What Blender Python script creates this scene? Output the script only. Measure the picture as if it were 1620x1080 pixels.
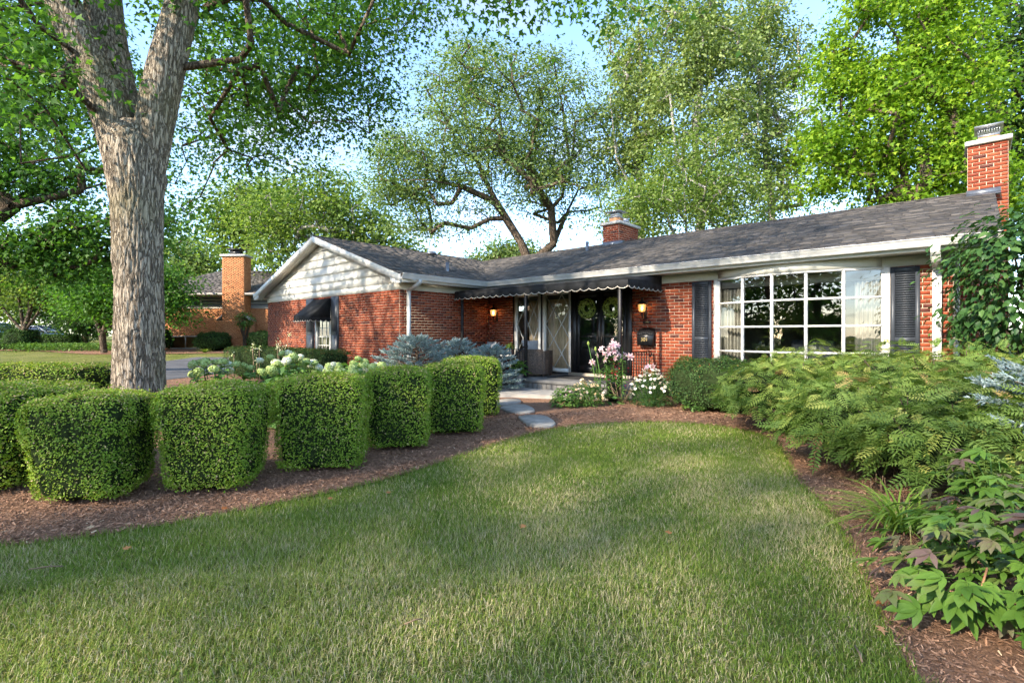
import bpy, math, random
import numpy as np
from mathutils import Vector, Matrix, noise as mnoise

for o in list(bpy.data.objects):
    bpy.data.objects.remove(o)
sc = bpy.context.scene
COL = sc.collection
R = math.radians

# ------------------------------------------------------------------ camera
EYE = 1.25
cam_d = bpy.data.cameras.new('camera')
cam = bpy.data.objects.new('camera', cam_d)
COL.objects.link(cam)
cam.location = (0, 0, EYE)
cam.rotation_euler = (R(90), 0, 0)
cam_d.sensor_width = 36
cam_d.lens = 17.78
cam_d.shift_y = -10 / 1620
cam_d.clip_start = 0.05
cam_d.clip_end = 2000
sc.camera = cam

# ------------------------------------------------------------------ sky and sun
SUN_AZ = (-0.762, -0.646)
SUN_EL = R(30)
w = bpy.data.worlds.new('World')
sc.world = w
w.use_nodes = True
nt = w.node_tree
nt.nodes.clear()
wo = nt.nodes.new('ShaderNodeOutputWorld')
bg = nt.nodes.new('ShaderNodeBackground')
sky = nt.nodes.new('ShaderNodeTexSky')
sky.sky_type = 'NISHITA'
sky.sun_disc = False
sky.sun_elevation = SUN_EL
sky.sun_rotation = math.atan2(SUN_AZ[0], SUN_AZ[1])
sky.air_density = 0.9
sky.dust_density = 0.5
sky.ozone_density = 2.4
tc = nt.nodes.new('ShaderNodeTexCoord')
sep = nt.nodes.new('ShaderNodeSeparateXYZ')
nt.links.new(tc.outputs['Generated'], sep.inputs[0])
addz = nt.nodes.new('ShaderNodeMath'); addz.operation = 'ADD'; addz.inputs[1].default_value = 0.22
absz = nt.nodes.new('ShaderNodeMath'); absz.operation = 'ABSOLUTE'
nt.links.new(sep.outputs[2], absz.inputs[0]); nt.links.new(absz.outputs[0], addz.inputs[0])
dx = nt.nodes.new('ShaderNodeMath'); dx.operation = 'DIVIDE'
dy = nt.nodes.new('ShaderNodeMath'); dy.operation = 'DIVIDE'
nt.links.new(sep.outputs[0], dx.inputs[0]); nt.links.new(addz.outputs[0], dx.inputs[1])
nt.links.new(sep.outputs[1], dy.inputs[0]); nt.links.new(addz.outputs[0], dy.inputs[1])
cmb = nt.nodes.new('ShaderNodeCombineXYZ')
nt.links.new(dx.outputs[0], cmb.inputs[0]); nt.links.new(dy.outputs[0], cmb.inputs[1])
nz = nt.nodes.new('ShaderNodeTexNoise')
nz.inputs['Scale'].default_value = 1.7
nz.inputs['Detail'].default_value = 7
nz.inputs['Roughness'].default_value = 0.55
nt.links.new(cmb.outputs[0], nz.inputs['Vector'])
rmp = nt.nodes.new('ShaderNodeValToRGB')
rmp.color_ramp.elements[0].position = 0.50
rmp.color_ramp.elements[1].position = 0.70
nt.links.new(nz.outputs['Fac'], rmp.inputs['Fac'])
mxw = nt.nodes.new('ShaderNodeMix'); mxw.data_type = 'RGBA'
cloud_amt = nt.nodes.new('ShaderNodeMath'); cloud_amt.operation = 'MULTIPLY'; cloud_amt.inputs[1].default_value = 0.8
nt.links.new(rmp.outputs['Color'], cloud_amt.inputs[0])
nt.links.new(cloud_amt.outputs[0], mxw.inputs[0])
nt.links.new(sky.outputs[0], mxw.inputs[6])
mxw.inputs[7].default_value = (1.8, 1.75, 1.68, 1)
nt.links.new(mxw.outputs[2], bg.inputs['Color'])
bg.inputs['Strength'].default_value = 0.104
nt.links.new(bg.outputs[0], wo.inputs[0])

sun_d = bpy.data.lights.new('sun', 'SUN')
sun_d.energy = 2.0
sun_d.angle = R(0.9)
sun_d.color = (1.0, 0.88, 0.72)
sun = bpy.data.objects.new('sun', sun_d)
COL.objects.link(sun)
sv = Vector((SUN_AZ[0] * math.cos(SUN_EL), SUN_AZ[1] * math.cos(SUN_EL), math.sin(SUN_EL)))
sun.rotation_euler = sv.to_track_quat('Z', 'Y').to_euler()
sun.location = (-20, -20, 30)

sc.view_settings.view_transform = 'Standard'
sc.view_settings.look = 'None'
sc.view_settings.exposure = 2.66
sc.view_settings.gamma = 1.0
sc.cycles.max_bounces = 6
sc.cycles.diffuse_bounces = 3
sc.cycles.glossy_bounces = 3
sc.cycles.transmission_bounces = 4
sc.cycles.transparent_max_bounces = 8
sc.cycles.caustics_reflective = False
sc.cycles.caustics_refractive = False
sc.cycles.use_denoising = True
sc.cycles.denoiser = 'OPENIMAGEDENOISE'
sc.cycles.denoising_input_passes = 'RGB_ALBEDO_NORMAL'
sc.cycles.denoising_prefilter = 'NONE'
sc.cycles.use_light_tree = False
sc.cycles.sample_clamp_indirect = 6.0

RNG = np.random.default_rng(11)
random.seed(5)

# ------------------------------------------------------------------ terrain helpers
def sstep(a, b, x):
    t = np.clip((np.asarray(x, float) - a) / (b - a), 0, 1)
    return t * t * (3 - 2 * t)
def gh(x, y):
    return 0.40 * sstep(17.5, 31, y) + 0.2 * sstep(31, 48, y)
def at(px, py):                       # a point of the flat near ground seen at a pixel
    Z = EYE * 800 / (py - 530)
    return ((px - 810) / 800 * Z, Z)

# ------------------------------------------------------------------ mesh helpers
def mesh_np(name, V, F, mat=None, tint=None, smooth=False):
    V = np.asarray(V, np.float32).reshape(-1, 3)
    if not isinstance(F, (list, tuple)):
        F = [F]
    F = [np.asarray(f, np.int32) for f in F if len(f)]
    me = bpy.data.meshes.new(name)
    me.vertices.add(len(V)); me.vertices.foreach_set('co', V.ravel())
    nl = sum(f.size for f in F); npol = sum(len(f) for f in F)
    me.loops.add(nl); me.loops.foreach_set('vertex_index', np.concatenate([f.ravel() for f in F]))
    tot = np.concatenate([np.full(len(f), f.shape[1], np.int32) for f in F])
    st = np.concatenate([[0], np.cumsum(tot)[:-1]]).astype(np.int32)
    me.polygons.add(npol)
    me.polygons.foreach_set('loop_start', st)
    me.polygons.foreach_set('loop_total', tot)
    if smooth:
        me.polygons.foreach_set('use_smooth', np.ones(npol, bool))
    if tint is not None:
        a = me.attributes.new('tint', 'FLOAT', 'POINT')
        a.data.foreach_set('value', np.asarray(tint, np.float32))
    me.update(calc_edges=True)
    if mat is not None:
        me.materials.append(mat)
    return me

def link(name, me, parent=None, loc=None, rot=None):
    o = bpy.data.objects.new(name, me)
    COL.objects.link(o)
    if parent is not None:
        o.parent = parent
    if loc is not None:
        o.location = loc
    if rot is not None:
        o.rotation_euler = rot
    return o

def tag(o, label=None, cat=None, group=None, kind=None):
    if label: o['label'] = label
    if cat: o['category'] = cat
    if group: o['group'] = group
    if kind: o['kind'] = kind
    return o

def thing(name, label, cat, loc=(0, 0, 0), rz=0, group=None):
    o = bpy.data.objects.new(name, None)
    o.empty_display_size = 0.2
    COL.objects.link(o)
    o.location = loc; o.rotation_euler = (0, 0, rz)
    return tag(o, label, cat, group)

BOXF = np.array([[0, 3, 2, 1], [4, 5, 6, 7], [0, 1, 5, 4], [1, 2, 6, 5], [2, 3, 7, 6], [3, 0, 4, 7]])
class MB:
    def __init__(s):
        s.v = []; s.f3 = []; s.f4 = []; s.n = 0; s.t = []
    def add(s, V, F3=None, F4=None, tint=0.5):
        V = np.asarray(V, float).reshape(-1, 3)
        s.v.append(V)
        if F3 is not None and len(F3): s.f3.append(np.asarray(F3) + s.n)
        if F4 is not None and len(F4): s.f4.append(np.asarray(F4) + s.n)
        s.t.append(np.full(len(V), tint) if np.isscalar(tint) else np.asarray(tint))
        s.n += len(V)
        return s
    def box(s, x0, x1, y0, y1, z0, z1, tint=0.5):
        return s.add([[x0, y0, z0], [x1, y0, z0], [x1, y1, z0], [x0, y1, z0], [x0, y0, z1], [x1, y0, z1], [x1, y1, z1], [x0, y1, z1]], None, BOXF, tint)
    def bbox(s, x0, x1, y0, y1, z0, z1, b=0.004, tint=0.5):    # box with chamfered vertical+horizontal edges (two stacked insets)
        V = []; F = []
        rings = [(z0, b), (z0 + b, 0), (z1 - b, 0), (z1, b)]
        for z, i in rings:
            c = b
            X0, X1, Y0, Y1 = x0 + i, x1 - i, y0 + i, y1 - i
            V += [[X0 + c, Y0, z], [X1 - c, Y0, z], [X1, Y0 + c, z], [X1, Y1 - c, z], [X1 - c, Y1, z], [X0 + c, Y1, z], [X0, Y1 - c, z], [X0, Y0 + c, z]]
        for r in range(3):
            for k in range(8):
                a = r * 8 + k; b2 = r * 8 + (k + 1) % 8
                F.append([a, b2, b2 + 8, a + 8])
        F4 = F + [[0, 7, 6, 1], [1, 6, 5, 2], [2, 5, 4, 3], [24, 25, 30, 31], [25, 26, 29, 30], [26, 27, 28, 29]]
        return s.add(V, None, F4, tint)
    def obox(s, c, ax, ay, az, tint=0.5):                      # oriented box, half axes
        c, ax, ay, az = map(lambda q: np.asarray(q, float), (c, ax, ay, az))
        V = [c + i * ax + j * ay + k * az for k in (-1, 1) for (i, j) in ((-1, -1), (1, -1), (1, 1), (-1, 1))]
        return s.add(V, None, BOXF, tint)
    def bar(s, p, q, wx, wz, up=(0, 0, 1), tint=0.5):          # rectangular bar from p to q
        p = np.asarray(p, float); q = np.asarray(q, float)
        d = q - p; L = np.linalg.norm(d); d = d / L
        u = np.asarray(up, float); sx = np.cross(d, u)
        if np.linalg.norm(sx) < 1e-6: sx = np.cross(d, [0, 1, 0])
        sx = sx / np.linalg.norm(sx); uz = np.cross(sx, d)
        return s.obox((p + q) / 2, d * L / 2, sx * wx / 2, uz * wz / 2, tint)
    def tube(s, pts, rad, n=8, cap=True, tint=0.5, dispf=None):
        pts = np.asarray(pts, float)
        rad = np.broadcast_to(np.asarray(rad, float), (len(pts),))
        tg = np.gradient(pts, axis=0); tg /= np.linalg.norm(tg, axis=1)[:, None] + 1e-9
        u = np.cross(tg[0], [0.13, 0.31, 0.94] if abs(tg[0][2]) < 0.9 else [1, 0, 0]); u /= np.linalg.norm(u)
        ang = np.linspace(0, 2 * np.pi, n, endpoint=False)
        V = []
        for i in range(len(pts)):
            u = u - tg[i] * np.dot(u, tg[i]); u /= np.linalg.norm(u)
            v = np.cross(tg[i], u)
            rr = rad[i] if dispf is None else rad[i] * dispf(i, ang)
            V.append(pts[i] + (np.cos(ang)[:, None] * u + np.sin(ang)[:, None] * v) * (rr[:, None] if np.ndim(rr) else rr))
        V = np.concatenate(V)
        k = np.arange(n); k2 = (k + 1) % n
        F4 = np.concatenate([np.stack([i * n + k, i * n + k2, (i + 1) * n + k2, (i + 1) * n + k], 1) for i in range(len(pts) - 1)])
        F3 = None
        if cap:
            m = (len(pts) - 1) * n
            V = np.concatenate([V, pts[:1], pts[-1:]])
            c0 = len(V) - 2
            F3 = np.concatenate([np.stack([np.full(n, c0), k2, k], 1), np.stack([np.full(n, c0 + 1), m + k, m + k2], 1)])
        return s.add(V, F3, F4, tint)
    def lathe(s, prof, c=(0, 0, 0), n=20, tint=0.5):           # profile of (r, z)
        ang = np.linspace(0, 2 * np.pi, n, endpoint=False)
        V = np.concatenate([np.stack([c[0] + r * np.cos(ang), c[1] + r * np.sin(ang), np.full(n, c[2] + z)], 1) for r, z in prof])
        k = np.arange(n); k2 = (k + 1) % n
        F4 = np.concatenate([np.stack([i * n + k, i * n + k2, (i + 1) * n + k2, (i + 1) * n + k], 1) for i in range(len(prof) - 1)])
        return s.add(V, None, F4, tint)
    def prism(s, poly, d, tint=0.5):                           # polygon (3-D points) extruded by vector d, convex fan
        P = np.asarray(poly, float); n = len(P); Q = P + np.asarray(d, float)
        k = np.arange(n); k2 = (k + 1) % n
        F3 = [[0, i, i + 1] for i in range(1, n - 1)] + [[n, n + i + 1, n + i] for i in range(1, n - 1)]
        return s.add(np.concatenate([P, Q]), F3, np.stack([k, k + n, k2 + n, k2], 1), tint)
    def mesh(s, name, mat, smooth=False):
        F = []
        if s.f3: F.append(np.concatenate(s.f3))
        if s.f4: F.append(np.concatenate(s.f4))
        return mesh_np(name, np.concatenate(s.v), F, mat, np.concatenate(s.t), smooth)
    def build(s, name, mat, parent=None, smooth=False, loc=None, rot=None):
        return link(name, s.mesh(name, mat, smooth), parent, loc, rot)

# leaf templates: x along the leaf, y across, z up
def T_rhomb(w=0.5, fold=0.12):
    return np.array([[0, 0, 0], [0.45, w / 2, fold], [1, 0, 0], [0.45, -w / 2, fold]]), np.array([[0, 2, 1], [0, 3, 2]])
def T_leaf(w=0.45, droop=0.12, fold=0.08):
    V = np.array([[0, 0, 0], [0.35, w / 2, fold], [0.35, -w / 2, fold], [0.72, w * 0.36, fold - droop * .4], [0.72, -w * 0.36, fold - droop * .4], [1, 0, -droop], [0.4, 0, 0], [0.75, 0, -droop * .5]])
    F = np.array([[0, 6, 1], [0, 2, 6], [6, 3, 1], [6, 7, 3], [6, 2, 4], [6, 4, 7], [7, 5, 3], [7, 4, 5]])
    return V, F
def T_maple():
    V = np.array([[0, 0, 0], [0.18, 0.42, 0.05], [0.38, 0.16, 0], [0.62, 0.50, 0.03], [0.60, 0.14, -.02], [1.0, 0, -0.12], [0.60, -0.14, -.02], [0.62, -0.50, 0.03], [0.38, -0.16, 0], [0.18, -0.42, 0.05]])
    F = np.array([[0, 2, 1], [0, 8, 2], [0, 9, 8], [2, 4, 3], [2, 8, 4], [8, 6, 4], [8, 7, 6], [4, 6, 5]])
    return V, F
def T_maple4():
    V = np.array([[0, 0, 0], [0.30, 0.48, 0.05], [0.46, 0.17, 0], [1.0, 0, -0.14], [0.46, -0.17, 0], [0.30, -0.48, 0.05]])
    return V, np.array([[0, 2, 1], [0, 4, 2], [0, 5, 4], [2, 4, 3]])
def frames(nrm, rng, tang=None):
    n = nrm / (np.linalg.norm(nrm, axis=1)[:, None] + 1e-9)
    r = rng.normal(size=n.shape) if tang is None else tang
    x = r - n * np.sum(r * n, 1)[:, None]
    x /= np.linalg.norm(x, axis=1)[:, None] + 1e-9
    y = np.cross(n, x)
    return x, y, n
def leaves(C, N, S, tmpl, rng, tint, tang=None):
    TV, TF = tmpl
    x, y, n = frames(N, rng, tang)
    V = C[:, None, :] + S[:, None, None] * (TV[None, :, 0, None] * x[:, None, :] + TV[None, :, 1, None] * y[:, None, :] + TV[None, :, 2, None] * n[:, None, :])
    m = len(TV)
    F = (TF[None] + (np.arange(len(C)) * m)[:, None, None]).reshape(-1, 3)
    return V.reshape(-1, 3), F, np.repeat(tint, m)

# ------------------------------------------------------------------ materials
def newmat(name):
    m = bpy.data.materials.new(name)
    m.use_nodes = True
    t = m.node_tree
    t.nodes.clear()
    out = t.nodes.new('ShaderNodeOutputMaterial')
    return m, t, out
def N(t, typ, **kw):
    n = t.nodes.new(typ)
    for k, v in kw.items():
        if hasattr(n, k): setattr(n, k, v)
        else: n.inputs[k.replace('_', ' ')].default_value = v
    return n
def ramp(t, fac, stops):
    r = t.nodes.new('ShaderNodeValToRGB')
    e = r.color_ramp.elements
    while len(e) < len(stops): e.new(0.5)
    for q, (p, c) in zip(e, stops):
        q.position = p; q.color = (*c, 1)
    t.links.new(fac, r.inputs['Fac'])
    return r.outputs['Color']
def mixc(t, fac, a, b, mode='MIX'):
    m = t.nodes.new('ShaderNodeMix'); m.data_type = 'RGBA'; m.blend_type = mode
    for s, v in ((m.inputs[0], fac), (m.inputs[6], a), (m.inputs[7], b)):
        if hasattr(v, 'is_output') or hasattr(v, 'links'): t.links.new(v, s)
        elif isinstance(v, (int, float)): s.default_value = v
        else: s.default_value = (*v, 1)
    return m.outputs[2]
def noise(t, scale, detail=4, rough=0.55, vec=None, kind='Object', sc3=None):
    n = t.nodes.new('ShaderNodeTexNoise')
    n.inputs['Scale'].default_value = scale; n.inputs['Detail'].default_value = detail; n.inputs['Roughness'].default_value = rough
    if vec is None:
        c = t.nodes.new('ShaderNodeTexCoord'); vec = c.outputs[kind]
        if sc3:
            mp = t.nodes.new('ShaderNodeMapping'); mp.inputs['Scale'].default_value = sc3
            t.links.new(vec, mp.inputs['Vector']); vec = mp.outputs[0]
    t.links.new(vec, n.inputs['Vector'])
    return n.outputs['Fac']
def geo_pos(t):
    return t.nodes.new('ShaderNodeNewGeometry').outputs['Position']
def attr(t):
    a = t.nodes.new('ShaderNodeAttribute'); a.attribute_name = 'tint'
    return a.outputs['Fac']
def bump(t, h, strength=0.3, dist=0.01):
    b = t.nodes.new('ShaderNodeBump'); b.inputs['Strength'].default_value = strength; b.inputs['Distance'].default_value = dist
    t.links.new(h, b.inputs['Height'])
    return b.outputs[0]
def pbsdf(t, out, color, rough=0.7, metal=0.0, spec=0.4, nrm=None):
    p = t.nodes.new('ShaderNodeBsdfPrincipled')
    if hasattr(color, 'links'): t.links.new(color, p.inputs['Base Color'])
    else: p.inputs['Base Color'].default_value = (*color, 1)
    if hasattr(rough, 'links'): t.links.new(rough, p.inputs['Roughness'])
    else: p.inputs['Roughness'].default_value = rough
    p.inputs['Metallic'].default_value = metal
    p.inputs['Specular IOR Level'].default_value = spec
    if nrm is not None: t.links.new(nrm, p.inputs['Normal'])
    t.links.new(p.outputs[0], out.inputs[0])
    return p
def simple(name, col, rough=0.6, metal=0, spec=0.4, var=0.12, scale=6, bmp=0.0, bscale=80):
    m, t, o = newmat(name)
    f = noise(t, scale, 5, kind='Object')
    c2 = tuple(max(0, c * (1 - 2 * var)) for c in col); c1 = tuple(min(1, c * (1 + var)) for c in col)
    c = ramp(t, f, [(0.3, c2), (0.7, c1)])
    nr = bump(t, noise(t, bscale, 4), bmp, 0.004) if bmp else None
    pbsdf(t, o, c, rough, metal, spec, nr)
    return m
def foliage(name, stops, transl=0.32, rough=0.5, spec=0.3, big=None, tcol=1.5):
    m, t, o = newmat(name)
    c = ramp(t, attr(t), stops)
    if big:
        f = noise(t, big, 3, kind='Object')
        c = mixc(t, ramp(t, f, [(0.35, (0, 0, 0)), (0.65, (0.45, 0.45, 0.45))]), c, tuple(x * 0.9 for x in stops[-1][1]))
    p = pbsdf(t, o, c, rough + .1, 0, spec * .55)
    tr = t.nodes.new('ShaderNodeBsdfTranslucent')
    g = mixc(t, 1.0, c, (tcol, tcol * 1.05, tcol * 0.45), 'MULTIPLY')
    t.links.new(g, tr.inputs['Color'])
    mx = t.nodes.new('ShaderNodeMixShader'); mx.inputs[0].default_value = transl
    t.links.new(p.outputs[0], mx.inputs[1]); t.links.new(tr.outputs[0], mx.inputs[2])
    t.links.new(mx.outputs[0], o.inputs[0])
    return m
M = {}
def mk_brick(name, stops, dirt=True):
    m, t, o = newmat(name)
    c = ramp(t, attr(t), stops)
    f = noise(t, 1.3, 4, vec=geo_pos(t))
    c = mixc(t, ramp(t, f, [(0.4, (0, 0, 0)), (0.75, (0.35, 0.35, 0.35))]), c, tuple(x * 0.62 for x in stops[1][1]))
    g = noise(t, 60, 5, vec=geo_pos(t))
    c = mixc(t, ramp(t, g, [(0.35, (0.0,) * 3), (0.75, (0.35,) * 3)]), c, (0.13, 0.036, 0.022))
    pbsdf(t, o, c, 0.82, 0, 0.25, bump(t, noise(t, 90, 5, 0.65, vec=geo_pos(t)), 0.55, 0.006))
    return m
M['brick'] = mk_brick('red_brick', [(0.0, (0.085, 0.030, 0.024)), (0.12, (0.190, 0.037, 0.017)), (0.55, (0.265, 0.055, 0.022)), (1.0, (0.345, 0.085, 0.034))])
M['tanbrick'] = mk_brick('tan_brick', [(0.0, (0.36, 0.14, 0.055)), (0.2, (0.44, 0.18, 0.07)), (0.6, (0.50, 0.215, 0.085)), (1.0, (0.56, 0.26, 0.11))])
M['mortar'] = simple('mortar', (0.46, 0.36, 0.26), 0.9, var=0.12, scale=9, bmp=0.4, bscale=120)
M['tanmortar'] = simple('tan_mortar', (0.40, 0.21, 0.11), 0.9, var=0.1, scale=9)
M['white'] = simple('white_paint', (0.68, 0.67, 0.63), 0.45, var=0.05, scale=5, bmp=0.1)
M['cream'] = simple('cream_paint', (0.57, 0.555, 0.48), 0.5, var=0.05, scale=3, bmp=0.08)
M['siding'] = simple('siding_paint', (0.68, 0.665, 0.60), 0.5, var=0.05, scale=4, bmp=0.15)
M['gutter'] = simple('gutter_metal', (0.60, 0.59, 0.56), 0.32, var=0.07, scale=4)
M['charcoal'] = simple('charcoal_shutter', (0.040, 0.047, 0.058), 0.42, var=0.14, scale=7, bmp=0.05)
M['black'] = simple('black_paint', (0.013, 0.013, 0.014), 0.4, var=0.1, scale=7)
M['iron'] = simple('black_iron', (0.011, 0.011, 0.012), 0.5, var=0.2, scale=30)
M['lantern'] = simple('bronze_lantern', (0.026, 0.020, 0.017), 0.45, metal=0.4, var=0.3, scale=30)
M['canvas'] = simple('black_canvas', (0.027, 0.028, 0.030), 0.85, spec=0.2, var=0.25, scale=5, bmp=0.2, bscale=300)
M['trimcord'] = simple('cream_cord', (0.55, 0.5, 0.42), 0.8, var=0.1)
M['flash'] = simple('lead_flashing', (0.16, 0.17, 0.19), 0.4, metal=0.6, var=0.2, scale=8)
M['galv'] = simple('galvanised', (0.42, 0.43, 0.44), 0.38, metal=0.75, var=0.18, scale=14)
M['cap'] = simple('concrete_cap', (0.45, 0.43, 0.39), 0.85, var=0.18, scale=8, bmp=0.3)
M['clay'] = simple('clay_flue', (0.47, 0.24, 0.12), 0.8, var=0.15, scale=8)
M['concrete'] = simple('walk_concrete', (0.38, 0.355, 0.315), 0.85, var=0.14, scale=2.5, bmp=0.25, bscale=150)
M['slab'] = simple('porch_stone', (0.16, 0.155, 0.145), 0.8, var=0.2, scale=3, bmp=0.3, bscale=90)
M['flag'] = simple('flagstone', (0.33, 0.30, 0.255), 0.75, var=0.2, scale=6, bmp=0.5, bscale=25)
M['asphalt'] = simple('asphalt', (0.085, 0.085, 0.09), 0.9, var=0.2, scale=1.5, bmp=0.4, bscale=160)
M['interior'] = simple('interior_wall', (0.17, 0.15, 0.125), 0.8, var=0.1)
M['floorwood'] = simple('interior_floor', (0.10, 0.06, 0.035), 0.5, var=0.2)
M['curtain'] = simple('curtain_cloth', (0.40, 0.375, 0.32), 0.9, var=0.05)
M['drape'] = simple('beige_drape', (0.66, 0.50, 0.33), 0.9, var=0.12, scale=3)
M['wicker'] = simple('wicker', (0.13, 0.095, 0.072), 0.6, var=0.35, scale=40)
M['cushion'] = simple('grey_cushion', (0.26, 0.26, 0.265), 0.9, var=0.08, scale=20, bmp=0.2, bscale=400)
M['mat'] = simple('door_mat', (0.02, 0.02, 0.02), 0.95, var=0.3, scale=40)
M['sill'] = simple('stone_sill', (0.36, 0.31, 0.24), 0.8, var=0.12)
M['greyside'] = simple('grey_siding', (0.20, 0.195, 0.175), 0.6, var=0.06)
M['taupe'] = simple('taupe_trim', (0.30, 0.27, 0.23), 0.6, var=0.06)
M['gold'] = simple('brass_numbers', (0.50, 0.38, 0.16), 0.35, metal=0.5, var=0.1)
M['carblue'] = simple('blue_car_paint', (0.012, 0.055, 0.19), 0.22, spec=0.6, var=0.04)
M['cardark'] = simple('navy_car_paint', (0.012, 0.022, 0.050), 0.2, spec=0.6, var=0.04)
M['chrome'] = simple('car_trim', (0.5, 0.5, 0.5), 0.25, metal=0.9, var=0.05)
M['rubber'] = simple('tyre', (0.015, 0.015, 0.015), 0.8)
M['bluehouse'] = simple('pale_wall', (0.58, 0.57, 0.53), 0.7, var=0.05)
M['deadtwig'] = simple('dead_twig', (0.22, 0.15, 0.09), 0.85, var=0.2)

def mk_glass(name, tintc=(0.93, 0.96, 0.95), base=0.06, rough=0.0):
    m, t, o = newmat(name)
    fr = t.nodes.new('ShaderNodeFresnel'); fr.inputs['IOR'].default_value = 1.52
    ad = t.nodes.new('ShaderNodeMath'); ad.operation = 'MULTIPLY_ADD'; ad.inputs[1].default_value = 1.6; ad.inputs[2].default_value = base
    ad.use_clamp = True
    t.links.new(fr.outputs[0], ad.inputs[0])
    tr = t.nodes.new('ShaderNodeBsdfTransparent'); tr.inputs[0].default_value = (*tintc, 1)
    gl = t.nodes.new('ShaderNodeBsdfGlossy'); gl.inputs['Roughness'].default_value = rough
    nn = noise(t, 2.2, 2, vec=geo_pos(t))
    t.links.new(bump(t, nn, 0.05, 0.02), gl.inputs['Normal'])
    mx = t.nodes.new('ShaderNodeMixShader')
    t.links.new(ad.outputs[0], mx.inputs[0]); t.links.new(tr.outputs[0], mx.inputs[1]); t.links.new(gl.outputs[0], mx.inputs[2])
    t.links.new(mx.outputs[0], o.inputs[0])
    return m
M['glass'] = mk_glass('window_glass', base=0.10)
M['porchglass'] = mk_glass('porch_window_glass', base=0.0)
M['darkglass'] = mk_glass('dark_window_glass', (0.25, 0.27, 0.28), 0.06)
def mk_lampglass():
    m, t, o = newmat('amber_lamp_glass')
    e = t.nodes.new('ShaderNodeEmission'); e.inputs[0].default_value = (1, 0.52, 0.16, 1); e.inputs[1].default_value = 0.35
    g = t.nodes.new('ShaderNodeBsdfGlossy'); g.inputs['Roughness'].default_value = 0.25; g.inputs['Color'].default_value = (0.9, 0.7, 0.5, 1)
    tr = t.nodes.new('ShaderNodeBsdfTransparent'); tr.inputs[0].default_value = (0.95, 0.72, 0.45, 1)
    a = t.nodes.new('ShaderNodeMixShader'); a.inputs[0].default_value = 0.25
    b = t.nodes.new('ShaderNodeMixShader'); b.inputs[0].default_value = 0.45
    t.links.new(e.outputs[0], a.inputs[1]); t.links.new(g.outputs[0], a.inputs[2])
    t.links.new(a.outputs[0], b.inputs[1]); t.links.new(tr.outputs[0], b.inputs[2])
    t.links.new(b.outputs[0], o.inputs[0])
    return m
M['lampglass'] = mk_lampglass()
def mk_emit(name, col, s):
    m, t, o = newmat(name)
    e = t.nodes.new('ShaderNodeEmission'); e.inputs[0].default_value = (*col, 1); e.inputs[1].default_value = s
    t.links.new(e.outputs[0], o.inputs[0])
    return m
M['bulb'] = mk_emit('lit_bulb', (1, 0.66, 0.30), 10)
for k_ in ('bulb', 'lampglass'):
    M[k_].cycles.emission_sampling = 'NONE'

def mk_shingle():
    m, t, o = newmat('asphalt_shingle')
    c = ramp(t, attr(t), [(0.0, (0.030, 0.027, 0.024)), (0.5, (0.064, 0.057, 0.050)), (1.0, (0.125, 0.110, 0.095))])
    g = noise(t, 160, 3, vec=geo_pos(t))
    c = mixc(t, ramp(t, g, [(0.4, (0, 0, 0)), (0.7, (0.5, 0.5, 0.5))]), c, (0.12, 0.105, 0.092))
    b = noise(t, 0.7, 3, vec=geo_pos(t))
    c = mixc(t, ramp(t, b, [(0.4, (0, 0, 0)), (0.7, (0.3, 0.3, 0.3))]), c, (0.075, 0.067, 0.060))
    pbsdf(t, o, c, 0.9, 0, 0.25, bump(t, noise(t, 260, 3, vec=geo_pos(t)), 0.5, 0.004))
    return m
M['shingle'] = mk_shingle()

def mk_ground():
    m, t, o = newmat('lawn_soil')
    p = geo_pos(t)
    f1 = noise(t, 0.45, 4, vec=p); f2 = noise(t, 2.1, 5, vec=p); f3 = noise(t, 140, 3, vec=p)
    c = ramp(t, f1, [(0.35, (0.095, 0.125, 0.018)), (0.6, (0.155, 0.170, 0.034))])
    c = mixc(t, ramp(t, f2, [(0.42, (0, 0, 0)), (0.7, (0.6, 0.6, 0.6))]), c, (0.25, 0.22, 0.095))
    c = mixc(t, ramp(t, f3, [(0.4, (0, 0, 0)), (0.65, (0.55, 0.55, 0.55))]), c, (0.075, 0.080, 0.028))
    pbsdf(t, o, c, 0.95, 0, 0.1, bump(t, f3, 0.8, 0.03))
    return m
M['ground'] = mk_ground()
def mk_mulch():
    m, t, o = newmat('bark_mulch')
    p = geo_pos(t)
    f1 = noise(t, 55, 6, 0.7, vec=p); f2 = noise(t, 1.1, 3, vec=p)
    c = ramp(t, f1, [(0.3, (0.105, 0.060, 0.042)), (0.52, (0.280, 0.155, 0.092)), (0.75, (0.42, 0.26, 0.165))])
    c = mixc(t, ramp(t, f2, [(0.35, (0, 0, 0)), (0.7, (0.35, 0.35, 0.35))]), c, (0.17, 0.10, 0.066))
    pbsdf(t, o, c, 0.95, 0, 0.15, bump(t, f1, 1.0, 0.03))
    return m
M['mulch'] = mk_mulch()
def mk_chip():
    m, t, o = newmat('mulch_chips')
    c = ramp(t, attr(t), [(0, (0.105, 0.062, 0.043)), (0.45, (0.290, 0.160, 0.096)), (0.82, (0.42, 0.26, 0.165)), (0.93, (0.40, 0.28, 0.17)), (1, (0.50, 0.39, 0.25))])
    pbsdf(t, o, c, 0.9, 0, 0.15)
    return m
M['chip'] = mk_chip()
M['grass'] = foliage('grass_blades', [(0, (0.075, 0.145, 0.016)), (0.5, (0.165, 0.240, 0.034)), (0.72, (0.275, 0.315, 0.070)), (0.82, (0.36, 0.31, 0.15)), (1, (0.56, 0.48, 0.30))], 0.25, 0.5, 0.25)
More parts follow.
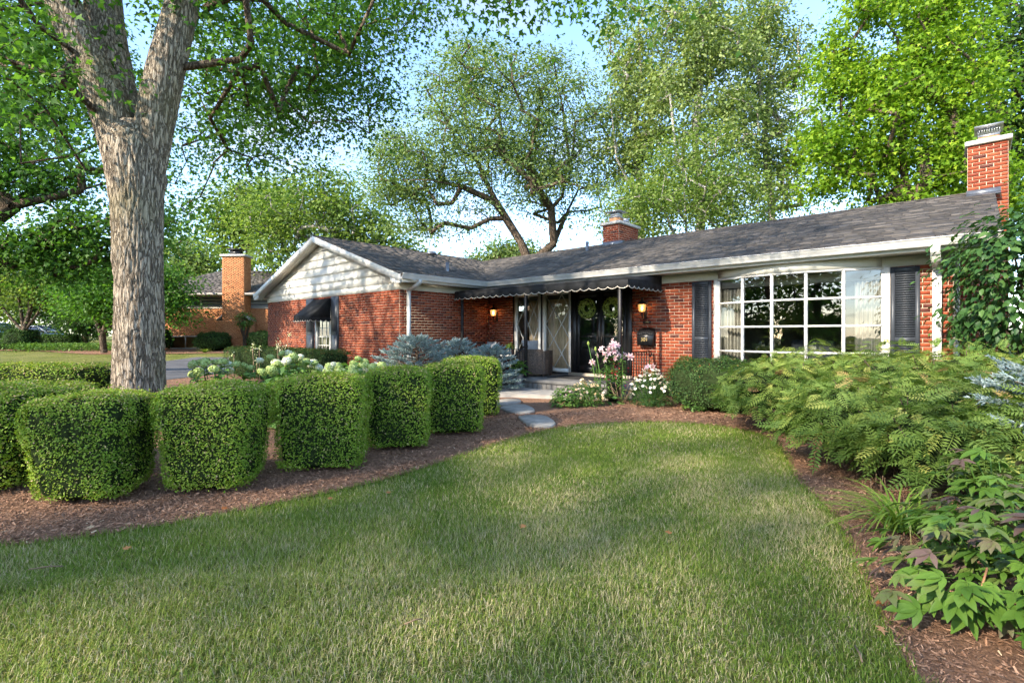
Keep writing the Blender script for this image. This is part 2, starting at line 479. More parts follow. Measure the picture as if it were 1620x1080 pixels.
M['hedge'] = foliage('boxwood_leaves', [(0, (0.085, 0.165, 0.014)), (0.5, (0.205, 0.320, 0.030)), (0.82, (0.36, 0.44, 0.060)), (0.93, (0.33, 0.33, 0.10)), (1, (0.52, 0.38, 0.24))], 0.25, 0.42, 0.4)
M['yew'] = foliage('yew_needles', [(0, (0.020, 0.050, 0.014)), (0.6, (0.048, 0.105, 0.024)), (0.92, (0.10, 0.17, 0.035)), (1, (0.36, 0.14, 0.06))], 0.2, 0.45, 0.35)
M['maple'] = foliage('silver_maple_leaves', [(0, (0.034, 0.090, 0.016)), (0.6, (0.070, 0.170, 0.026)), (1, (0.135, 0.250, 0.045))], 0.45, 0.42, 0.35)
M['locust'] = foliage('locust_leaves', [(0, (0.085, 0.145, 0.045)), (0.6, (0.150, 0.220, 0.078)), (1, (0.23, 0.29, 0.12))], 0.42, 0.5, 0.3)
M['birch'] = foliage('birch_leaves', [(0, (0.105, 0.160, 0.055)), (0.6, (0.205, 0.270, 0.095)), (1, (0.33, 0.38, 0.17))], 0.38, 0.5, 0.3)
M['bmaple'] = foliage('bright_maple_leaves', [(0, (0.065, 0.145, 0.012)), (0.6, (0.150, 0.265, 0.018)), (1, (0.30, 0.40, 0.035))], 0.42, 0.45, 0.3)
M['dark'] = foliage('dark_tree_leaves', [(0, (0.022, 0.055, 0.014)), (0.6, (0.048, 0.100, 0.024)), (1, (0.09, 0.155, 0.04))], 0.35, 0.5, 0.3)
M['lime'] = foliage('pale_tree_leaves', [(0, (0.075, 0.135, 0.028)), (0.6, (0.150, 0.225, 0.050)), (1, (0.25, 0.31, 0.085))], 0.42, 0.5, 0.3)
M['sorb'] = foliage('false_spirea_leaves', [(0, (0.080, 0.145, 0.030)), (0.5, (0.165, 0.240, 0.050)), (0.8, (0.275, 0.320, 0.070)), (0.95, (0.36, 0.37, 0.10)), (1, (0.35, 0.20, 0.11))], 0.32, 0.42, 0.35)
M['peony'] = foliage('peony_leaves', [(0, (0.045, 0.110, 0.014)), (0.50, (0.110, 0.200, 0.030)), (0.75, (0.130, 0.155, 0.055)), (1, (0.125, 0.082, 0.072))], 0.25, 0.36, 0.45)
M['vib'] = foliage('viburnum_leaves', [(0, (0.020, 0.058, 0.016)), (0.6, (0.042, 0.105, 0.026)), (1, (0.085, 0.160, 0.040))], 0.28, 0.38, 0.45)
M['spruce'] = foliage('blue_spruce_needles', [(0, (0.13, 0.19, 0.185)), (0.6, (0.25, 0.33, 0.325)), (1, (0.42, 0.49, 0.475))], 0.08, 0.6, 0.25)
M['daylily'] = foliage('daylily_blades', [(0, (0.12, 0.22, 0.022)), (0.7, (0.25, 0.36, 0.050)), (1, (0.40, 0.36, 0.12))], 0.3, 0.45, 0.35)
M['garden'] = foliage('garden_leaves', [(0, (0.045, 0.110, 0.020)), (0.6, (0.095, 0.190, 0.035)), (1, (0.17, 0.27, 0.06))], 0.3, 0.42, 0.4)
M['hydl'] = foliage('hydrangea_leaves', [(0, (0.055, 0.130, 0.030)), (0.6, (0.100, 0.205, 0.045)), (1, (0.17, 0.28, 0.07))], 0.28, 0.42, 0.4)
M['hydf'] = foliage('hydrangea_florets', [(0, (0.32, 0.43, 0.14)), (0.5, (0.50, 0.58, 0.24)), (0.75, (0.66, 0.68, 0.46)), (1, (0.80, 0.80, 0.76))], 0.25, 0.7, 0.2, tcol=1.1)
M['petal'] = foliage('daisy_petals', [(0, (0.62, 0.36, 0.08)), (0.25, (0.78, 0.58, 0.36)), (0.6, (0.82, 0.74, 0.62)), (1, (0.82, 0.80, 0.76))], 0.2, 0.7, 0.2, tcol=1.1)
M['lilyp'] = foliage('lily_petals', [(0, (0.62, 0.24, 0.32)), (0.5, (0.74, 0.46, 0.50)), (1, (0.82, 0.72, 0.70))], 0.25, 0.6, 0.2, tcol=1.1)
M['redp'] = simple('red_petals', (0.55, 0.02, 0.04), 0.6)
M['wreath'] = foliage('wreath_leaves', [(0, (0.20, 0.27, 0.05)), (0.6, (0.37, 0.46, 0.11)), (1, (0.52, 0.58, 0.2))], 0.2, 0.6, 0.2)
M['litter'] = foliage('fallen_leaves', [(0, (0.30, 0.10, 0.03)), (0.5, (0.42, 0.20, 0.08)), (1, (0.50, 0.40, 0.26))], 0.15, 0.7, 0.2)
M['hcore'] = simple('hedge_inside', (0.022, 0.034, 0.012), 0.95, spec=0.05, var=0.3, scale=20)  # near black, carries the inner shade of leafy masses
def noise_vec(t, v):
    n = t.nodes.new('ShaderNodeTexNoise'); n.inputs['Scale'].default_value = 1.4; n.inputs['Detail'].default_value = 4
    t.links.new(v, n.inputs['Vector'])
    s = t.nodes.new('ShaderNodeVectorMath'); s.operation = 'SCALE'; s.inputs['Scale'].default_value = 6.0
    t.links.new(n.outputs['Color'], s.inputs[0])
    return s.outputs[0]
def mk_bark(name, c0, c1, c2, sx=9, sz=1.6, moss=None):
    m, t, o = newmat(name)
    tcn = t.nodes.new('ShaderNodeTexCoord')
    mp = t.nodes.new('ShaderNodeMapping'); mp.inputs['Scale'].default_value = (sx, sx, sz)
    t.links.new(tcn.outputs['Object'], mp.inputs['Vector'])
    n1 = noise(t, 2.5, 8, 0.68, vec=mp.outputs[0])
    n2 = noise(t, 0.8, 3, 0.5, vec=tcn.outputs['Object'])
    c = ramp(t, n1, [(0.36, c0), (0.47, c1), (0.66, c2)])
    vo = t.nodes.new('ShaderNodeTexVoronoi'); vo.feature = 'DISTANCE_TO_EDGE'; vo.inputs['Scale'].default_value = 2.3
    wv = mixc(t, 0.22, mp.outputs[0], noise_vec(t, mp.outputs[0]))
    t.links.new(wv, vo.inputs['Vector'])
    crack = ramp(t, vo.outputs['Distance'], [(0.0, (1, 1, 1)), (0.13, (0, 0, 0))])
    c = mixc(t, crack, c, tuple(x * 1.25 for x in c0))
    if moss:
        c = mixc(t, ramp(t, n2, [(0.5, (0, 0, 0)), (0.68, (0.6, 0.6, 0.6))]), c, moss)
    hgt = t.nodes.new('ShaderNodeMath'); hgt.operation = 'SUBTRACT'
    t.links.new(n1, hgt.inputs[0]); t.links.new(crack, hgt.inputs[1])
    pbsdf(t, o, c, 0.92, 0, 0.15, bump(t, hgt.outputs[0], 1.0, 0.03))
    return m
M['bark'] = mk_bark('silver_maple_bark', (0.125, 0.098, 0.072), (0.33, 0.275, 0.205), (0.50, 0.43, 0.34), 13, 2.0, (0.21, 0.19, 0.085))
M['bark2'] = mk_bark('brown_bark', (0.055, 0.04, 0.028), (0.12, 0.088, 0.062), (0.20, 0.155, 0.115), 6, 2)
M['bark3'] = mk_bark('birch_bark', (0.16, 0.14, 0.12), (0.40, 0.37, 0.33), (0.58, 0.56, 0.52), 5, 5)

# ================================================================== GROUND
def poly_sheet(name, pts, z, mat, kind='structure', thick=0.0, drape=False):
    import bmesh
    bm = bmesh.new()
    vs = [bm.verts.new((x, y, z + (float(gh(x, y)) if drape else 0))) for x, y in pts]
    f = bm.faces.new(vs)
    if f.normal.z < 0: f.normal_flip()
    bm.normal_update()
    if f.normal.z < 0: f.normal_flip()
    if thick:
        r = bmesh.ops.extrude_face_region(bm, geom=[f])
        for v in r['geom']:
            if isinstance(v, bmesh.types.BMVert): v.co.z -= thick
        bmesh.ops.recalc_face_normals(bm, faces=bm.faces)
    bmesh.ops.triangulate(bm, faces=[q for q in bm.faces if len(q.verts) > 4])
    me = bpy.data.meshes.new(name); bm.to_mesh(me); bm.free()
    me.materials.append(mat)
    o = link(name, me)
    return tag(o, kind=kind)

gx = np.concatenate([np.linspace(-400, -40, 10), np.linspace(-36, 36, 37), np.linspace(40, 400, 10)])
gy = np.concatenate([np.linspace(-400, -40, 10), np.linspace(-36, 60, 49), np.linspace(70, 500, 10)])
GX, GY = np.meshgrid(gx, gy)
GV = np.stack([GX, GY, gh(GX, GY)], -1).reshape(-1, 3)
nx, ny = len(gx), len(gy)
ii, jj = np.meshgrid(np.arange(nx - 1), np.arange(ny - 1))
q = (jj * nx + ii).ravel()
GF = np.stack([q, q + 1, q + nx + 1, q + nx], 1)
ground = tag(link('ground', mesh_np('ground', GV, GF, M['ground'], smooth=True)), kind='structure')

# lawn edge, traced on the ground plane
EDGE_PX = [(0, 868), (100, 857), (200, 843), (330, 820), (450, 796), (560, 773), (640, 752), (720, 726), (780, 705), (830, 690), (890, 676), (960, 670), (1050, 668), (1130, 673), (1190, 684), (1225, 700), (1243, 722), (1250, 745), (1264, 768), (1300, 796), (1328, 830), (1345, 870), (1362, 912), (1385, 960), (1410, 1010), (1445, 1080)]
EDGE = [at(*p) for p in EDGE_PX]
EDGE_L = [(-9.0, 1.9), (-6.0, 2.55), (-4.2, 2.86)]
EDGE_Rr = [(1.45, 1.55), (1.45, 0.9), (1.6, -1.0)]
edge_full = np.array(EDGE_L + EDGE + EDGE_Rr)
# smooth resample
def resample(P, step):
    d = np.concatenate([[0], np.cumsum(np.linalg.norm(np.diff(P, axis=0), axis=1))])
    s = np.arange(0, d[-1], step)
    return np.stack([np.interp(s, d, P[:, 0]), np.interp(s, d, P[:, 1])], 1)
def chaikin(P, n=2):
    for _ in range(n):
        Q = [P[0]]
        for a, b in zip(P[:-1], P[1:]):
            Q += [a * .75 + b * .25, a * .25 + b * .75]
        Q.append(P[-1]); P = np.array(Q)
    return P
edge_s = resample(chaikin(edge_full), 0.10)
mulch_poly = [tuple(p) for p in edge_s] + [(7.5, -1.0), (9.5, 4.0), (7.6, 7.6), (9.8, 11.5), (4, 16), (-3, 15.8), (-8.6, 18.0), (-9.6, 16.0), (-9.9, 12.6), (-16, 12.6), (-16, 3)]
mulch = poly_sheet('mulch_bed', mulch_poly, 0.012, M['mulch'])
lawn_poly = np.array([tuple(p) for p in edge_s] + [(1.6, -2), (-9, -2)])
def inpoly(P, poly):
    x, y = P[:, 0], P[:, 1]
    r = np.zeros(len(P), bool)
    n = len(poly); j = n - 1
    for i in range(n):
        xi, yi = poly[i]; xj, yj = poly[j]
        c = ((yi > y) != (yj > y)) & (x < (xj - xi) * (y - yi) / (yj - yi + 1e-12) + xi)
        r ^= c; j = i
    return r
mulch_np = np.array(mulch_poly)
driveway = poly_sheet('driveway', [(-60, 11.5), (-30, 12.9), (-9.6, 13.0), (-9.3, 17.0), (-9.6, 19), (-10.5, 24), (-15, 24), (-14.5, 17.4), (-30, 17.2), (-60, 16.5)], 0.02, M['asphalt'], drape=True)
street = poly_sheet('street', [(-120, -22), (120, -22), (120, -14), (-120, -14)], 0.01, M['asphalt'])
farbed = poly_sheet('far_mulch_bed', [(-40, 27.5), (-27, 28.4), (-21.5, 25.6), (-18, 25.8), (-15.5, 26.3), (-12, 26.5), (-12, 31), (-40, 31)], 0.03, M['mulch'], drape=True)

# ================================================================== HOUSE
HL = Vector((-0.674, 14.38, 0)); HR = -math.atan2(0.674, 0.738)
ca, sa = math.cos(HR), math.sin(HR)
def hw(x, y, z=0):      # house local -> world
    return np.array([HL.x + ca * x - sa * y, HL.y + sa * x + ca * y, z])
house = thing('brick_ranch_house', 'red brick ranch house with grey shingle roof and white gutters', 'house', HL, HR)
house_pieces = []       # candidate bricks: (size_px, mesh key)
WT = 2.35
EAVE = 2.66; RIDGE = 4.10; OH = 0.5; OHW = 0.45
XR = 9.965; XL = -7.64; YF = -3.013; YRID = 3.56; XRID = -3.82

# ---- brick faces. every face: origin, along vector, outward normal (local), length, z range, openings
BL, BH, MJ = 0.203, 0.0677, 0.010
brick_mb = MB()
brick_list = []         # (pixel size, centre local, along, nrm, L, tint)
def brick_face(o, al, nr, length, z0, z1, openings=(), start=0.0, proud=0.007, lst=brick_list, hide=None):
    o = np.array(o, float); al = np.array(al, float); nr = np.array(nr, float)
    nrow = int(round((z1 - z0) / BH))
    for r in range(nrow):
        zc = z1 - (r + 0.5) * BH
        s = -start - (BL / 2 if r % 2 else 0)
        while s < length:
            a, b = max(s, 0) + MJ / 2, min(s + BL, length) - MJ / 2
            segs = [(a, b)]
            for (oa, ob, oz0, oz1) in openings:
                if oz0 - 0.02 < zc < oz1 + 0.02:
                    nsg = []
                    for (p, q_) in segs:
                        if q_ <= oa or p >= ob: nsg.append((p, q_))
                        else:
                            if p < oa - 0.02: nsg.append((p, oa - 0.004))
                            if q_ > ob + 0.02: nsg.append((ob + 0.004, q_))
                    segs = nsg
            for (p, q_) in segs:
                if q_ - p > 0.02:
                    c = o + al * (p + q_) / 2 + np.array([0, 0, zc])
                    lst.append([c, al, nr, q_ - p, float(np.clip(RNG.beta(2, 1.7) if RNG.random() > 0.13 else RNG.random() * 0.12, 0, 1)), proud + RNG.normal() * 0.0012])
            s += BL
def emit_bricks(mb, lst):
    for c, al, nr, L, t, pr in lst:
        mb.obox(c + nr * (pr - 0.03) , al * L / 2, nr * 0.03, np.array([0, 0, (BH - MJ) / 2]), t)

OPEN_MAIN = [(0.96, 4.553, 0.20, 2.36), (6.377, 9.199, 0.45, 2.36)]
brick_face((0, 0, 0), (1, 0, 0), (0, -1, 0), XR, 0, WT, OPEN_MAIN, 0.04)
WO = (3.29, 4.24, 0.62, 2.05)     # gable window in w coordinate
brick_face((0, YF, 0), (-1, 0, 0), (0, -1, 0), 7.64, 0, WT, [WO], 0.02)
brick_face((0, YF, 0), (0, 1, 0), (1, 0, 0), 3.013, 0, WT, [], 0.06)
# right chimney stack (exterior) and middle chimney
CH1 = (10.10, 10.68, 3.30, 4.10, 4.97)
ch1 = []; ch2 = []
brick_face((9.99, 3.30, 0), (1, 0, 0), (0, -1, 0), 0.69, 0, 3.0, (), 0.02, lst=ch1)
brick_face((10.10, 3.30, 0), (1, 0, 0), (0, -1, 0), 0.58, 3.0, 4.97, (), 0.03, lst=ch1)
brick_face((10.68, 3.30, 0), (0, 1, 0), (1, 0, 0), 0.80, 0, 4.97, (), 0.08, lst=ch1)
CH2 = (1.78, 2.33, 3.20, 4.37, 4.60)
brick_face((1.78, 3.20, 0), (1, 0, 0), (0, -1, 0), 0.55, 3.95, 4.60, (), 0.03, lst=ch2)
brick_face((2.33, 3.20, 0), (0, 1, 0), (1, 0, 0), 1.17, 3.95, 4.60, (), 0.05, lst=ch2)
for b in (ch1 + ch2):
    pass
# mortar backing / wall cores
wl = MB()
T = 0.14
def wseg(x0, x1, z0=0, z1=WT + 0.18): wl.box(x0, x1, 0, T, z0, z1)
wseg(0.0, 0.96); wseg(0.96, 4.553, 0, 0.2); wseg(0.96, 4.553, WT, WT + .18); wseg(4.553, 6.377); wseg(6.377, 9.199, 0, 0.45); wseg(6.377, 9.199, WT, WT + .18); wseg(9.199, XR)
wall_main = wl.build('wall', M['mortar'], house)
wg = MB()
def gseg(w0, w1, z0=0, z1=WT): wg.box(-w1, -w0, YF, YF + T, z0, z1)
gseg(0, WO[0]); gseg(WO[0], WO[1], 0, WO[2]); gseg(WO[0], WO[1], WO[3], WT); gseg(WO[1], 7.64)
wg.build('wall', M['mortar'], house)
ws = MB().box(-T, 0.0, YF + T, 0, 0, WT)
ws.build('wall', M['mortar'], house)
wb = MB().box(XL, XL + T, YF + T, 7.12, 0, WT).box(XL + T, XR, 7.0, 7.12, 0, WT).box(XR - T, XR, T, 7.0, 0, WT + .18)
wb.build('wall', M['mortar'], house)
core1 = MB().box(9.99, 10.68, 3.30, 4.10, 0, 3.0).box(10.10, 10.68, 3.301, 4.099, 3.0, 4.97)
core2 = MB().box(*CH2[:4], 3.5, CH2[4])
chim1 = link('chimney', core1.mesh('chimney', M['mortar']), house)
chim2 = link('chimney', core2.mesh('chimney', M['mortar']), house)

# the 300 bricks that show largest are single objects
def px_size(c, L, al):
    p = hw(*c); zz = p[1]
    if zz < 1: return 0
    return L * 800 / zz * (abs(ca * al[0] - sa * al[1]) * 1 + abs((sa * al[0] + ca * al[1]) * p[0] / zz))
cands = []
for lst, par in ((brick_list, wall_main), (ch1, chim1)):
    for b in lst:
        c = b[0]; p = hw(*c)
        u = 810 + 800 * p[0] / p[1]; v = 530 - (c[2] - EYE) * 800 / p[1]
        vis = abs(b[2][1]) > 0.5 and u < 1615 and v > 0
        if lst is brick_list:
            vis = vis and ((9.57 < c[0] < 9.97 and c[2] > 0.95) or (4.56 < c[0] < 5.93 and c[2] > 0.5))
        else:
            vis = vis and (c[2] > 4.0 or (c[2] > 0.9 and c[2] < 2.4))
        cands.append((px_size(c, b[3], b[1]) if vis else 0, b, par))
cands.sort(key=lambda t_: -t_[0])
single = [c for c in cands[:300] if c[0] > 0]
single_ids = set(id(c[1]) for c in single)
bm_cache = {}
def brick_mesh(L, ti):
    k = (round(L, 2), round(ti * 8) / 8)
    if k not in bm_cache:
        bm_cache[k] = MB().obox((0, 0, 0), (k[0] / 2, 0, 0), (0, 0.03, 0), (0, 0, (BH - MJ) / 2), k[1]).mesh('brick', M['brick'])
    return bm_cache[k]
for s_, b, par in single:
    c = b[0] + b[2] * (b[5] - 0.03)
    link('brick', brick_mesh(b[3], b[4]), par, loc=tuple(c), rot=(0, 0, 0 if abs(b[1][0]) > .5 else R(90)))
mbx = MB(); emit_bricks(mbx, [b for b in brick_list if id(b) not in single_ids])
tag(mbx.build('brickwork', M['brick'], house), kind='stuff')
mbx = MB(); emit_bricks(mbx, [b for b in ch1 if id(b) not in single_ids])
tag(mbx.build('brickwork', M['brick'], chim1), kind='stuff')
for c, al, nr, L, t_, pr in ch2:
    cc = c + nr * (pr - 0.03)
    link('brick', brick_mesh(L, t_), chim2, loc=tuple(cc), rot=(0, 0, 0 if abs(al[0]) > .5 else R(90)))

# chimney tops
MB().bbox(10.06, 10.74, 3.24, 4.16, 4.965, 5.06, 0.012).build('chimney_cap', M['cap'], chim1)
MB().box(10.26, 10.56, 3.46, 3.90, 5.05, 5.15).build('flue', M['clay'], chim1)
hood = MB().box(10.25, 10.57, 3.45, 3.91, 5.15, 5.19)
hood.prism([(10.20, 3.38, 5.33), (10.62, 3.38, 5.33), (10.62, 3.98, 5.33), (10.20, 3.98, 5.33)], (0, 0, 0.03))
for k in range(9):
    a = 10.26 + k * 0.036
    hood.bar((a, 3.455, 5.19), (a + 0.03, 3.455, 5.33), 0.006, 0.006); hood.bar((a + 0.03, 3.455, 5.19), (a, 3.455, 5.33), 0.006, 0.006)
for k in range(12):
    a = 3.47 + k * 0.037
    hood.bar((10.565, a, 5.19), (10.565, a + 0.03, 5.33), 0.006, 0.006); hood.bar((10.255, a, 5.19), (10.255, a + .03, 5.33), 0.006, 0.006)
hood.build('spark_screen', M['galv'], chim1)
MB().prism([(10.085, 3.285, 3.965), (10.575, 3.285, 3.965), (10.575, 3.285, 4.09), (10.085, 3.285, 4.09)], (0, -0.012, 0)).prism([(10.085, 3.10, 3.935), (10.575, 3.10, 3.935), (10.575, 3.285, 4.0), (10.085, 3.285, 4.0)], (0, 0, 0.018)).build('flashing', M['flash'], chim1)
MB().bbox(1.71, 2.40, 3.13, 4.44, 4.595, 4.685, 0.012).build('chimney_cap', M['cap'], chim2)
MB().box(1.92, 2.22, 3.34, 3.66, 4.68, 4.84).build('flue', M['clay'], chim2)
cp = MB().box(1.90, 2.24, 3.32, 3.68, 4.84, 4.87).box(1.94, 2.20, 3.36, 3.64, 4.87, 5.01)
cp.prism([(1.82, 3.24, 5.01), (2.32, 3.24, 5.01), (2.32, 3.76, 5.01), (1.82, 3.76, 5.01)], (0, 0, 0.012))
cp.add([[1.82, 3.24, 5.024], [2.32, 3.24, 5.024], [2.32, 3.76, 5.024], [1.82, 3.76, 5.024], [2.07, 3.5, 5.09]], [[0, 1, 4], [1, 2, 4], [2, 3, 4], [3, 0, 4]])
cp.build('chimney_hood', M['galv'], chim2)
MB().lathe([(0.0, 0), (0.07, 0), (0.07, 0.12), (0.11, 0.13), (0.11, 0.19), (0.08, 0.2), (0.10, 0.24), (0.0, 0.26)], (2.05, 4.1, 4.685), 14).build('vent_cap', M['galv'], chim2, smooth=True)
MB().prism([(1.765, 3.19, 3.93), (2.345, 3.19, 3.93), (2.345, 3.19, 4.09), (1.765, 3.19, 4.09)], (0, -0.012, 0)).prism([(2.342, 3.19, 3.95), (2.342, 3.56, 4.08), (2.342, 3.50, 4.13), (2.342, 3.19, 4.09)], (0.012, 0, 0)).build('flashing', M['flash'], chim2)

# ---- roof slabs
XE = XR + 0.53
def zmain(y): return EAVE + (RIDGE - EAVE) * (y + OH) / (YRID + OH)
def zwing(x): return EAVE + (RIDGE - EAVE) * (OHW - x) / (OHW - XRID)
roof = MB()
th = np.array([0, 0, -0.05])
YG = YF - 0.29
roof.prism([(OHW, -OH, EAVE), (XE, -OH, EAVE), (XE, YRID, RIDGE), (XRID, YRID, RIDGE)], th)                         # main front
roof.prism([(XE, YRID, RIDGE), (XE, 7.6, EAVE), (XRID, 7.6, EAVE), (XRID, YRID, RIDGE)], th)                          # main back
roof.prism([(OHW, YG, EAVE), (OHW, -OH, EAVE), (XRID, YRID, RIDGE), (XRID, YG, RIDGE)], th)                           # wing right slope
roof.prism([(XRID, YG, RIDGE), (XRID, 7.6, RIDGE), (2 * XRID - OHW, 7.6, EAVE), (2 * XRID - OHW, YG, EAVE)], th)      # wing left slope
roof_o = roof.build('roof', M['shingle'], house)
# shingle tabs
sh_list = []
def shingle_plane(o, al, up, length, rise, inside, back=0.30):
    o = np.array(o, float); al = np.array(al, float); up = np.array(up, float); nr = np.cross(al, up); nr /= np.linalg.norm(nr)
    if nr[2] < 0: nr = -nr
    ex = 0.142
    for r in range(int(rise / ex) + 1):
        s = -RNG.random() * 0.3
        while s < length:
            wd = RNG.choice([0.13, 0.17, 0.22, 0.28, 0.34])
            a, b = max(s, 0), min(s + wd, length)
            t0 = r * ex - 0.012 - RNG.random() * 0.012 * (RNG.random() < .5); t1 = min((r + 1) * ex + 0.01, rise)
            s += wd
            if b - a < 0.03 or t1 - t0 < 0.03: continue
            c = o + al * (a + b) / 2 + up * (t0 + t1) / 2
            if not inside(c): continue
            sh_list.append((c, al, up, nr, b - a, t1 - t0, RNG.random() ** 1.2, 0.004 + 0.006 * (RNG.random() < 0.5) + RNG.random() * 0.002))
um = np.array([0, YRID + OH, RIDGE - EAVE]); Lm = np.linalg.norm(um); um /= Lm
def in_main(c): return c[1] < YRID + 0.02 and c[0] > OHW + (XRID - OHW) * (c[1] + OH) / (YRID + OH) - 0.12
shingle_plane((XRID, -OH, EAVE), (1, 0, 0), um, XE - XRID, Lm, in_main)
uw = np.array([XRID - OHW, 0, RIDGE - EAVE]); Lw = np.linalg.norm(uw); uw /= Lw
def in_wing(c): return c[1] < -OH + (YRID + OH) * (OHW - c[0]) / (OHW - XRID) + 0.12
shingle_plane((OHW, YG, EAVE), (0, 1, 0), uw, YRID - YG, Lw, in_wing)
uw2 = np.array([OHW - XRID, 0, RIDGE - EAVE]); uw2 /= np.linalg.norm(uw2)
shingle_plane((2 * XRID - OHW, YG, EAVE), (0, 1, 0), uw2, 6.0, Lw, lambda c: True)
def sh_px(e):
    p = hw(*e[0]); return e[4] / max(p[1], 1) if e[0][1] < 2.9 and e[0][0] > 4 else 0
order = sorted(range(len(sh_list)), key=lambda i: -sh_px(sh_list[i]))
sh_single = set(order[:300])
smb = MB(); sh_cache = {}
for i, (c, al, up, nr, wd, ht, ti, tk) in enumerate(sh_list):
    if i in sh_single:
        k = (round(wd, 2), round(ht, 2), round(ti * 7) / 7, round(tk, 3))
        if k not in sh_cache:
            sh_cache[k] = MB().obox((0, 0, 0), (k[0] / 2 - .001, 0, 0), (0, k[1] / 2, 0), (0, 0, k[3] / 2 + 0.003), k[2]).mesh('shingle', M['shingle'])
        o = link('shingle', sh_cache[k], roof_o, loc=tuple(c + nr * tk / 2))
        o.rotation_euler = (math.atan2(um[2], um[1]), 0, 0)
    else:
        smb.obox(c + nr * tk / 2, al * (wd / 2 - .001), up * ht / 2, nr * (tk / 2 + 0.003), ti)
tag(smb.build('shingles', M['shingle'], roof_o), kind='stuff')
rc = MB()
for k in range(int((XE - XRID) / 0.3)):
    a = XRID + k * 0.3
    rc.prism([(a, YRID - 0.14, RIDGE - 0.030), (a, YRID, RIDGE + 0.022), (a, YRID + 0.14, RIDGE - 0.030), (a, YRID, RIDGE + 0.004)], (0.30, 0, 0), RNG.random())
for k in range(int((YRID - YG) / 0.3)):
    a = YG + k * 0.3
    rc.prism([(XRID - 0.14, a, RIDGE - 0.030), (XRID, a, RIDGE + 0.022), (XRID + 0.14, a, RIDGE - 0.030), (XRID, a, RIDGE + 0.004)], (0, 0.30, 0), RNG.random())
rc.build('ridge_cap', M['shingle'], roof_o)
MB().lathe([(0.05, 0), (0.05, 0.3), (0.042, 0.3), (0.042, 0.28), (0, .28)], (1.5, 2.75, zmain(2.75) - 0.02), 12).build('vent_pipe', M['flash'], roof_o, smooth=True)
MB().lathe([(0.05, 0), (0.05, 0.28), (0.042, 0.28), (0.042, 0.26), (0, .26)], (-0.6, -1.0, zwing(-0.6) - 0.02), 12).build('vent_pipe', M['flash'], roof_o, smooth=True)
MB().lathe([(0.10, 0), (0.10, 0.09), (0.17, 0.10), (0.17, 0.15), (0.08, 0.2), (0.0, 0.21)], (-3.0, 0.35, zwing(-3.0) - 0.02), 14).build('roof_vent', M['flash'], roof_o, smooth=True)

# ---- soffits, friezes, fascia, gutters
sf = MB().box(0.0, XE - 0.02, -OH + 0.04, -0.022, 2.515, 2.53).box(0.022, OHW - 0.04, YG + 0.03, -0.40, 2.516, 2.531)
sf.build('soffit', M['cream'], house)
MB().box(0.0, XR, -0.018, 0.0, WT, 2.515).build('frieze_board', M['cream'], house)
MB().box(0.0, 0.018, YF, -0.02, WT, 2.515).build('frieze_board', M['cream'], house)
MB().box(OHW - 0.02, XE, -OH + 0.016, -OH + 0.04, 2.50, 2.655).box(OHW - 0.04, OHW - 0.016, YG, -OH + 0.015, 2.50, 2.654).build('fascia_board', M['white'], house)
def gutter(p0, p1, out, name='gutter'):
    p0 = np.array(p0, float); p1 = np.array(p1, float); out = np.array(out, float)
    prof = [(0.0, -0.005), (0.0, -0.125), (0.075, -0.125), (0.082, -0.11), (0.105, -0.055), (0.118, -0.045), (0.118, -0.012), (0.128, -0.012), (0.128, 0.0), (0.112, 0.0), (0.112, -0.04), (0.095, -0.055), (0.07, -0.112), (0.01, -0.112), (0.01, -0.005)]
    m = MB()
    P = np.array([p0 + out * a + np.array([0, 0, b]) for a, b in prof]); Q = np.array([p1 + out * a + np.array([0, 0, b]) for a, b in prof])
    n = len(prof); k = np.arange(n); k2 = (k + 1) % n
    m.add(np.concatenate([P, Q]), None, np.stack([k, k2, k2 + n, k + n], 1))
    for E in (P, Q):
        m.add(E, [[0, 1, 13], [0, 13, 14], [1, 2, 12], [1, 12, 13], [2, 3, 12], [3, 11, 12], [3, 4, 11], [4, 10, 11], [4, 5, 10], [5, 6, 10], [6, 9, 10], [6, 7, 9], [7, 8, 9]])
    return m.build(name, M['gutter'], house)
gutter((OHW + 0.10, -OH + 0.014, 2.675), (XE, -OH + 0.014, 2.675), (0, -1, 0))
gutter((OHW - 0.014, YG, 2.676), (OHW - 0.014, -OH - 0.03, 2.676), (1, 0, 0))
gutter((2 * XRID - OHW + 0.014, YG, 2.676), (2 * XRID - OHW + 0.014, 4, 2.676), (-1, 0, 0))
MB().box(2 * XRID - OHW + 0.016, 2 * XRID - OHW + 0.04, YG, 4, 2.5, 2.654).build('fascia_board', M['white'], house)
def downspout(pts, wx=0.085, wy=0.065):
    m = MB()
    for a, b in zip(pts[:-1], pts[1:]):
        a = np.array(a, float); b = np.array(b, float)
        m.bar(a, b + (b - a) / np.linalg.norm(b - a) * 0.02, wx, wy, up=(0, 1, 0) if abs(b[2] - a[2]) > 0.3 else (0, 0, 1))
    return m
downspout([(OHW + 0.05, YF + 0.22, 2.56), (OHW + 0.05, YF + 0.22, 2.49), (0.07, YF + 0.22, 2.33), (0.07, YF + 0.22, 0.12), (0.25, YF + .22, 0.06)]).build('downspout', M['gutter'], house)
downspout([(9.78, -OH - 0.04, 2.56), (9.78, -OH - 0.04, 2.44), (9.78, -0.07, 2.27), (9.78, -0.07, 0.12), (9.78, -0.28, 0.06)], 0.11, 0.085).build('downspout', M['gutter'], house)

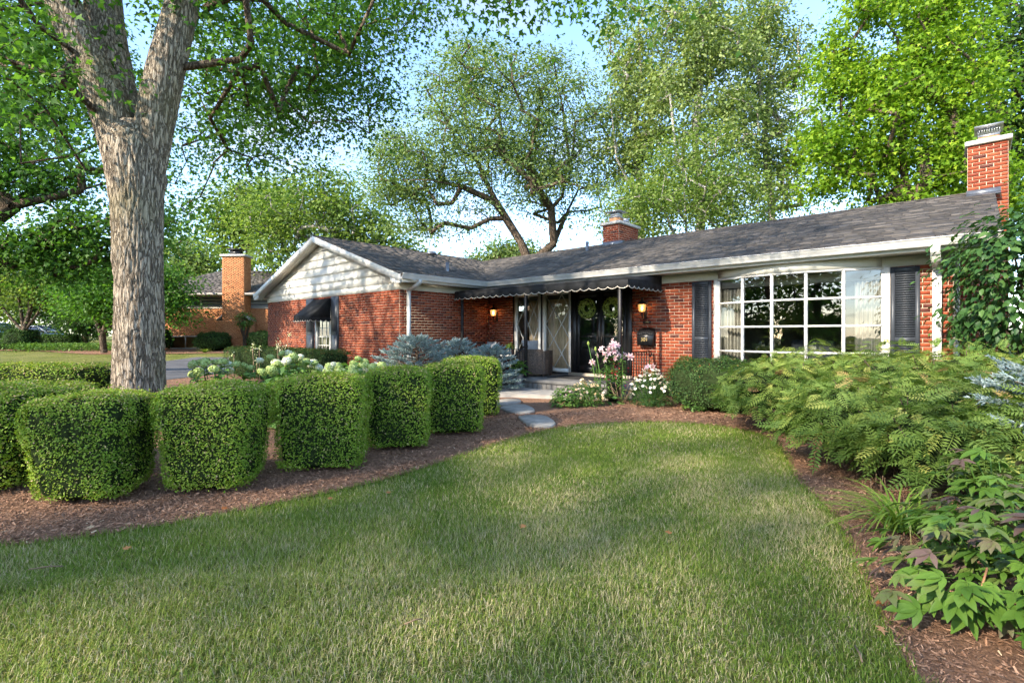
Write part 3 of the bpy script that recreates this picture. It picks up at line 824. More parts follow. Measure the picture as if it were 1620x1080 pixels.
# ---- gable end: siding boards, rake boards, returns
slope = (RIDGE - EAVE) / (OHW - XRID)
def halfw(z): return (RIDGE - 0.06 - z) / slope
MB().box(XL, 0.002, YF - 0.022, YF + 0.1, WT, 2.52).build('frieze_board', M['siding'], house)
zb = 2.52; ex = 0.235
MB().prism([(XRID - halfw(2.52) + .1, YF + 0.03, 2.52), (XRID + halfw(2.52) - .1, YF + 0.03, 2.52), (XRID, YF + 0.03, 4.0)], (0, 0.05, 0)).build('gable_sheathing', M['siding'], house)
while zb < 3.98:
    zt = min(zb + ex, 4.03)
    h0, h1 = min(halfw(zb), 3.82), min(max(halfw(zt), 0.0), 3.82)
    MB().add([[XRID - h0, YF - 0.036, zb], [XRID + h0, YF - 0.036, zb], [XRID + h1, YF - 0.004, zt], [XRID - h1, YF - 0.004, zt],
              [XRID - h0, YF + 0.02, zb], [XRID + h0, YF + 0.02, zb], [XRID + h1, YF + 0.02, zt], [XRID - h1, YF + 0.02, zt]], None, BOXF[[1, 0, 2, 3, 4, 5]] if False else [[0, 1, 2, 3], [7, 6, 5, 4], [4, 5, 1, 0], [1, 5, 6, 2], [2, 6, 7, 3], [3, 7, 4, 0]]).build('siding_board', M['siding'], house)
    zb += ex
def rake(sx):
    e = XRID + sx * (OHW - XRID); tz = EAVE - 0.01
    m = MB()
    m.prism([(XRID, YG - 0.012, RIDGE - 0.01), (e, YG - 0.012, tz), (e, YG - 0.012, tz - 0.17), (XRID, YG - 0.012, RIDGE - 0.19)], (0, 0.03, 0))
    m.prism([(e, YG - 0.010, tz - 0.165), (e - sx * 0.02, YG - 0.010, tz - 0.20), (e - sx * 0.34, YG - 0.010, tz - 0.20), (e - sx * 0.42, YG - 0.010, tz - 0.02)], (0, 0.028, 0))
    return m.build('rake_board', M['white'], house)
rake(1); rake(-1)
for sx in (1, -1):
    e = XRID + sx * (OHW - XRID)
    MB().prism([(XRID, YG + 0.02, RIDGE - 0.175), (e, YG + 0.02, EAVE - 0.17), (e, YF - 0.02, EAVE - 0.17), (XRID, YF - 0.02, RIDGE - 0.175)], (0, 0, -0.012)).build('rake_soffit', M['cream'], house)
# right gable: lap siding
for k in range(26):
    z = 0.15 + k * 0.12
    if z < 4.0:
        yb = 0.02 + max(0, (z + .12 - 2.5) / 0.355 - 0.4) if z > 2.4 else 0.02
        if 3.2 - yb > 0.15:
            MB().prism([(XR + 0.002, yb, z), (XR + 0.028, yb, z), (XR + 0.010, yb, z + 0.125), (XR + 0.002, yb, z + 0.125)], (0, 3.28 - yb, 0)).build('siding_board', M['greyside'], house)
MB().prism([(XR - 0.02, 0.15, 2.52), (XR - 0.02, 6.9, 2.52), (XR - 0.02, YRID, RIDGE - 0.08)], (0.02, 0, 0)).build('gable_sheathing', M['greyside'], house)
MB().prism([(XE, -OH, EAVE - 0.01), (XE, YRID, RIDGE - 0.01), (XE, YRID, RIDGE - 0.19), (XE, -OH, EAVE - 0.17)], (-0.03, 0, 0)).build('rake_board', M['white'], house)

# ---- interior shell
MB().box(0.2, XR - .2, 4.6, 4.7, 0, 2.53).box(5.2, 5.3, T, 4.6, 0, 2.5).build('interior_wall', M['interior'], house)
MB().box(0.15, XR - .15, T, 4.6, 0.10, 0.2).build('interior_floor', M['floorwood'], house)
MB().box(XL + .2, XR - .15, T + .01, 7.0, 2.54, 2.56).box(XL + .2, -T, YF + .2, T, 2.54, 2.56).build('ceiling', M['interior'], house)
MB().box(XL + .2, -0.2, YF + 2.2, YF + 2.3, 0, 2.5).build('interior_wall', M['interior'], house)

def curtain(x0, x1, y, z0, z1, mat, parent, amp=0.03, n=7):
    xs = np.linspace(x0, x1, n * 8 + 1)
    ys = y + amp * np.sin((xs - x0) / (x1 - x0) * 2 * np.pi * n) + 0.4 * amp * np.sin(xs * 31)
    V = np.concatenate([np.stack([xs, ys, np.full_like(xs, z0)], 1), np.stack([xs, ys, np.full_like(xs, z1)], 1)])
    k = np.arange(len(xs) - 1); m = len(xs)
    return link('curtain', mesh_np('curtain', V, np.stack([k, k + 1, k + 1 + m, k + m], 1), mat, np.full(len(V), .5), True), parent)

# ---- bow window
bow = MB()
bx0, bx1, sag = 6.377, 9.199, 0.30
cxb = (bx0 + bx1) / 2; hwid = (bx1 - bx0) / 2 - 0.10
Rb = (hwid ** 2 + sag ** 2) / (2 * sag)
a0 = math.asin(hwid / Rb)
def bowp(k):    # k 0..5
    a = -a0 + 2 * a0 * k / 5
    return np.array([cxb + Rb * math.sin(a), -0.02 - (Rb * math.cos(a) - (Rb - sag))])
bp = [bowp(k) for k in range(6)]
zr = [0.50, 0.945, 1.405, 1.87, 2.325]
bowwin = thing('window', None, None); bowwin.parent = house
for jx in (bx0 + 0.004, bx1 - 0.115):
    MB().box(jx, jx + 0.111, -0.045, 0.10, 0.452, 2.348).build('jamb', M['white'], bowwin)
for k in range(1, 5):
    MB().bbox(bp[k][0] - 0.024, bp[k][0] + 0.024, bp[k][1] - 0.035, bp[k][1] + 0.035, 0.49, 2.335, 0.006).build('mullion', M['white'], bowwin)
for k in range(5):
    a, b = bp[k], bp[k + 1]
    for z in zr[1:4]:
        MB().bar((*a, z), (*b, z), 0.050, 0.034).build('muntin', M['white'], bowwin)
    MB().bar((*a, 2.338), (*b, 2.338), 0.09, 0.036).build('window_head', M['white'], bowwin)
    MB().bar((*a, 0.48), (*b, 0.48), 0.11, 0.05).build('sill', M['white'], bowwin)
    d = (b - a) / np.linalg.norm(b - a); nrm = np.array([d[1], -d[0]])
    for i in range(4):
        tilt = RNG.normal(size=2) * 0.003
        z0_, z1_ = zr[i] + 0.006, zr[i + 1] - 0.006
        aa, bb = a + d * 0.02, b - d * 0.02
        MB().add([[*(aa + nrm * tilt[0]), z0_], [*(bb - nrm * tilt[0]), z0_], [*(bb + nrm * tilt[1]), z1_], [*(aa - nrm * tilt[1]), z1_]], None, [[0, 1, 2, 3]]).build('pane', M['glass'], bowwin)
hd = MB(); bs = MB()
arc = [bowp(5 * i / 20) for i in range(21)]
poly = [(p[0], p[1] - 0.06) for p in arc]
hd.prism([(x, y, 2.3585) for x, y in poly], (0, 0, 0.155)); hd.build('bow_head', M['cream'], bowwin)
bs.prism([(x, y + .03, 0.02) for x, y in poly], (0, 0, 0.43)); bs.build('bow_base', M['white'], bowwin)
cv1 = curtain(bx0 + 0.12, bx0 + 0.50, 0.12, 0.46, 2.15, M['curtain'], bowwin, 0.035, 6)
cv2 = curtain(bx1 - 0.50, bx1 - 0.12, 0.12, 0.46, 2.15, M['curtain'], bowwin, 0.035, 6)
MB().box(bx0 + 0.12, bx1 - 0.12, 0.06, 0.11, 2.17, 2.33).build('window_blind', M['curtain'], bowwin)
# simple furniture seen through the glass
tb = thing('living_room_armchair', 'dark armchair inside behind the bow window', 'armchair', hw(7.7, 1.6, 0.2), HR)
MB().bbox(-.4, .4, -.4, .4, 0.08, 0.42, .03).build('seat', M['charcoal'], tb); MB().bbox(-.4, .4, .28, .45, 0.3, 0.95, .03).build('backrest', M['charcoal'], tb)
for s_ in (-1, 1): MB().bbox(s_ * .4 - .08, s_ * .4 + .08, -.4, .4, 0.08, 0.6, .03).build('armrest', M['charcoal'], tb)

# ---- shutters
def shutter(x0, x1, y, z0, z1, mid=None):
    W = x1 - x0; fr = 0.055
    m = MB().box(x0, x0 + fr, y - 0.035, y - 0.004, z0, z1).box(x1 - fr, x1, y - 0.035, y - 0.004, z0, z1)
    m.box(x0 + fr, x1 - fr, y - 0.034, y - 0.005, z1 - 0.085, z1).box(x0 + fr, x1 - fr, y - 0.034, y - 0.005, z0, z0 + 0.09)
    md = z0 + (z1 - z0) * 0.37 if mid is None else mid
    m.box(x0 + fr, x1 - fr, y - 0.034, y - 0.005, md - 0.04, md + 0.04)
    m.box(x0 + 0.01, x1 - 0.01, y - 0.012, y - 0.003, z0 + 0.02, z1 - 0.02)
    s = m.build('shutter', M['charcoal'], house)
    for za, zb_ in ((z0 + 0.09, md - 0.04), (md + 0.04, z1 - 0.085)):
        n = int((zb_ - za) / 0.036)
        me = MB().obox((0, 0, 0), ((W - 2 * fr) / 2 - .001, 0, 0), (0, 0.008, -0.014), (0, 0.003, 0.003)).mesh('slat', M['charcoal'])
        for i in range(n):
            link('slat', me, s, loc=((x0 + x1) / 2, y - 0.019, za + (i + 0.5) * (zb_ - za) / n))
    return s
shutter(5.935, 6.325, -0.006, 0.50, 2.335)
shutter(9.205, 9.572, -0.006, 0.50, 2.335)
def flat_shutter(x0, x1):
    m = MB().box(x0, x1, YF - 0.03, YF - 0.010, 0.5, 2.335)
    for a, b in ((0.58, 1.25), (1.35, 2.25)):
        m.box(x0 + 0.06, x1 - 0.06, YF - 0.038, YF - 0.03, a, b)
    m.build('shutter', M['charcoal'], house)
flat_shutter(-3.268, -2.844); flat_shutter(-4.774, -4.30)

# ---- gable window
gw = MB().box(-4.235, -4.15, YF - 0.02, YF + 0.1, 0.625, 2.045).box(-3.38, -3.295, YF - 0.02, YF + 0.1, 0.625, 2.045).box(-4.15, -3.38, YF - 0.02, YF + 0.1, 1.96, 2.045).box(-4.15, -3.38, YF - 0.03, YF + 0.1, 0.625, 0.70).build('window', M['white'], house)
for k in range(1, 3):
    MB().box(-4.15 + k * 0.257 - 0.01, -4.15 + k * 0.257 + 0.01, YF + 0.03, YF + 0.05, 0.70, 1.96).build('muntin', M['white'], gw)
for k in range(1, 5):
    MB().box(-4.15, -3.38, YF + 0.032, YF + 0.048, 0.70 + k * 0.252 - 0.01, 0.70 + k * 0.252 + 0.01).build('muntin', M['white'], gw)
for i in range(3):
    for k in range(5):
        x0 = -4.15 + i * 0.257; z0 = 0.70 + k * 0.252
        MB().add([[x0, YF + 0.04, z0], [x0 + .257, YF + 0.04, z0], [x0 + .257, YF + 0.04, z0 + .252], [x0, YF + 0.04, z0 + .252]], None, [[0, 1, 2, 3]]).build('pane', M['glass'], gw)
curtain(-4.14, -3.85, YF + 0.16, 0.65, 2.0, M['curtain'], gw, 0.02, 4)

# ---- diamond windows
def diamond(x0, x1, z0, z1):
    f = 0.075; y0, y1 = -0.03, 0.08
    w_ = MB().box(x0, x0 + f, y0, y1, z0, z1).box(x1 - f, x1, y0, y1, z0, z1).box(x0 + f, x1 - f, y0 + .001, y1, z1 - f, z1).box(x0 + f, x1 - f, y0 + .001, y1, z0, z0 + 0.09).build('window', M['white'], house)
    a0_, a1_, c0, c1 = x0 + f, x1 - f, z0 + 0.09, z1 - f
    W = a1_ - a0_; nz_ = 2.5; Hd = (c1 - c0) / nz_       # diamond height
    nx_ = 1.5 if W < 0.75 else 2
    Wd = W / nx_
    MB().add([[a0_, 0.04, c0], [a1_, 0.04, c0], [a1_, 0.04, c1], [a0_, 0.04, c1]], None, [[0, 1, 2, 3]]).build('pane', M['porchglass'], w_)
    k = -6
    while k < 8:
        for sg in (1, -1):
            # line x = a0 + Wd*k/.. going up
            xA = a0_ + (k + 0.5) * Wd
            # z = c0 + (x - xA) * sg * Hd/Wd
            pts = []
            for z in (c0, c1):
                x = xA + sg * (z - c0) * Wd / Hd
                pts.append([x, z])
            (xa, za), (xb, zb_) = pts
            # clip in x
            t0, t1 = 0.0, 1.0
            dxl = xb - xa
            for lim, sgn in ((a0_, 1), (a1_, -1)):
                if abs(dxl) > 1e-9:
                    t = (lim - xa) / dxl
                    if sgn * dxl > 0: t0 = max(t0, t)
                    else: t1 = min(t1, t)
            if t1 - t0 > 0.01:
                A = (xa + dxl * t0, 0.020 + (0.004 if sg > 0 else 0), za + (zb_ - za) * t0); B = (xa + dxl * t1, 0.020 + (0.004 if sg > 0 else 0), za + (zb_ - za) * t1)
                MB().bar(A, B, 0.012, 0.018, up=(0, 1, 0)).build('muntin', M['white'], w_)
        k += 1
    return w_
dw1 = diamond(1.03, 1.93, 0.33, 2.345)
dw2 = diamond(2.00, 2.90, 0.33, 2.345)
MB().box(0.965, 1.028, -0.02, 0.08, 0.205, 2.345).box(1.932, 1.998, -0.02, 0.08, 0.205, 2.345).box(1.03, 1.93, 0.0, 0.08, 0.205, 0.327).box(2.0, 2.9, 0.0, 0.08, 0.205, 0.327).build('window_trim', M['black'], house)
curtain(2.02, 2.88, 0.13, 0.25, 2.30, M['drape'], dw2, 0.022, 9)
curtain(1.42, 1.94, 0.13, 0.25, 2.30, M['drape'], dw1, 0.022, 5)
MB().box(2.08, 2.84, 0.06, 0.10, 2.16, 2.27).build('window_blind', M['greyside'], dw2)
MB().box(1.1, 1.86, 0.06, 0.10, 2.16, 2.27).build('window_blind', M['greyside'], dw1)

# ---- doors
df = MB().box(2.905, 3.05, -0.045, 0.09, 0.285, 2.345).box(4.42, 4.55, -0.045, 0.09, 0.285, 2.345).box(3.05, 4.42, -0.045, 0.09, 2.26, 2.345)
df.build('door_frame', M['black'], house)
for x0, x1, hx in ((3.055, 3.735, 3.68), (3.74, 4.415, 3.795)):
    d = MB().box(x0, x0 + 0.09, -0.03, 0.012, 0.35, 2.255).box(x1 - 0.09, x1, -0.03, 0.012, 0.35, 2.255).box(x0 + .09, x1 - .09, -0.029, 0.011, 2.15, 2.255).box(x0 + .09, x1 - .09, -0.029, 0.011, 0.35, 0.52).box(x0 + .09, x1 - .09, -0.029, 0.011, 1.20, 1.235).build('storm_door', M['black'], house)
    for z0, z1 in ((0.52, 1.20), (1.235, 2.15)):
        MB().add([[x0 + .09, -0.01, z0], [x1 - .09, -0.01, z0], [x1 - .09, -0.01, z1], [x0 + .09, -0.01, z1]], None, [[0, 1, 2, 3]]).build('pane', M['glass'], d)
    MB().bbox(hx - 0.012, hx + 0.012, -0.075, -0.031, 1.05, 1.23, .004).build('door_handle', M['lantern'], d)
    MB().box(x0 + 0.02, x1 - 0.02, 0.055, 0.085, 0.35, 2.25).box(x0 + .12, x1 - .12, 0.045, 0.0548, 0.5, 1.1).box(x0 + .12, x1 - .12, 0.045, 0.0548, 1.3, 2.1).build('inner_door', M['black'], d)
MB().box(2.9, 4.6, -0.14, -0.046, 0.205, 0.345).box(2.92, 4.55, -0.045, 0.1, 0.205, 0.28).build('door_sill', M['sill'], house)

# ---- porch
porch = thing('front_porch', 'low grey stone porch with dark block riser before the black doors', 'porch', HL, HR)
PD = -1.66
MB().box(0.012, 5.50, PD + 0.10, -0.015, 0.0, 0.205).build('base', M['slab'], porch)
MB().bbox(0.012, 5.53, PD - 0.03, -0.014, 0.207, 0.28, 0.012).build('floor', M['slab'], porch)
for k in range(40):
    x = 0.02 + k * 0.1365
    MB().bbox(x, x + 0.128, PD, PD + 0.098, 0.03, 0.205, 0.006).build('riser_block', M['slab'], porch)
walk = poly_sheet('front_walk', [tuple(hw(x, y)[:2]) for x, y in ((0.9, PD + .02), (5.2, PD + .02), (4.6, -2.2), (3.4, -2.75), (2.6, -3.35), (2.2, -3.75), (1.2, -3.95), (0.9, -3.2))], 0.085, M['concrete'], thick=0.1)

# ================================================================== THINGS AT THE PORCH
def scallop(p, q, ztop, zbot, n, amp, out, mat_par, cord=True):
    p = np.array(p, float); q = np.array(q, float); out = np.array(out, float)
    m = n * 10
    t = np.linspace(0, 1, m + 1)
    base = p[None] * (1 - t[:, None]) + q[None] * t[:, None]
    zb = zbot + amp * np.abs(np.sin(t * n * np.pi)) ** 0.7 * -1 + amp
    wob = 0.008 * np.sin(t * n * 2.2)
    A = np.concatenate([base + out * 0, np.full((m + 1, 1), ztop)], 1)
    B = np.concatenate([base + out[None] * (0.01 + wob[:, None]), zb[:, None]], 1)
    A2 = A + np.array([*(-out * 0.005), 0]); B2 = B + np.array([*(-out * 0.005), 0])
    V = np.concatenate([A, B, A2, B2]); k = np.arange(m); M1 = m + 1
    F = np.concatenate([np.stack([k, k + M1, k + 1 + M1, k + 1], 1), np.stack([k + 2 * M1, k + 1 + 2 * M1, k + 1 + 3 * M1, k + 3 * M1], 1), np.stack([k + M1, k + 3 * M1, k + 1 + 3 * M1, k + 1 + M1], 1)])
    o = link('valance', mesh_np('valance', V, F, M['canvas'], np.full(len(V), .5), True), mat_par)
    MB().tube(B + np.array([*(out * 0.004), -0.003]), 0.0075, 5).build('cord_trim', M['trimcord'], o, smooth=True)
    return o
aw = thing('porch_awning', 'long black canvas awning with cream scalloped edge over the porch', 'awning', HL, HR)
AD = -1.45; ZT, ZF, ZB = 2.505, 2.385, 2.165
AX0, AX1 = 0.42, 5.27
can = MB()
def quadth(m, P, d=(0, 0, -0.006)):
    m.prism(P, d)
xs = np.linspace(AX0, AX1, 25); ys = np.linspace(-0.03, AD, 8)
V = []
for j, y in enumerate(ys):
    f = (y + 0.03) / (AD + 0.03)
    for i, x in enumerate(xs):
        sag_ = -0.012 * math.sin(math.pi * ((i / 24 * 6) % 1)) * math.sin(math.pi * f)
        V.append([x, y, ZT + (ZF - ZT) * f + sag_])
V = np.array(V); i_, j_ = np.meshgrid(np.arange(24), np.arange(7)); q = (j_ * 25 + i_).ravel()
can.add(V, None, np.stack([q, q + 25, q + 26, q + 1], 1))
can.prism([(0.03, -0.03, ZT), (AX0, -0.03, ZT), (AX0, AD, ZF), (0.03, AD + 0.16, ZF + .01)], (0, 0, -0.004))
can.build('canopy', M['canvas'], aw, smooth=True)
MB().box(AX0, AX1, AD - 0.004, AD, ZF - 0.06, ZF + 0.002).build('front_panel', M['canvas'], aw)
MB().prism([(AX1, AD, ZF), (AX1, -0.03, ZT), (AX1, -0.03, ZF - 0.06), (AX1, AD, ZF - 0.06)], (0.004, 0, 0)).build('side_panel', M['canvas'], aw)
MB().prism([(AX0, AD - .004, ZF), (0.03, AD + 0.16, ZF), (0.03, AD + .16, ZF - .06), (AX0, AD - .004, ZF - .06)], (0, 0.004, 0)).build('side_panel', M['canvas'], aw)
scallop((AX0, AD - 0.005), (AX1, AD - 0.005), ZF - 0.055, ZB, 22, 0.045, (0, -1), aw)
scallop((AX1 + 0.005, AD), (AX1 + 0.005, -0.05), ZF - 0.055, ZB, 7, 0.045, (1, 0), aw)
scallop((0.03, AD + 0.155), (AX0, AD - 0.006), ZF - 0.055, ZB, 2, 0.045, (-0.2, -1), aw)
for x in (0.44, 2.61, 5.055):
    MB().bbox(x - 0.032, x + 0.032, AD + 0.03, AD + 0.094, 0.282, ZF - 0.03, 0.005).box(x - 0.055, x + 0.055, AD + 0.007, AD + 0.117, 0.2815, 0.292).build('post', M['iron'], aw)
MB().box(AX0 + .01, AX1 - .01, AD + 0.015, AD + 0.045, ZF - 0.05, ZF - 0.025).box(AX1 - .04, AX1 - .015, AD + .05, -0.05, ZF - .05, ZF - .025).build('frame_rail', M['iron'], aw)

wa = thing('window_awning', 'small black canvas awning with scalloped edge on the gable wall', 'awning', HL, HR)
x0, x1 = -4.29, -3.275; y0, y1 = YF - 0.035, YF - 0.62
za, zb_, zc = 2.30, 1.80, 1.63
MB().prism([(x0, y0, za), (x1, y0, za), (x1, y1, zb_), (x0, y1, zb_)], (0, 0, -0.006)).build('canopy', M['canvas'], wa)
MB().prism([(x1, y0, za), (x1, y1, zb_), (x1, y1, zb_ - .06), (x1, y0, zb_ - .06)], (-0.005, 0, 0)).build('side_panel', M['canvas'], wa)
MB().prism([(x0, y0, za), (x0, y1, zb_), (x0, y1, zb_ - .06), (x0, y0, zb_ - .06)], (0.005, 0, 0)).build('side_panel', M['canvas'], wa)
scallop((x0, y1 - .004), (x1, y1 - .004), zb_ + .002, zc, 7, 0.04, (0, -1), wa)
scallop((x1 + .004, y1), (x1 + .004, y0), zb_ - .055, zc, 4, 0.04, (1, 0), wa)

def railing(name, label, p0, p1, zt, n, curl=False):
    o = thing(name, label, 'railing', HL, HR, 'black porch railings')
    p0 = np.array(p0, float); p1 = np.array(p1, float)
    MB().bar((*p0, zt), (*p1, zt), 0.035, 0.018).build('top_rail', M['iron'], o)
    MB().bar((*p0, 0.36), (*p1, 0.36), 0.022, 0.016).build('bottom_rail', M['iron'], o)
    for i in range(n):
        t = (i + 0.5) / n
        p = p0 * (1 - t) + p1 * t
        MB().box(p[0] - 0.007, p[0] + 0.007, p[1] - 0.007, p[1] + 0.007, 0.36 if i % 4 else 0.281, zt - 0.008).build('baluster', M['iron'], o)
    if curl:
        t = np.linspace(0, 1.6 * np.pi, 16); r = 0.07 * (1 - t / 7)
        d = (p1 - p0) / np.linalg.norm(p1 - p0)
        pts = [[*(p1 + d * (r_ * math.sin(a))), zt - 0.07 + r_ * math.cos(a)] for a, r_ in zip(t, r)]
        MB().tube(pts, 0.013, 6).build('scroll_end', M['iron'], o, smooth=True)
    return o
railing('porch_railing', 'black iron railing between the porch posts behind the blue spruce', (0.48, AD + .062), (2.57, AD + .062), 0.92, 20)
railing('porch_railing', 'black iron railing with scroll end beside the mailbox wall', (5.055, AD + .10), (5.055, -0.12), 0.90, 11, True)
hr = thing('step_handrail', 'short sloping black handrail at the porch step by the wicker chair', 'handrail', HL, HR)
MB().tube([(2.66, AD + .06, 1.0), (2.70, AD - 0.12, 0.98), (2.72, AD - 0.5, 0.76), (2.72, AD - 0.56, 0.70)], 0.016, 8).build('rail', M['iron'], hr, smooth=True)
MB().box(2.708, 2.732, AD - 0.47, AD - 0.446, 0.084, 0.77).build('post', M['iron'], hr)

def lantern(loc, rz, label):
    o = thing('wall_lantern', label, 'lantern', loc, rz, 'lit porch lanterns')
    # local: wall at y=0, sticks out to -y
    MB().bbox(-0.035, 0.035, -0.02, 0.0, -0.20, 0.06, 0.006).build('back_plate', M['lantern'], o)
    t = np.linspace(0, 1, 14)
    arm = np.stack([0 * t, -0.015 - 0.14 * t, -0.15 - 0.075 * np.sin(np.pi * t) + 0.03 * t], 1)
    MB().tube(arm, 0.014, 7).tube([(0, -0.15, -0.13), (0, -0.15, -0.07)], 0.018, 7).tube([(0, -0.02, -0.02), (0, -0.05, 0.03), (0, -0.035, 0.06)], 0.02, 6).build('arm', M['lantern'], o, smooth=True)
    MB().lathe([(0.0, -0.075), (0.045, -0.065), (0.055, -0.05), (0.05, -0.045)], (0, -0.15, 0), 12).build('cup', M['lantern'], o, smooth=True)
    MB().lathe([(0.05, -0.045), (0.078, 0.0), (0.085, 0.09), (0.08, 0.12)], (0, -0.15, 0), 12).build('lamp_glass', M['lampglass'], o, smooth=True)
    MB().lathe([(0.105, 0.115), (0.10, 0.13), (0.06, 0.175), (0.025, 0.20), (0.018, 0.225), (0.026, 0.24), (0.012, 0.265), (0.0, 0.285)], (0, -0.15, 0), 14).build('roof_cap', M['lantern'], o, smooth=True)
    MB().lathe([(0.0, -0.02), (0.016, 0.0), (0.022, 0.03), (0.012, 0.06), (0, 0.07)], (0, -0.15, 0.005), 8).build('bulb', M['bulb'], o, smooth=True)
    ld = bpy.data.lights.new('lantern_light', 'POINT'); ld.energy = 0.5; ld.color = (1, 0.6, 0.28); ld.shadow_soft_size = 0.03
    lo = bpy.data.objects.new('lantern_light', ld); COL.objects.link(lo); lo.parent = o; lo.location = (0, -0.15, 0.085)
    for k in range(6):
        a = k * math.pi / 3
        MB().bar((0.085 * math.cos(a), -0.15 + 0.085 * math.sin(a), 0.0 - .04 * 0), (0.088 * math.cos(a), -0.15 + 0.088 * math.sin(a), 0.12), 0.005, 0.005).build('cage_bar', M['lantern'], o)
    return o
lantern(hw(0.36, -0.012, 1.83), HR, 'lit bronze wall lantern in the brick corner left of the diamond windows')
lantern(hw(4.88, -0.012, 1.80), HR, 'lit bronze wall lantern above the black mailbox')

mbx_o = thing('mailbox', 'black wall mailbox with brass number 301', 'mailbox', hw(4.93, -0.010, 1.03), HR)
prof = [(-0.15, 0.0), (-0.15, 0.25), (-0.045, 0.30), (0.0, 0.345), (0.0, 0.0)]
mb = MB(); mb.prism([(-0.18, y, z) for y, z in [(-0.14, 0.0), (-0.14, 0.22), (-0.02, 0.33), (0.0, 0.33), (0.0, 0.0)]], (0.36, 0, 0)); mb.build('box', M['black'], mbx_o)
lid = MB()
tt = np.linspace(0, 1, 9)
for a, b in zip(tt[:-1], tt[1:]):
    xa, xb = -0.19 + 0.38 * a, -0.19 + 0.38 * b
    ha, hb = 0.022 * math.sin(math.pi * a), 0.022 * math.sin(math.pi * b)
    lid.prism([(xa, -0.155, 0.222 + ha), (xb, -0.155, 0.222 + hb), (xb, -0.005, 0.337 + hb * 1.6), (xa, -0.005, 0.337 + ha * 1.6)], (0, 0, 0.014))
lid.build('lid', M['black'], mbx_o)
MB().box(-0.085, 0.085, -0.148, -0.14, 0.06, 0.185).build('front_panel', M['black'], mbx_o)
def text(body, size, mat, parent, loc, rot, name, ext=0.002):
    cu = bpy.data.curves.new(name, 'FONT'); cu.body = body; cu.size = size; cu.extrude = ext; cu.align_x = 'CENTER'; cu.align_y = 'CENTER'
    ob = bpy.data.objects.new('tmp', cu); COL.objects.link(ob)
    dg = bpy.context.evaluated_depsgraph_get()
    me = bpy.data.meshes.new_from_object(ob.evaluated_get(dg)); me.name = name
    bpy.data.objects.remove(ob)
    me.materials.clear(); me.materials.append(mat)
    return link(name, me, parent, loc, rot)
text('301', 0.115, M['gold'], mbx_o, (0, -0.150, 0.122), (R(90), 0, 0), 'house_number')
pl = thing('name_plaque', 'tiny dark plaque on the brick between lantern and mailbox', 'plaque', hw(4.92, -0.010, 1.50), HR)
MB().bbox(-0.095, 0.095, -0.012, 0.0, 0.0, 0.062, .003).build('plate', M['lantern'], pl); MB().box(-0.05, 0.05, -0.0145, -0.0122, 0.024, 0.034).box(-.02, .02, -.0145, -.0122, .038, .05).build('emblem', M['gold'], pl)

def wreath(loc, label, seed):
    rng = np.random.default_rng(seed)
    o = thing('door_wreath', label, 'wreath', loc, HR, 'green door wreaths')
    n = 1500
    a = rng.random(n) * 2 * np.pi; b = rng.random(n) * 2 * np.pi
    rr = 0.165 + 0.062 * np.cos(b); d = 0.062 * np.sin(b)
    C = np.stack([rr * np.cos(a), -0.05 + d * 0.7, rr * np.sin(a)], 1)
    Nn = np.stack([np.cos(b) * np.cos(a), np.sin(b), np.cos(b) * np.sin(a)], 1) + rng.normal(size=(n, 3)) * 0.6
    V, F, t = leaves(C, Nn, rng.uniform(0.025, 0.05, n), T_rhomb(0.5), rng, rng.random(n))
    link('greenery', mesh_np('greenery', V, F, M['wreath'], t), o)
    t_ = np.linspace(0, 2 * np.pi, 33)
    MB().tube(np.stack([0.165 * np.cos(t_), 0 * t_ - 0.05, 0.165 * np.sin(t_)], 1), 0.04, 8, False).build('ring', M['hcore'], o, smooth=True)
    return o
wreath(hw(3.395, -0.025, 1.88), 'yellow green leafy wreath on the left black door', 1)
wreath(hw(4.075, -0.025, 1.88), 'yellow green leafy wreath on the right black door behind the post', 2)

dm = MB().bbox(2.95, 4.25, -1.05, -0.35, 0.2815, 0.297, 0.004).build('door_mat', M['mat'])
dm.location = HL; dm.rotation_euler = (0, 0, HR)
tag(dm, 'flat black mat on the porch before the double doors', 'mat')

def wicker_chair(loc, rz, label):
    o = thing('wicker_chair', label, 'chair', loc, rz, 'wicker porch chairs')
    def panel(name, x0, x1, y0, y1, z0, z1):
        m = MB().box(x0 + .006, x1 - .006, y0 + .006, y1 - .006, z0, z1)
        n = int((z1 - z0) / 0.028)
        for i in range(n):
            z = z0 + i * 0.028
            e = 0.004 if i % 2 else 0.0
            m.bbox(x0 - e, x1 + e, y0 - e, y1 + e, z + .002, z + 0.025, 0.008, RNG.random())
        return m.build(name, M['wicker'], o)
    panel('seat', -0.30, 0.30, -0.29, 0.29, 0.08, 0.40)
    panel('backrest', -0.31, 0.31, 0.27, 0.34, 0.06, 0.64)
    panel('armrest', -0.37, -0.30, -0.28, 0.33, 0.06, 0.60)
    panel('armrest', 0.30, 0.37, -0.28, 0.33, 0.06, 0.60)
    for sx in (-.32, .32):
        for sy in (-.25, .28):
            MB().box(sx - .02, sx + .02, sy - .02, sy + .02, 0.0, 0.09).build('leg', M['wicker'], o)
    MB().bbox(-0.28, 0.28, -0.28, 0.26, 0.405, 0.50, 0.03).build('seat_cushion', M['cushion'], o)
    return o
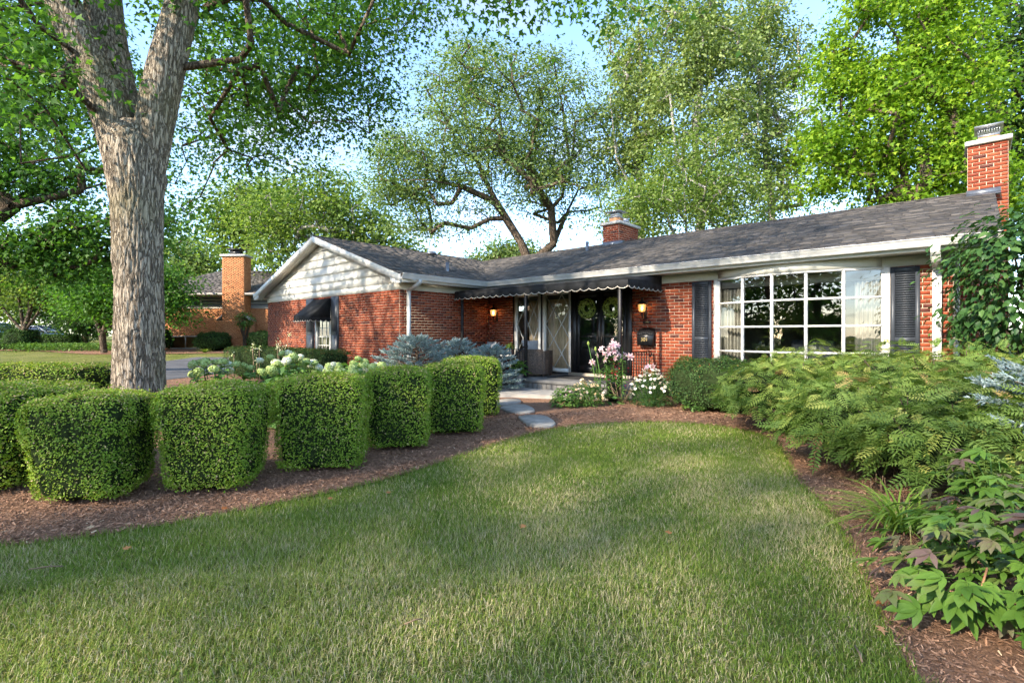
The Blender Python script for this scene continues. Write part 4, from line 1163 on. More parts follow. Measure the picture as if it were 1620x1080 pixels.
def pillow(loc, rot, label):
    n = 13
    u = np.linspace(-1, 1, n); U, Vv = np.meshgrid(u, u)
    th_ = 0.085 * (1 - np.abs(U) ** 2.5) ** 0.6 * (1 - np.abs(Vv) ** 2.5) ** 0.6
    pin = 1 - 0.10 * (1 - np.abs(U * Vv))
    X = U * 0.215 * pin; Z = Vv * 0.165 * pin
    A = np.stack([X, -th_, Z], -1).reshape(-1, 3); B = np.stack([X, th_, Z], -1).reshape(-1, 3)
    i, j = np.meshgrid(np.arange(n - 1), np.arange(n - 1)); q = (j * n + i).ravel()
    F = np.stack([q, q + 1, q + n + 1, q + n], 1)
    o = link('throw_pillow', mesh_np('throw_pillow', np.concatenate([A, B]), [F, F[:, ::-1] + n * n], M['cushion'], np.full(2 * n * n, .5), True))
    o.location = loc; o.rotation_euler = rot
    return tag(o, label, 'pillow', 'grey porch pillows')
wicker_chair(hw(2.42, -0.85, 0.2815), HR + R(200), 'brown wicker armchair with its back to the diamond window by the post')
pillow(hw(2.40, -0.98, 0.97), (R(14), 0, HR + R(20)), 'light grey pillow standing on the wicker chair before the diamond window')
wicker_chair(hw(0.62, -0.62, 0.2815), HR + R(150), 'wicker armchair mostly hidden behind the blue spruce in the brick corner')
pillow(hw(0.70, -0.60, 0.92), (R(-10), 0, HR + R(-10)), 'grey pillow in the brick corner just above the blue spruce')

st = thing('side_table', 'small white table between the wicker chairs on the porch', 'table', hw(1.5, -0.75, 0.2815), HR)
MB().lathe([(0, 0.44), (0.24, 0.44), (0.25, 0.455), (0.24, 0.47), (0, 0.47)], (0, 0, 0), 24).build('table_top', M['white'], st)
for k in range(3):
    a = k * 2.094
    MB().bar((0.17 * math.cos(a), 0.17 * math.sin(a), 0.44), (0.2 * math.cos(a), 0.2 * math.sin(a), 0.0), 0.02, 0.02).build('leg', M['white'], st)

def pot_leaves(o, base, n, r, h, size, mat, seed, tm=None, up=0.5, name='foliage'):
    rng = np.random.default_rng(seed)
    a = rng.random(n) * 2 * np.pi; el = rng.uniform(0.15, 1.3, n)
    d = np.stack([np.cos(a) * np.cos(el), np.sin(a) * np.cos(el), np.sin(el)], 1)
    C = np.array(base) + d * np.array([r, r, h]) * rng.uniform(0.5, 1.0, n)[:, None] * np.array([0.75, 0.75, 0.9])
    tang = d + np.array([0, 0, -0.4]) * rng.random((n, 1))
    Nn = np.array([0, 0, 1]) + rng.normal(size=(n, 3)) * 0.4 - d * 0.2
    V, F, t = leaves(C, Nn, rng.uniform(0.7, 1.2, n) * size, tm or T_leaf(0.42, .2), rng, rng.random(n), tang)
    st_ = MB()
    for c in C[:: max(1, n // 40)]:
        b = np.array(base) + (c - np.array(base)) * np.array([.15, .15, 0]) * 1.0
        b[2] = base[2] - 0.02
        st_.tube([b, (b + c) / 2 + np.array([0, 0, .03]), c], 0.004, 4, False)
    st_.build('stems', M['garden'], o)
    return link(name, mesh_np(name, V, F, mat, t), o)
bk = thing('bucket_planter', 'galvanised metal bucket with broad green leaves at the porch step', 'planter', (*hw(2.79, -1.85)[:2], 0.086))
MB().lathe([(0.0, 0.004), (0.075, 0.004), (0.08, 0.0), (0.083, 0.02), (0.105, 0.28), (0.112, 0.29), (0.112, 0.30), (0.10, 0.30), (0.098, 0.25), (0, .25)], (0, 0, 0), 28).build('bucket', M['galv'], bk, smooth=True)
pot_leaves(bk, (0, 0, 0.28), 46, 0.26, 0.36, 0.17, M['garden'], 3)
bp2 = thing('black_planter', 'tall black pot with red flowers by the porch post', 'planter', (*hw(5.25, -1.95)[:2], 0.02))
MB().lathe([(0.0, 0.0), (0.10, 0.0), (0.14, 0.34), (0.15, 0.35), (0.15, 0.37), (0.13, 0.37), (0.12, 0.33), (0, .33)], (0, 0, 0), 24).build('pot', M['black'], bp2, smooth=True)
pot_leaves(bp2, (0, 0, 0.34), 90, 0.26, 0.42, 0.09, M['garden'], 4)
rng = np.random.default_rng(8)
C = np.array([0, 0, 0.55]) + rng.normal(size=(60, 3)) * np.array([.12, .12, .1])
V, F, t = leaves(C, rng.normal(size=(60, 3)) + np.array([0, 0, 1]), np.full(60, 0.04), T_rhomb(0.9), rng, rng.random(60))
link('blossoms', mesh_np('blossoms', V, F, M['redp'], t), bp2)
lp = thing('lime_planter', 'small pot of lime green leaves on the white porch table', 'planter', tuple(hw(1.5, -0.75, 0.7545)))
MB().lathe([(0, 0), (0.06, 0), (0.08, 0.13), (0.07, 0.13), (0, .12)], (0, 0, 0), 16).build('pot', M['slab'], lp, smooth=True)
pot_leaves(lp, (0, 0, 0.12), 60, 0.16, 0.2, 0.06, M['lime'], 5)

# stepping stones
def stone(pts_px, label, z=0.05):
    P = np.array([at(*p) for p in pts_px]); P = chaikin(np.vstack([P, P[:1]]), 2)[:-1]
    c = P.mean(0); m = MB()
    Q = P - c; n = len(Q)
    rng = np.random.default_rng(int(abs(c[0]) * 1000))
    V = np.concatenate([np.c_[Q, np.full(n, -z + 0.005)], np.c_[Q, np.full(n, -0.012)], np.c_[Q * 0.97, np.zeros(n) + rng.normal(size=n) * .002], [[0, 0, 0.002]]])
    k = np.arange(n); k2 = (k + 1) % n
    m.add(V, np.stack([2 * n + k, 2 * n + k2, np.full(n, 3 * n)], 1), np.concatenate([np.stack([k, k2, k2 + n, k + n], 1), np.stack([k + n, k2 + n, k2 + 2 * n, k + 2 * n], 1)]))
    o = m.build('stepping_stone', M['flag'], loc=(c[0], c[1], z))
    return tag(o, label, 'stepping stone', 'flagstone stepping stones')
stone([(792, 648), (806, 643), (830, 643), (846, 650), (846, 655), (820, 657), (800, 654)], 'rounded bluestone step in mulch, middle one between walk and lawn')
stone([(820, 663), (838, 660), (862, 661), (876, 669), (881, 676), (862, 679), (838, 677), (827, 670)], 'bluestone step nearest the lawn edge')
stone([(778, 638), (800, 634), (822, 634), (826, 639), (805, 642), (780, 644)], 'bluestone slab at the end of the concrete walk')

# ================================================================== GRASS AND MULCH
def wav(P, s, seed=0):
    r = np.random.default_rng(seed)
    out = 0
    for k in range(6):
        a = r.random() * 6.283; f = s * (0.6 + 0.5 * k)
        out = out + np.sin(P[:, 0] * math.cos(a) * f + P[:, 1] * math.sin(a) * f + r.random() * 6.28 + 0.8 * np.sin(P[:, 0] * f * .7 + k)) / (1 + 0.5 * k)
    return out / 3.2
def grass(rng, n, xr, yr, seg, wmul, hmul, poly=lawn_poly, edge=False):
    P = np.stack([rng.uniform(*xr, n), rng.uniform(*yr, n)], 1)
    P = P[inpoly(P, poly)]
    # keep what a camera near the photograph's could see
    keep = (np.abs(P[:, 0]) < P[:, 1] * 1.12 + 1.0) & (P[:, 1] > 1.0)
    P = P[keep]; n = len(P)
    patch = wav(P, 1.3, 1) + 0.6 * wav(P, 4.0, 2)
    dry = wav(P, 2.4, 5) + 0.5 * wav(P, 9, 6)
    L = (0.024 + 0.018 * rng.random(n) + 0.006 * patch) * hmul
    az = rng.random(n) * 6.283 + 0.0 * patch
    lean = rng.uniform(0.35, 1.08, n)
    d = np.stack([np.cos(az), np.sin(az)], 1)
    s = np.stack([-d[:, 1], d[:, 0]], 1)
    wd = rng.uniform(0.0013, 0.0026, n) * wmul
    tint = 0.46 + 0.26 * patch + rng.normal(size=n) * 0.17
    isdry = rng.random(n) < np.clip(0.30 + 0.36 * dry, 0.06, 0.85)
    tint = np.where(isdry, rng.uniform(0.78, 1.0, n), np.clip(tint, 0, 0.73))
    base = np.c_[P, np.zeros(n)]
    tip = base + np.c_[d * (L * lean)[:, None], L * np.sqrt(1 - lean ** 2 * 0.8)]
    sd = np.c_[s * wd[:, None], np.zeros(n)]
    if seg == 1:
        V = np.stack([base - sd, base + sd, tip], 1).reshape(-1, 3)
        F = np.arange(3 * n).reshape(-1, 3); k = 3
        return V, F, np.repeat(tint, 3)
    mid = base + np.c_[d * (L * lean * 0.35)[:, None], L * 0.58]
    V = np.stack([base - sd, base + sd, mid - sd * .8, mid + sd * .8, tip], 1).reshape(-1, 3)
    i = (np.arange(n) * 5)[:, None]
    F = np.concatenate([i + [0, 1, 3], i + [0, 3, 2], i + [2, 3, 4]])
    return V, F, np.repeat(tint, 5)
rng = np.random.default_rng(21)
parts = [grass(rng, 110000, (-2.9, 2.0), (1.15, 2.6), 2, 0.75, 1.0), grass(rng, 130000, (-4.4, 2.2), (2.5, 3.5), 1, 1.0, 1.05), grass(rng, 200000, (-4.6, 3.2), (3.4, 5.2), 1, 1.25, 1.0), grass(rng, 110000, (-2.5, 4.0), (5.1, 7.8), 1, 1.9, 1.0), grass(rng, 15000, (-9.0, -3.0), (1.0, 3.2), 1, 2.6, 1.0)]
# tufts right along the edge
ep = edge_s[np.random.default_rng(3).integers(0, len(edge_s) - 1, 9000)]
off = 0; Vs = []; Fs = []; Ts = []
for V, F, t in parts:
    Vs.append(V); Fs.append(F + off); Ts.append(t); off += len(V)
rng2 = np.random.default_rng(31)
n = len(ep); Pn = ep + rng2.normal(size=(n, 2)) * 0.022
az = rng2.random(n) * 6.283; L = rng2.uniform(0.03, 0.062, n); d = np.stack([np.cos(az), np.sin(az)], 1); s = np.stack([-d[:, 1], d[:, 0]], 1)
base = np.c_[Pn, np.zeros(n)]; tip = base + np.c_[d * (L * 0.6)[:, None], L * .85]; sd = np.c_[s * 0.003, np.zeros(n)]
V = np.stack([base - sd, base + sd, tip], 1).reshape(-1, 3)
Vs.append(V); Fs.append(np.arange(3 * n).reshape(-1, 3) + off); Ts.append(np.repeat(np.clip(rng2.normal(size=n) * .2 + .35, 0, .75), 3))
lawn = link('lawn_grass', mesh_np('lawn_grass', np.concatenate(Vs), np.concatenate(Fs), M['grass'], np.concatenate(Ts)))
tag(lawn, 'short mown lawn with green and straw coloured blades', 'grass', kind='stuff')

rng = np.random.default_rng(41)
def chips(n, xr, yr, smin, smax):
    P = np.stack([rng.uniform(*xr, n), rng.uniform(*yr, n)], 1)
    P = P[inpoly(P, mulch_np)]
    P = P[(np.abs(P[:, 0]) < P[:, 1] * 1.12 + 0.8)]
    # stay off the walk and the house
    lx = ca * (P[:, 0] - HL.x) + sa * (P[:, 1] - HL.y); ly = -sa * (P[:, 0] - HL.x) + ca * (P[:, 1] - HL.y)
    P = P[~((lx > 0.8) & (lx < 5.3) & (ly > -4.0))]
    n = len(P)
    L = rng.uniform(smin, smax, n); Wd = L * rng.uniform(0.12, 0.35, n)
    az = rng.random(n) * 6.283; ti = rng.normal(size=n) * 0.3; ro = rng.normal(size=n) * 0.4
    d = np.stack([np.cos(az) * np.cos(ti), np.sin(az) * np.cos(ti), np.sin(ti)], 1)
    s = np.stack([-np.sin(az) * np.cos(ro), np.cos(az) * np.cos(ro), np.sin(ro)], 1)
    c = np.c_[P, 0.016 + rng.random(n) * 0.014]
    a = d * (L / 2)[:, None]; b = s * (Wd / 2)[:, None]
    V = np.stack([c - a - b * .6, c + a - b, c + a * .9 + b, c - a + b], 1).reshape(-1, 3)
    F = np.arange(4 * n).reshape(-1, 4)
    t = np.clip(rng.beta(2, 2, n) * 0.85 + (rng.random(n) < 0.05) * rng.uniform(.1, .4, n), 0, 1)
    return V, F, np.repeat(t, 4)
off = 0; Vs = []; Fs = []; Ts = []
for a in ((60000, (-4.5, 0.5), (2.4, 5.0), 0.008, 0.034), (36000, (1.1, 3.4), (1.2, 4.5), 0.008, 0.030), (36000, (-2.5, 5.5), (4.5, 8), 0.014, 0.045), (16000, (-3, 6), (7.5, 11), 0.02, 0.06)):
    V, F, t = chips(*a); Vs.append(V); Fs.append(F + off); Ts.append(t); off += len(V)
tag(link('mulch_chips', mesh_np('mulch_chips', np.concatenate(Vs), np.concatenate(Fs), M['chip'], np.concatenate(Ts))), 'loose brown bark mulch chips covering the beds', 'mulch', kind='stuff')

# fallen leaves and twigs
rng = np.random.default_rng(55)
LL = [((148, 846), 'pale curled leaf fallen at the left lawn edge'), ((196, 883), 'rust brown fallen leaf on the lawn left of centre'), ((350, 815), 'cream dead leaf on the mulch before the second hedge'), ((1400, 975), 'whitish pebble like leaf on the right lawn edge'), ((1390, 1008), 'small brown leaf on the grass at lower right'), ((830, 842), 'green maple leaf lying on the lawn centre'), ((1062, 857), 'pale twig tip on the grass right of centre'), ((520, 800), 'orange brown leaf in the grass below the hedges'), ((612, 790), 'grey green fallen leaf on mulch near the third hedge')]
for (p, lab) in LL:
    x, y = at(*p)
    V, F, t = leaves(np.array([[0, 0, 0.0]]), np.array([[0.15, -.2, 1.0]]), np.array([0.05]), T_maple(), rng, np.array([rng.random()]))
    o = link('fallen_leaf', mesh_np('fallen_leaf', V, F, M['litter'], t), loc=(x, y, 0.05))
    tag(o, lab, 'fallen leaf', 'fallen leaves on the ground')

for (pa, pb, lab) in (((45, 911), (100, 906), 'long pale stick lying on the lawn at lower left'), ((1352, 1035), (1364, 1062), 'short brown stick on the grass by the right mulch edge'), ((640, 1000), (668, 992), 'thin dry straw stalk on the lawn centre foreground')):
    a_ = np.array(at(*pa)); b_ = np.array(at(*pb)); m_ = (a_ + b_) / 2
    o = MB().tube([(*(a_ - m_), 0.0), (*((b_ - a_) * .1 + .004), 0.006), (*(b_ - m_), 0.001)], 0.0035, 5).build('fallen_twig', M['deadtwig'], loc=(m_[0], m_[1], .036))
    tag(o, lab, 'twig', 'twigs on the lawn')

# ================================================================== CLIPPED HEDGES
def hedge_pts(rng, n, hx, hy, h, e=5.0, taper=0.10, lump=0.02):
    f = np.array([hy * h, hx * h, hx * hy * 2.0]); f = f / f.sum()
    ax = rng.choice(3, n, p=f)
    P = rng.uniform(-1, 1, (n, 3)); sg = rng.choice([-1, 1], n)
    P[np.arange(n), ax] = np.where(ax == 2, 1, sg)
    nrm = (np.abs(P) ** e).sum(1) ** (1 / e)
    Q = P / nrm[:, None]
    Nn = np.sign(Q) * np.abs(Q) ** (e - 1) / np.array([hx, hy, h / 2])
    Nn /= np.linalg.norm(Nn, axis=1)[:, None]
    tp = 1 - taper * (0.5 - 0.5 * Q[:, 2]) ** 1.5 * 1.4
    C = Q * np.array([hx, hy, h / 2]) * np.c_[tp, tp, np.ones(n)]
    l = lump * (np.sin(C[:, 0] * 9 + C[:, 1] * 7 + 1) + np.sin(C[:, 1] * 11 - C[:, 2] * 8) + np.sin(C[:, 2] * 13 + C[:, 0] * 10 + 2))
    C = C + Nn * l[:, None]
    C[:, 2] += h / 2
    return C, Nn, Q
def clipped(name, label, cat, loc, rz, hx, hy, h, n, size, mat, group, seed, e=5.0, taper=0.10, tmpl=None, tan=0.10, depth=0.03, lump=0.02, coret=0.90):
    rng = np.random.default_rng(seed)
    o = thing(name, label, cat, loc, rz, group)
    C, Nn, Q = hedge_pts(rng, n, hx, hy, h, e, taper, lump)
    C = C - Nn * (rng.random(n) ** 1.5 * depth)[:, None] + Nn * (rng.random((n, 1)) < 0.06) * rng.random((n, 1)) * 0.03
    D = Nn * 0.9 + rng.normal(size=(n, 3)) * 0.55 + np.array([0, 0, 0.40])
    top = Nn[:, 2] > 0.6
    t = np.clip(rng.beta(2.2, 2.6, n) * 0.88, 0, .9)
    pt = rng.random(n)
    t = np.where(pt < np.where(top, tan * 2.6, tan * 0.6), rng.uniform(0.90, 1.0, n), t)
    pn = np.sin(C[:, 0] * 6.1 + seed) * np.sin(C[:, 1] * 5.3 + seed * 2) + np.sin(C[:, 2] * 7.7 + C[:, 0] * 4 + seed)
    t = np.where(t < .9, np.clip(t + .13 * pn, 0, .89), t)
    hol = np.sin(C[:, 0] * 23 + seed) + np.sin(C[:, 1] * 21 + seed * 3) + np.sin(C[:, 2] * 25 + C[:, 0] * 9)
    drop = (hol > 1.75 - .55 * (C[:, 2] < h * .22)) & (rng.random(n) < .75)
    kp = ~drop; C = C[kp]; Nn = Nn[kp]; D = D[kp]; t = t[kp]; n = len(C)
    sh = rng.random(n) < 0.012
    C = C + Nn * (sh * rng.uniform(.01, .05, n))[:, None]
    V, F, tt = leaves(C, D, rng.uniform(0.7, 1.3, n) * size * np.where(sh, 1.3, 1), tmpl or T_rhomb(0.55), rng, t)
    link('foliage', mesh_np('foliage', V, F, mat, tt), o)
    # solid core blocking see-through, inner shade put into its dark colour
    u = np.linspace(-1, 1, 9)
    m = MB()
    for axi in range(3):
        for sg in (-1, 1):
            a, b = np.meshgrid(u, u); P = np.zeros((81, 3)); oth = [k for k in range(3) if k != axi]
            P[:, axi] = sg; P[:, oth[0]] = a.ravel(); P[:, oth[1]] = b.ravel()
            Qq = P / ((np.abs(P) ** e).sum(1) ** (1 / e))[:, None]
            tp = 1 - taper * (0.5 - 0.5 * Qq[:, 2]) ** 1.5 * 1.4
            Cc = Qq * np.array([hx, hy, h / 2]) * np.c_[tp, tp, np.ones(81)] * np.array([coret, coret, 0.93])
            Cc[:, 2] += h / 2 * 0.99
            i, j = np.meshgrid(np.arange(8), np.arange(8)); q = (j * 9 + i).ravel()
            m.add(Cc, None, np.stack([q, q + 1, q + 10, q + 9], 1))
    m.build('dark_core', M['hcore'], o)
    st = MB()
    for k in range(4):
        a = k * 1.6 + rng.random()
        st.tube([(hx * .35 * math.cos(a), hy * .35 * math.sin(a), 0), (hx * .45 * math.cos(a), hy * .45 * math.sin(a), h * 0.3)], 0.015, 5)
    st.build('stem', M['bark2'], o)
    return o
HG = 'clipped box hedges in a row along the mulch bed'
HED = [  # x, y, half width, half depth, height, leaves, size, turn, label
    (-4.35, 4.32, 0.52, 0.55, 0.82, 24000, 0.020, 0.05, 'clipped box hedge at the left frame edge, cut off by the picture'),
    (-3.20, 3.93, 0.335, 0.34, 0.80, 25000, 0.0175, 0.08, 'rounded box hedge, second from left and nearest to the viewer'),
    (-2.42, 4.20, 0.350, 0.35, 0.85, 25000, 0.018, 0.10, 'square box hedge just below the big tree trunk'),
    (-1.79, 4.89, 0.375, 0.38, 0.865, 23000, 0.020, 0.12, 'square box hedge with hydrangea blooms right behind its top'),
    (-1.27, 5.74, 0.335, 0.36, 0.875, 16000, 0.023, 0.12, 'narrow box hedge, third from the porch end of the row'),
    (-0.755, 6.58, 0.365, 0.38, 0.88, 14000, 0.025, 0.12, 'sunlit box hedge, second from the porch end of the row'),
    (-0.645, 8.0, 0.43, 0.42, 0.89, 13000, 0.027, 0.12, 'taller box hedge at the porch end of the row'),
]
for i, (x, y, hx, hy, h, n, sz, rz, lab) in enumerate(HED):
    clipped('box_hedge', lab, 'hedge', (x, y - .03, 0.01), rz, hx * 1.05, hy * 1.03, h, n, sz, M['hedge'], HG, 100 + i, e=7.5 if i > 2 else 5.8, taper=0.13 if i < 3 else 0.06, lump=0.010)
clipped('box_hedge', 'long low hedge behind the left hedges beside the driveway', 'hedge', (-8.9, 9.0, 0.01), 0.05, 1.75, 0.55, 0.73, 15000, 0.034, M['hedge'], None, 120, lump=0.01)
p = hw(-3.95, -4.15)
clipped('yew_hedge', 'long dark clipped yew hedge below the gable wall', 'hedge', (p[0], p[1], 0.01), HR, 3.35, 0.48, 0.88, 22000, 0.046, M['yew'], None, 121, e=9, taper=0.02, tmpl=T_rhomb(0.3), tan=0.05, depth=0.07, lump=0.015)
clipped('yew_shrub', 'rounded dark green yew below the left window shutter', 'shrub', (3.45, 8.35, 0.01), HR + 0.1, 0.86, 0.62, 0.83, 22000, 0.034, M['yew'], None, 122, e=3.6, taper=0.05, tmpl=T_rhomb(0.33), tan=0.03, depth=0.09, lump=0.03)

# ================================================================== FALSE SPIREA
def frond_t(rng, pairs=7, L=0.20, w=0.072):
    V = []; F = []
    xs = np.linspace(0.12, 0.93, pairs)
    bend = lambda s: -0.32 * s ** 2 * L
    for i, s in enumerate(xs):
        ll = w * (1 - 0.55 * abs(s - 0.42) ** 1.2) * (1 if s < 0.8 else 0.75)
        for sg in (1, -1):
            b = np.array([s * L, 0, bend(s)]); d = np.array([0.38, sg * 0.9, -0.10 + 0.08 * rng.normal()]); d /= np.linalg.norm(d)
            tip = b + d * ll; wv = np.array([0.9, -sg * 0.38, 0.0]) * ll * 0.17
            m = b + d * ll * 0.42 + np.array([0, 0, 0.004])
            k = len(V); V += [b, m + wv, tip, m - wv]; F += [[k, k + 1, k + 2], [k, k + 2, k + 3]] if sg < 0 else [[k, k + 2, k + 1], [k, k + 3, k + 2]]
    b = np.array([0.95 * L, 0, bend(.95)]); k = len(V)
    V += [b, b + [0.02, 0.008, 0], b + [0.055, 0, -.012], b + [0.02, -.008, 0]]; F += [[k, k + 2, k + 1], [k, k + 3, k + 2]]
    k = len(V)
    for s in (0, 0.5, 1.0):
        V += [np.array([s * L, 0.002, bend(s)]), np.array([s * L, -0.002, bend(s)])]
    F += [[k, k + 1, k + 3], [k, k + 3, k + 2], [k + 2, k + 3, k + 5], [k + 2, k + 5, k + 4]]
    return np.array(V), np.array(F)
frng = np.random.default_rng(77)
FR = [frond_t(frng) for _ in range(3)]
frond_mesh = {}
def frond_me(v, t):
    k = (v, round(t * 9) / 9)
    if k not in frond_mesh:
        frond_mesh[k] = mesh_np('leaf', FR[v][0], FR[v][1], M['sorb'], np.full(len(FR[v][0]), k[1]))
    return frond_mesh[k]
def spirea(label, blobs, n, seed, nsingle):
    rng = np.random.default_rng(seed)
    c0 = np.mean([b[0] for b in blobs], 0)
    o = thing('false_spirea_shrub', label, 'shrub', (c0[0], c0[1], 0.01), 0, 'feathery false spirea shrubs under the bow window')
    wts = np.array([b[1][0] * b[1][1] + b[1][0] * b[1][2] * 2 for b in blobs]); wts /= wts.sum()
    bi = rng.choice(len(blobs), n, p=wts)
    C = []; D = []
    cen = np.array([b[0] for b in blobs]); rad = np.array([b[1] for b in blobs])
    d = rng.normal(size=(n, 3)); d[:, 2] = np.abs(d[:, 2]) * 0.9 - 0.15; d /= np.linalg.norm(d, axis=1)[:, None]
    shell = rng.uniform(0.72, 1.06, n) ** 0.8
    lump = 1 + 0.08 * np.sin(d[:, 0] * 9 + bi) + 0.08 * np.sin(d[:, 1] * 11 + bi * 2) 
    P = cen[bi] + d * rad[bi] * (shell * lump)[:, None]
    keep = P[:, 2] > 0.10
    # drop fronds buried deep in another blob
    for b_c, b_r in zip(cen, rad):
        keep &= (((P - b_c) / b_r) ** 2).sum(1) > 0.42
    P = P[keep]; d = d[keep]; m = len(P)
    hd = d * np.array([1, 1, 0.35]) * .8 + np.array([0, 0, 0.30]) + rng.normal(size=(m, 3)) * 0.62
    nr = np.array([0, 0, 1.0]) + d * 0.5 + rng.normal(size=(m, 3)) * 0.5
    hi = np.clip((P[:, 2] - 0.35) / 0.7, 0, 1)
    t = np.clip(0.25 + 0.5 * hi * rng.random(m) + rng.normal(size=m) * 0.17, 0, 0.86)
    t = np.where(rng.random(m) < 0.03 + 0.12 * hi, rng.uniform(0.86, 1.0, m), t)
    S = rng.uniform(0.65, 1.1, m) * (1.05 - 0.35 * hi)
    # nearest to the viewer become single leaves
    dist = np.linalg.norm(P - np.array([0, 0, EYE]), axis=1) / S
    facing = -(d * (P / np.linalg.norm(P, axis=1)[:, None])).sum(1)
    order = np.argsort(np.where((facing > 0.0) & (shell[keep] > 0.9), dist, 1e3 + dist))
    one = set(order[:nsingle].tolist())
    x, y, nn = frames(nr, rng, hd)
    off = 0; Vs = []; Fs = []; Ts = []
    P0 = np.array([c0[0], c0[1], 0.01])
    for i in range(m):
        v = i % 3
        if i in one:
            ob = link('leaf', frond_me(v, t[i]), o)
            mt = Matrix(((x[i][0], y[i][0], nn[i][0]), (x[i][1], y[i][1], nn[i][1]), (x[i][2], y[i][2], nn[i][2])))
            ob.location = P[i] - P0; ob.rotation_euler = mt.to_euler(); ob.scale = (S[i],) * 3
        else:
            TV, TF = FR[v]
            Vs.append((P[i] - P0) + S[i] * (TV[:, :1] * x[i] + TV[:, 1:2] * y[i] + TV[:, 2:3] * nn[i])); Fs.append(TF + off); off += len(TV); Ts.append(np.full(len(TV), t[i]))
    tag(link('foliage', mesh_np('foliage', np.concatenate(Vs), np.concatenate(Fs), M['sorb'], np.concatenate(Ts)), o), kind='stuff')
    st = MB()
    for i in range(0, m, max(1, m // 90)):
        q = P[i] - P0; r0 = np.array([q[0] * 0.45 + rng.normal() * .08, q[1] * 0.45 + rng.normal() * .08, 0.0])
        st.tube([r0, r0 * .5 + q * .5 + np.array([0, 0, 0.08]), q], 0.005, 4, False)
    st.build('stems', M['bark2'], o)
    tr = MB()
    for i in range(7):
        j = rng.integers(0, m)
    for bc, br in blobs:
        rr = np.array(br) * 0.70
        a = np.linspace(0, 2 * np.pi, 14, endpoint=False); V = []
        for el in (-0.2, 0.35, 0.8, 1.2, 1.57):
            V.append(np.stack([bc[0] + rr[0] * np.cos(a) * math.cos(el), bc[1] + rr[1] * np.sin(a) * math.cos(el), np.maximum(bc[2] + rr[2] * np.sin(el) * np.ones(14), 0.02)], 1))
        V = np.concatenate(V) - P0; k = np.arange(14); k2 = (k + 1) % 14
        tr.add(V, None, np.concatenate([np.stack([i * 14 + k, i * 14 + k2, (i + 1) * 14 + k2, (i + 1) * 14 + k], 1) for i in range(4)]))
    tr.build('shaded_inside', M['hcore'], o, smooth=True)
    return o
spirea('feathery green shrub below the bow window, left mass of the thicket', [((3.35, 6.55, 0.42), (0.62, 0.62, 0.52)), ((4.1, 6.9, 0.48), (0.75, 0.7, 0.60)), ((4.9, 6.9, 0.5), (0.7, 0.6, 0.60))], 2600, 201, 90)
spirea('feathery green shrub at the right frame edge before the downspout', [((4.25, 5.75, 0.50), (0.75, 0.75, 0.58)), ((5.15, 5.9, 0.55), (0.8, 0.7, 0.60)), ((5.0, 5.0, 0.5), (0.8, 0.7, 0.55)), ((6.2, 6.0, 0.5), (0.7, 0.8, 0.55))], 3200, 202, 90)
spirea('feathery green shrub nearest the viewer, its fronds hanging over the mulch', [((3.15, 4.75, 0.36), (0.55, 0.65, 0.48)), ((3.75, 4.5, 0.44), (0.65, 0.65, 0.52)), ((3.25, 3.95, 0.30), (0.45, 0.5, 0.44)), ((3.9, 3.7, 0.36), (0.6, 0.55, 0.48))], 2800, 203, 120)

# dry stalks in the mulch
for i, (p, lab) in enumerate((((1345, 745), 'thin brown cut stems in the mulch left of the feathery shrub'), ((1390, 785), 'brown cut stubble stems below the feathery shrub fronds'))):
    x, y = at(*p); o = thing('cut_stem_stubble', lab, 'stubble', (x, y, 0.012))
    rr = np.random.default_rng(i)
    for k in range(6):
        a = rr.normal(size=2) * 0.09
        MB().tube([(a[0], a[1], 0), (a[0] + rr.normal() * .01, a[1], 0.10 + rr.random() * .06)], 0.003, 5).build('stem', M['deadtwig'], o)
    for k in range(3):
        a = rr.normal(size=2) * 0.12; b = a + rr.normal(size=2) * 0.16
        MB().tube([(*a, 0.03), (*((a + b) / 2 + .02), 0.05), (*b, 0.025)], 0.003, 4).build('twig', M['deadtwig'], o)
o = thing('dead_twig_plant', 'bare pale twigs between the two daisy clumps', 'twigs', (*at(985, 640), 0.012))
rr = np.random.default_rng(5)
for k in range(14):
    a = rr.random() * 6.28; h = rr.uniform(.2, .42); e = np.array([math.cos(a) * .22, math.sin(a) * .18, h])
    MB().tube([(0, 0, 0), e * .5 + rr.normal(size=3) * .02, e], 0.0035, 4).build('twig', M['deadtwig'], o)

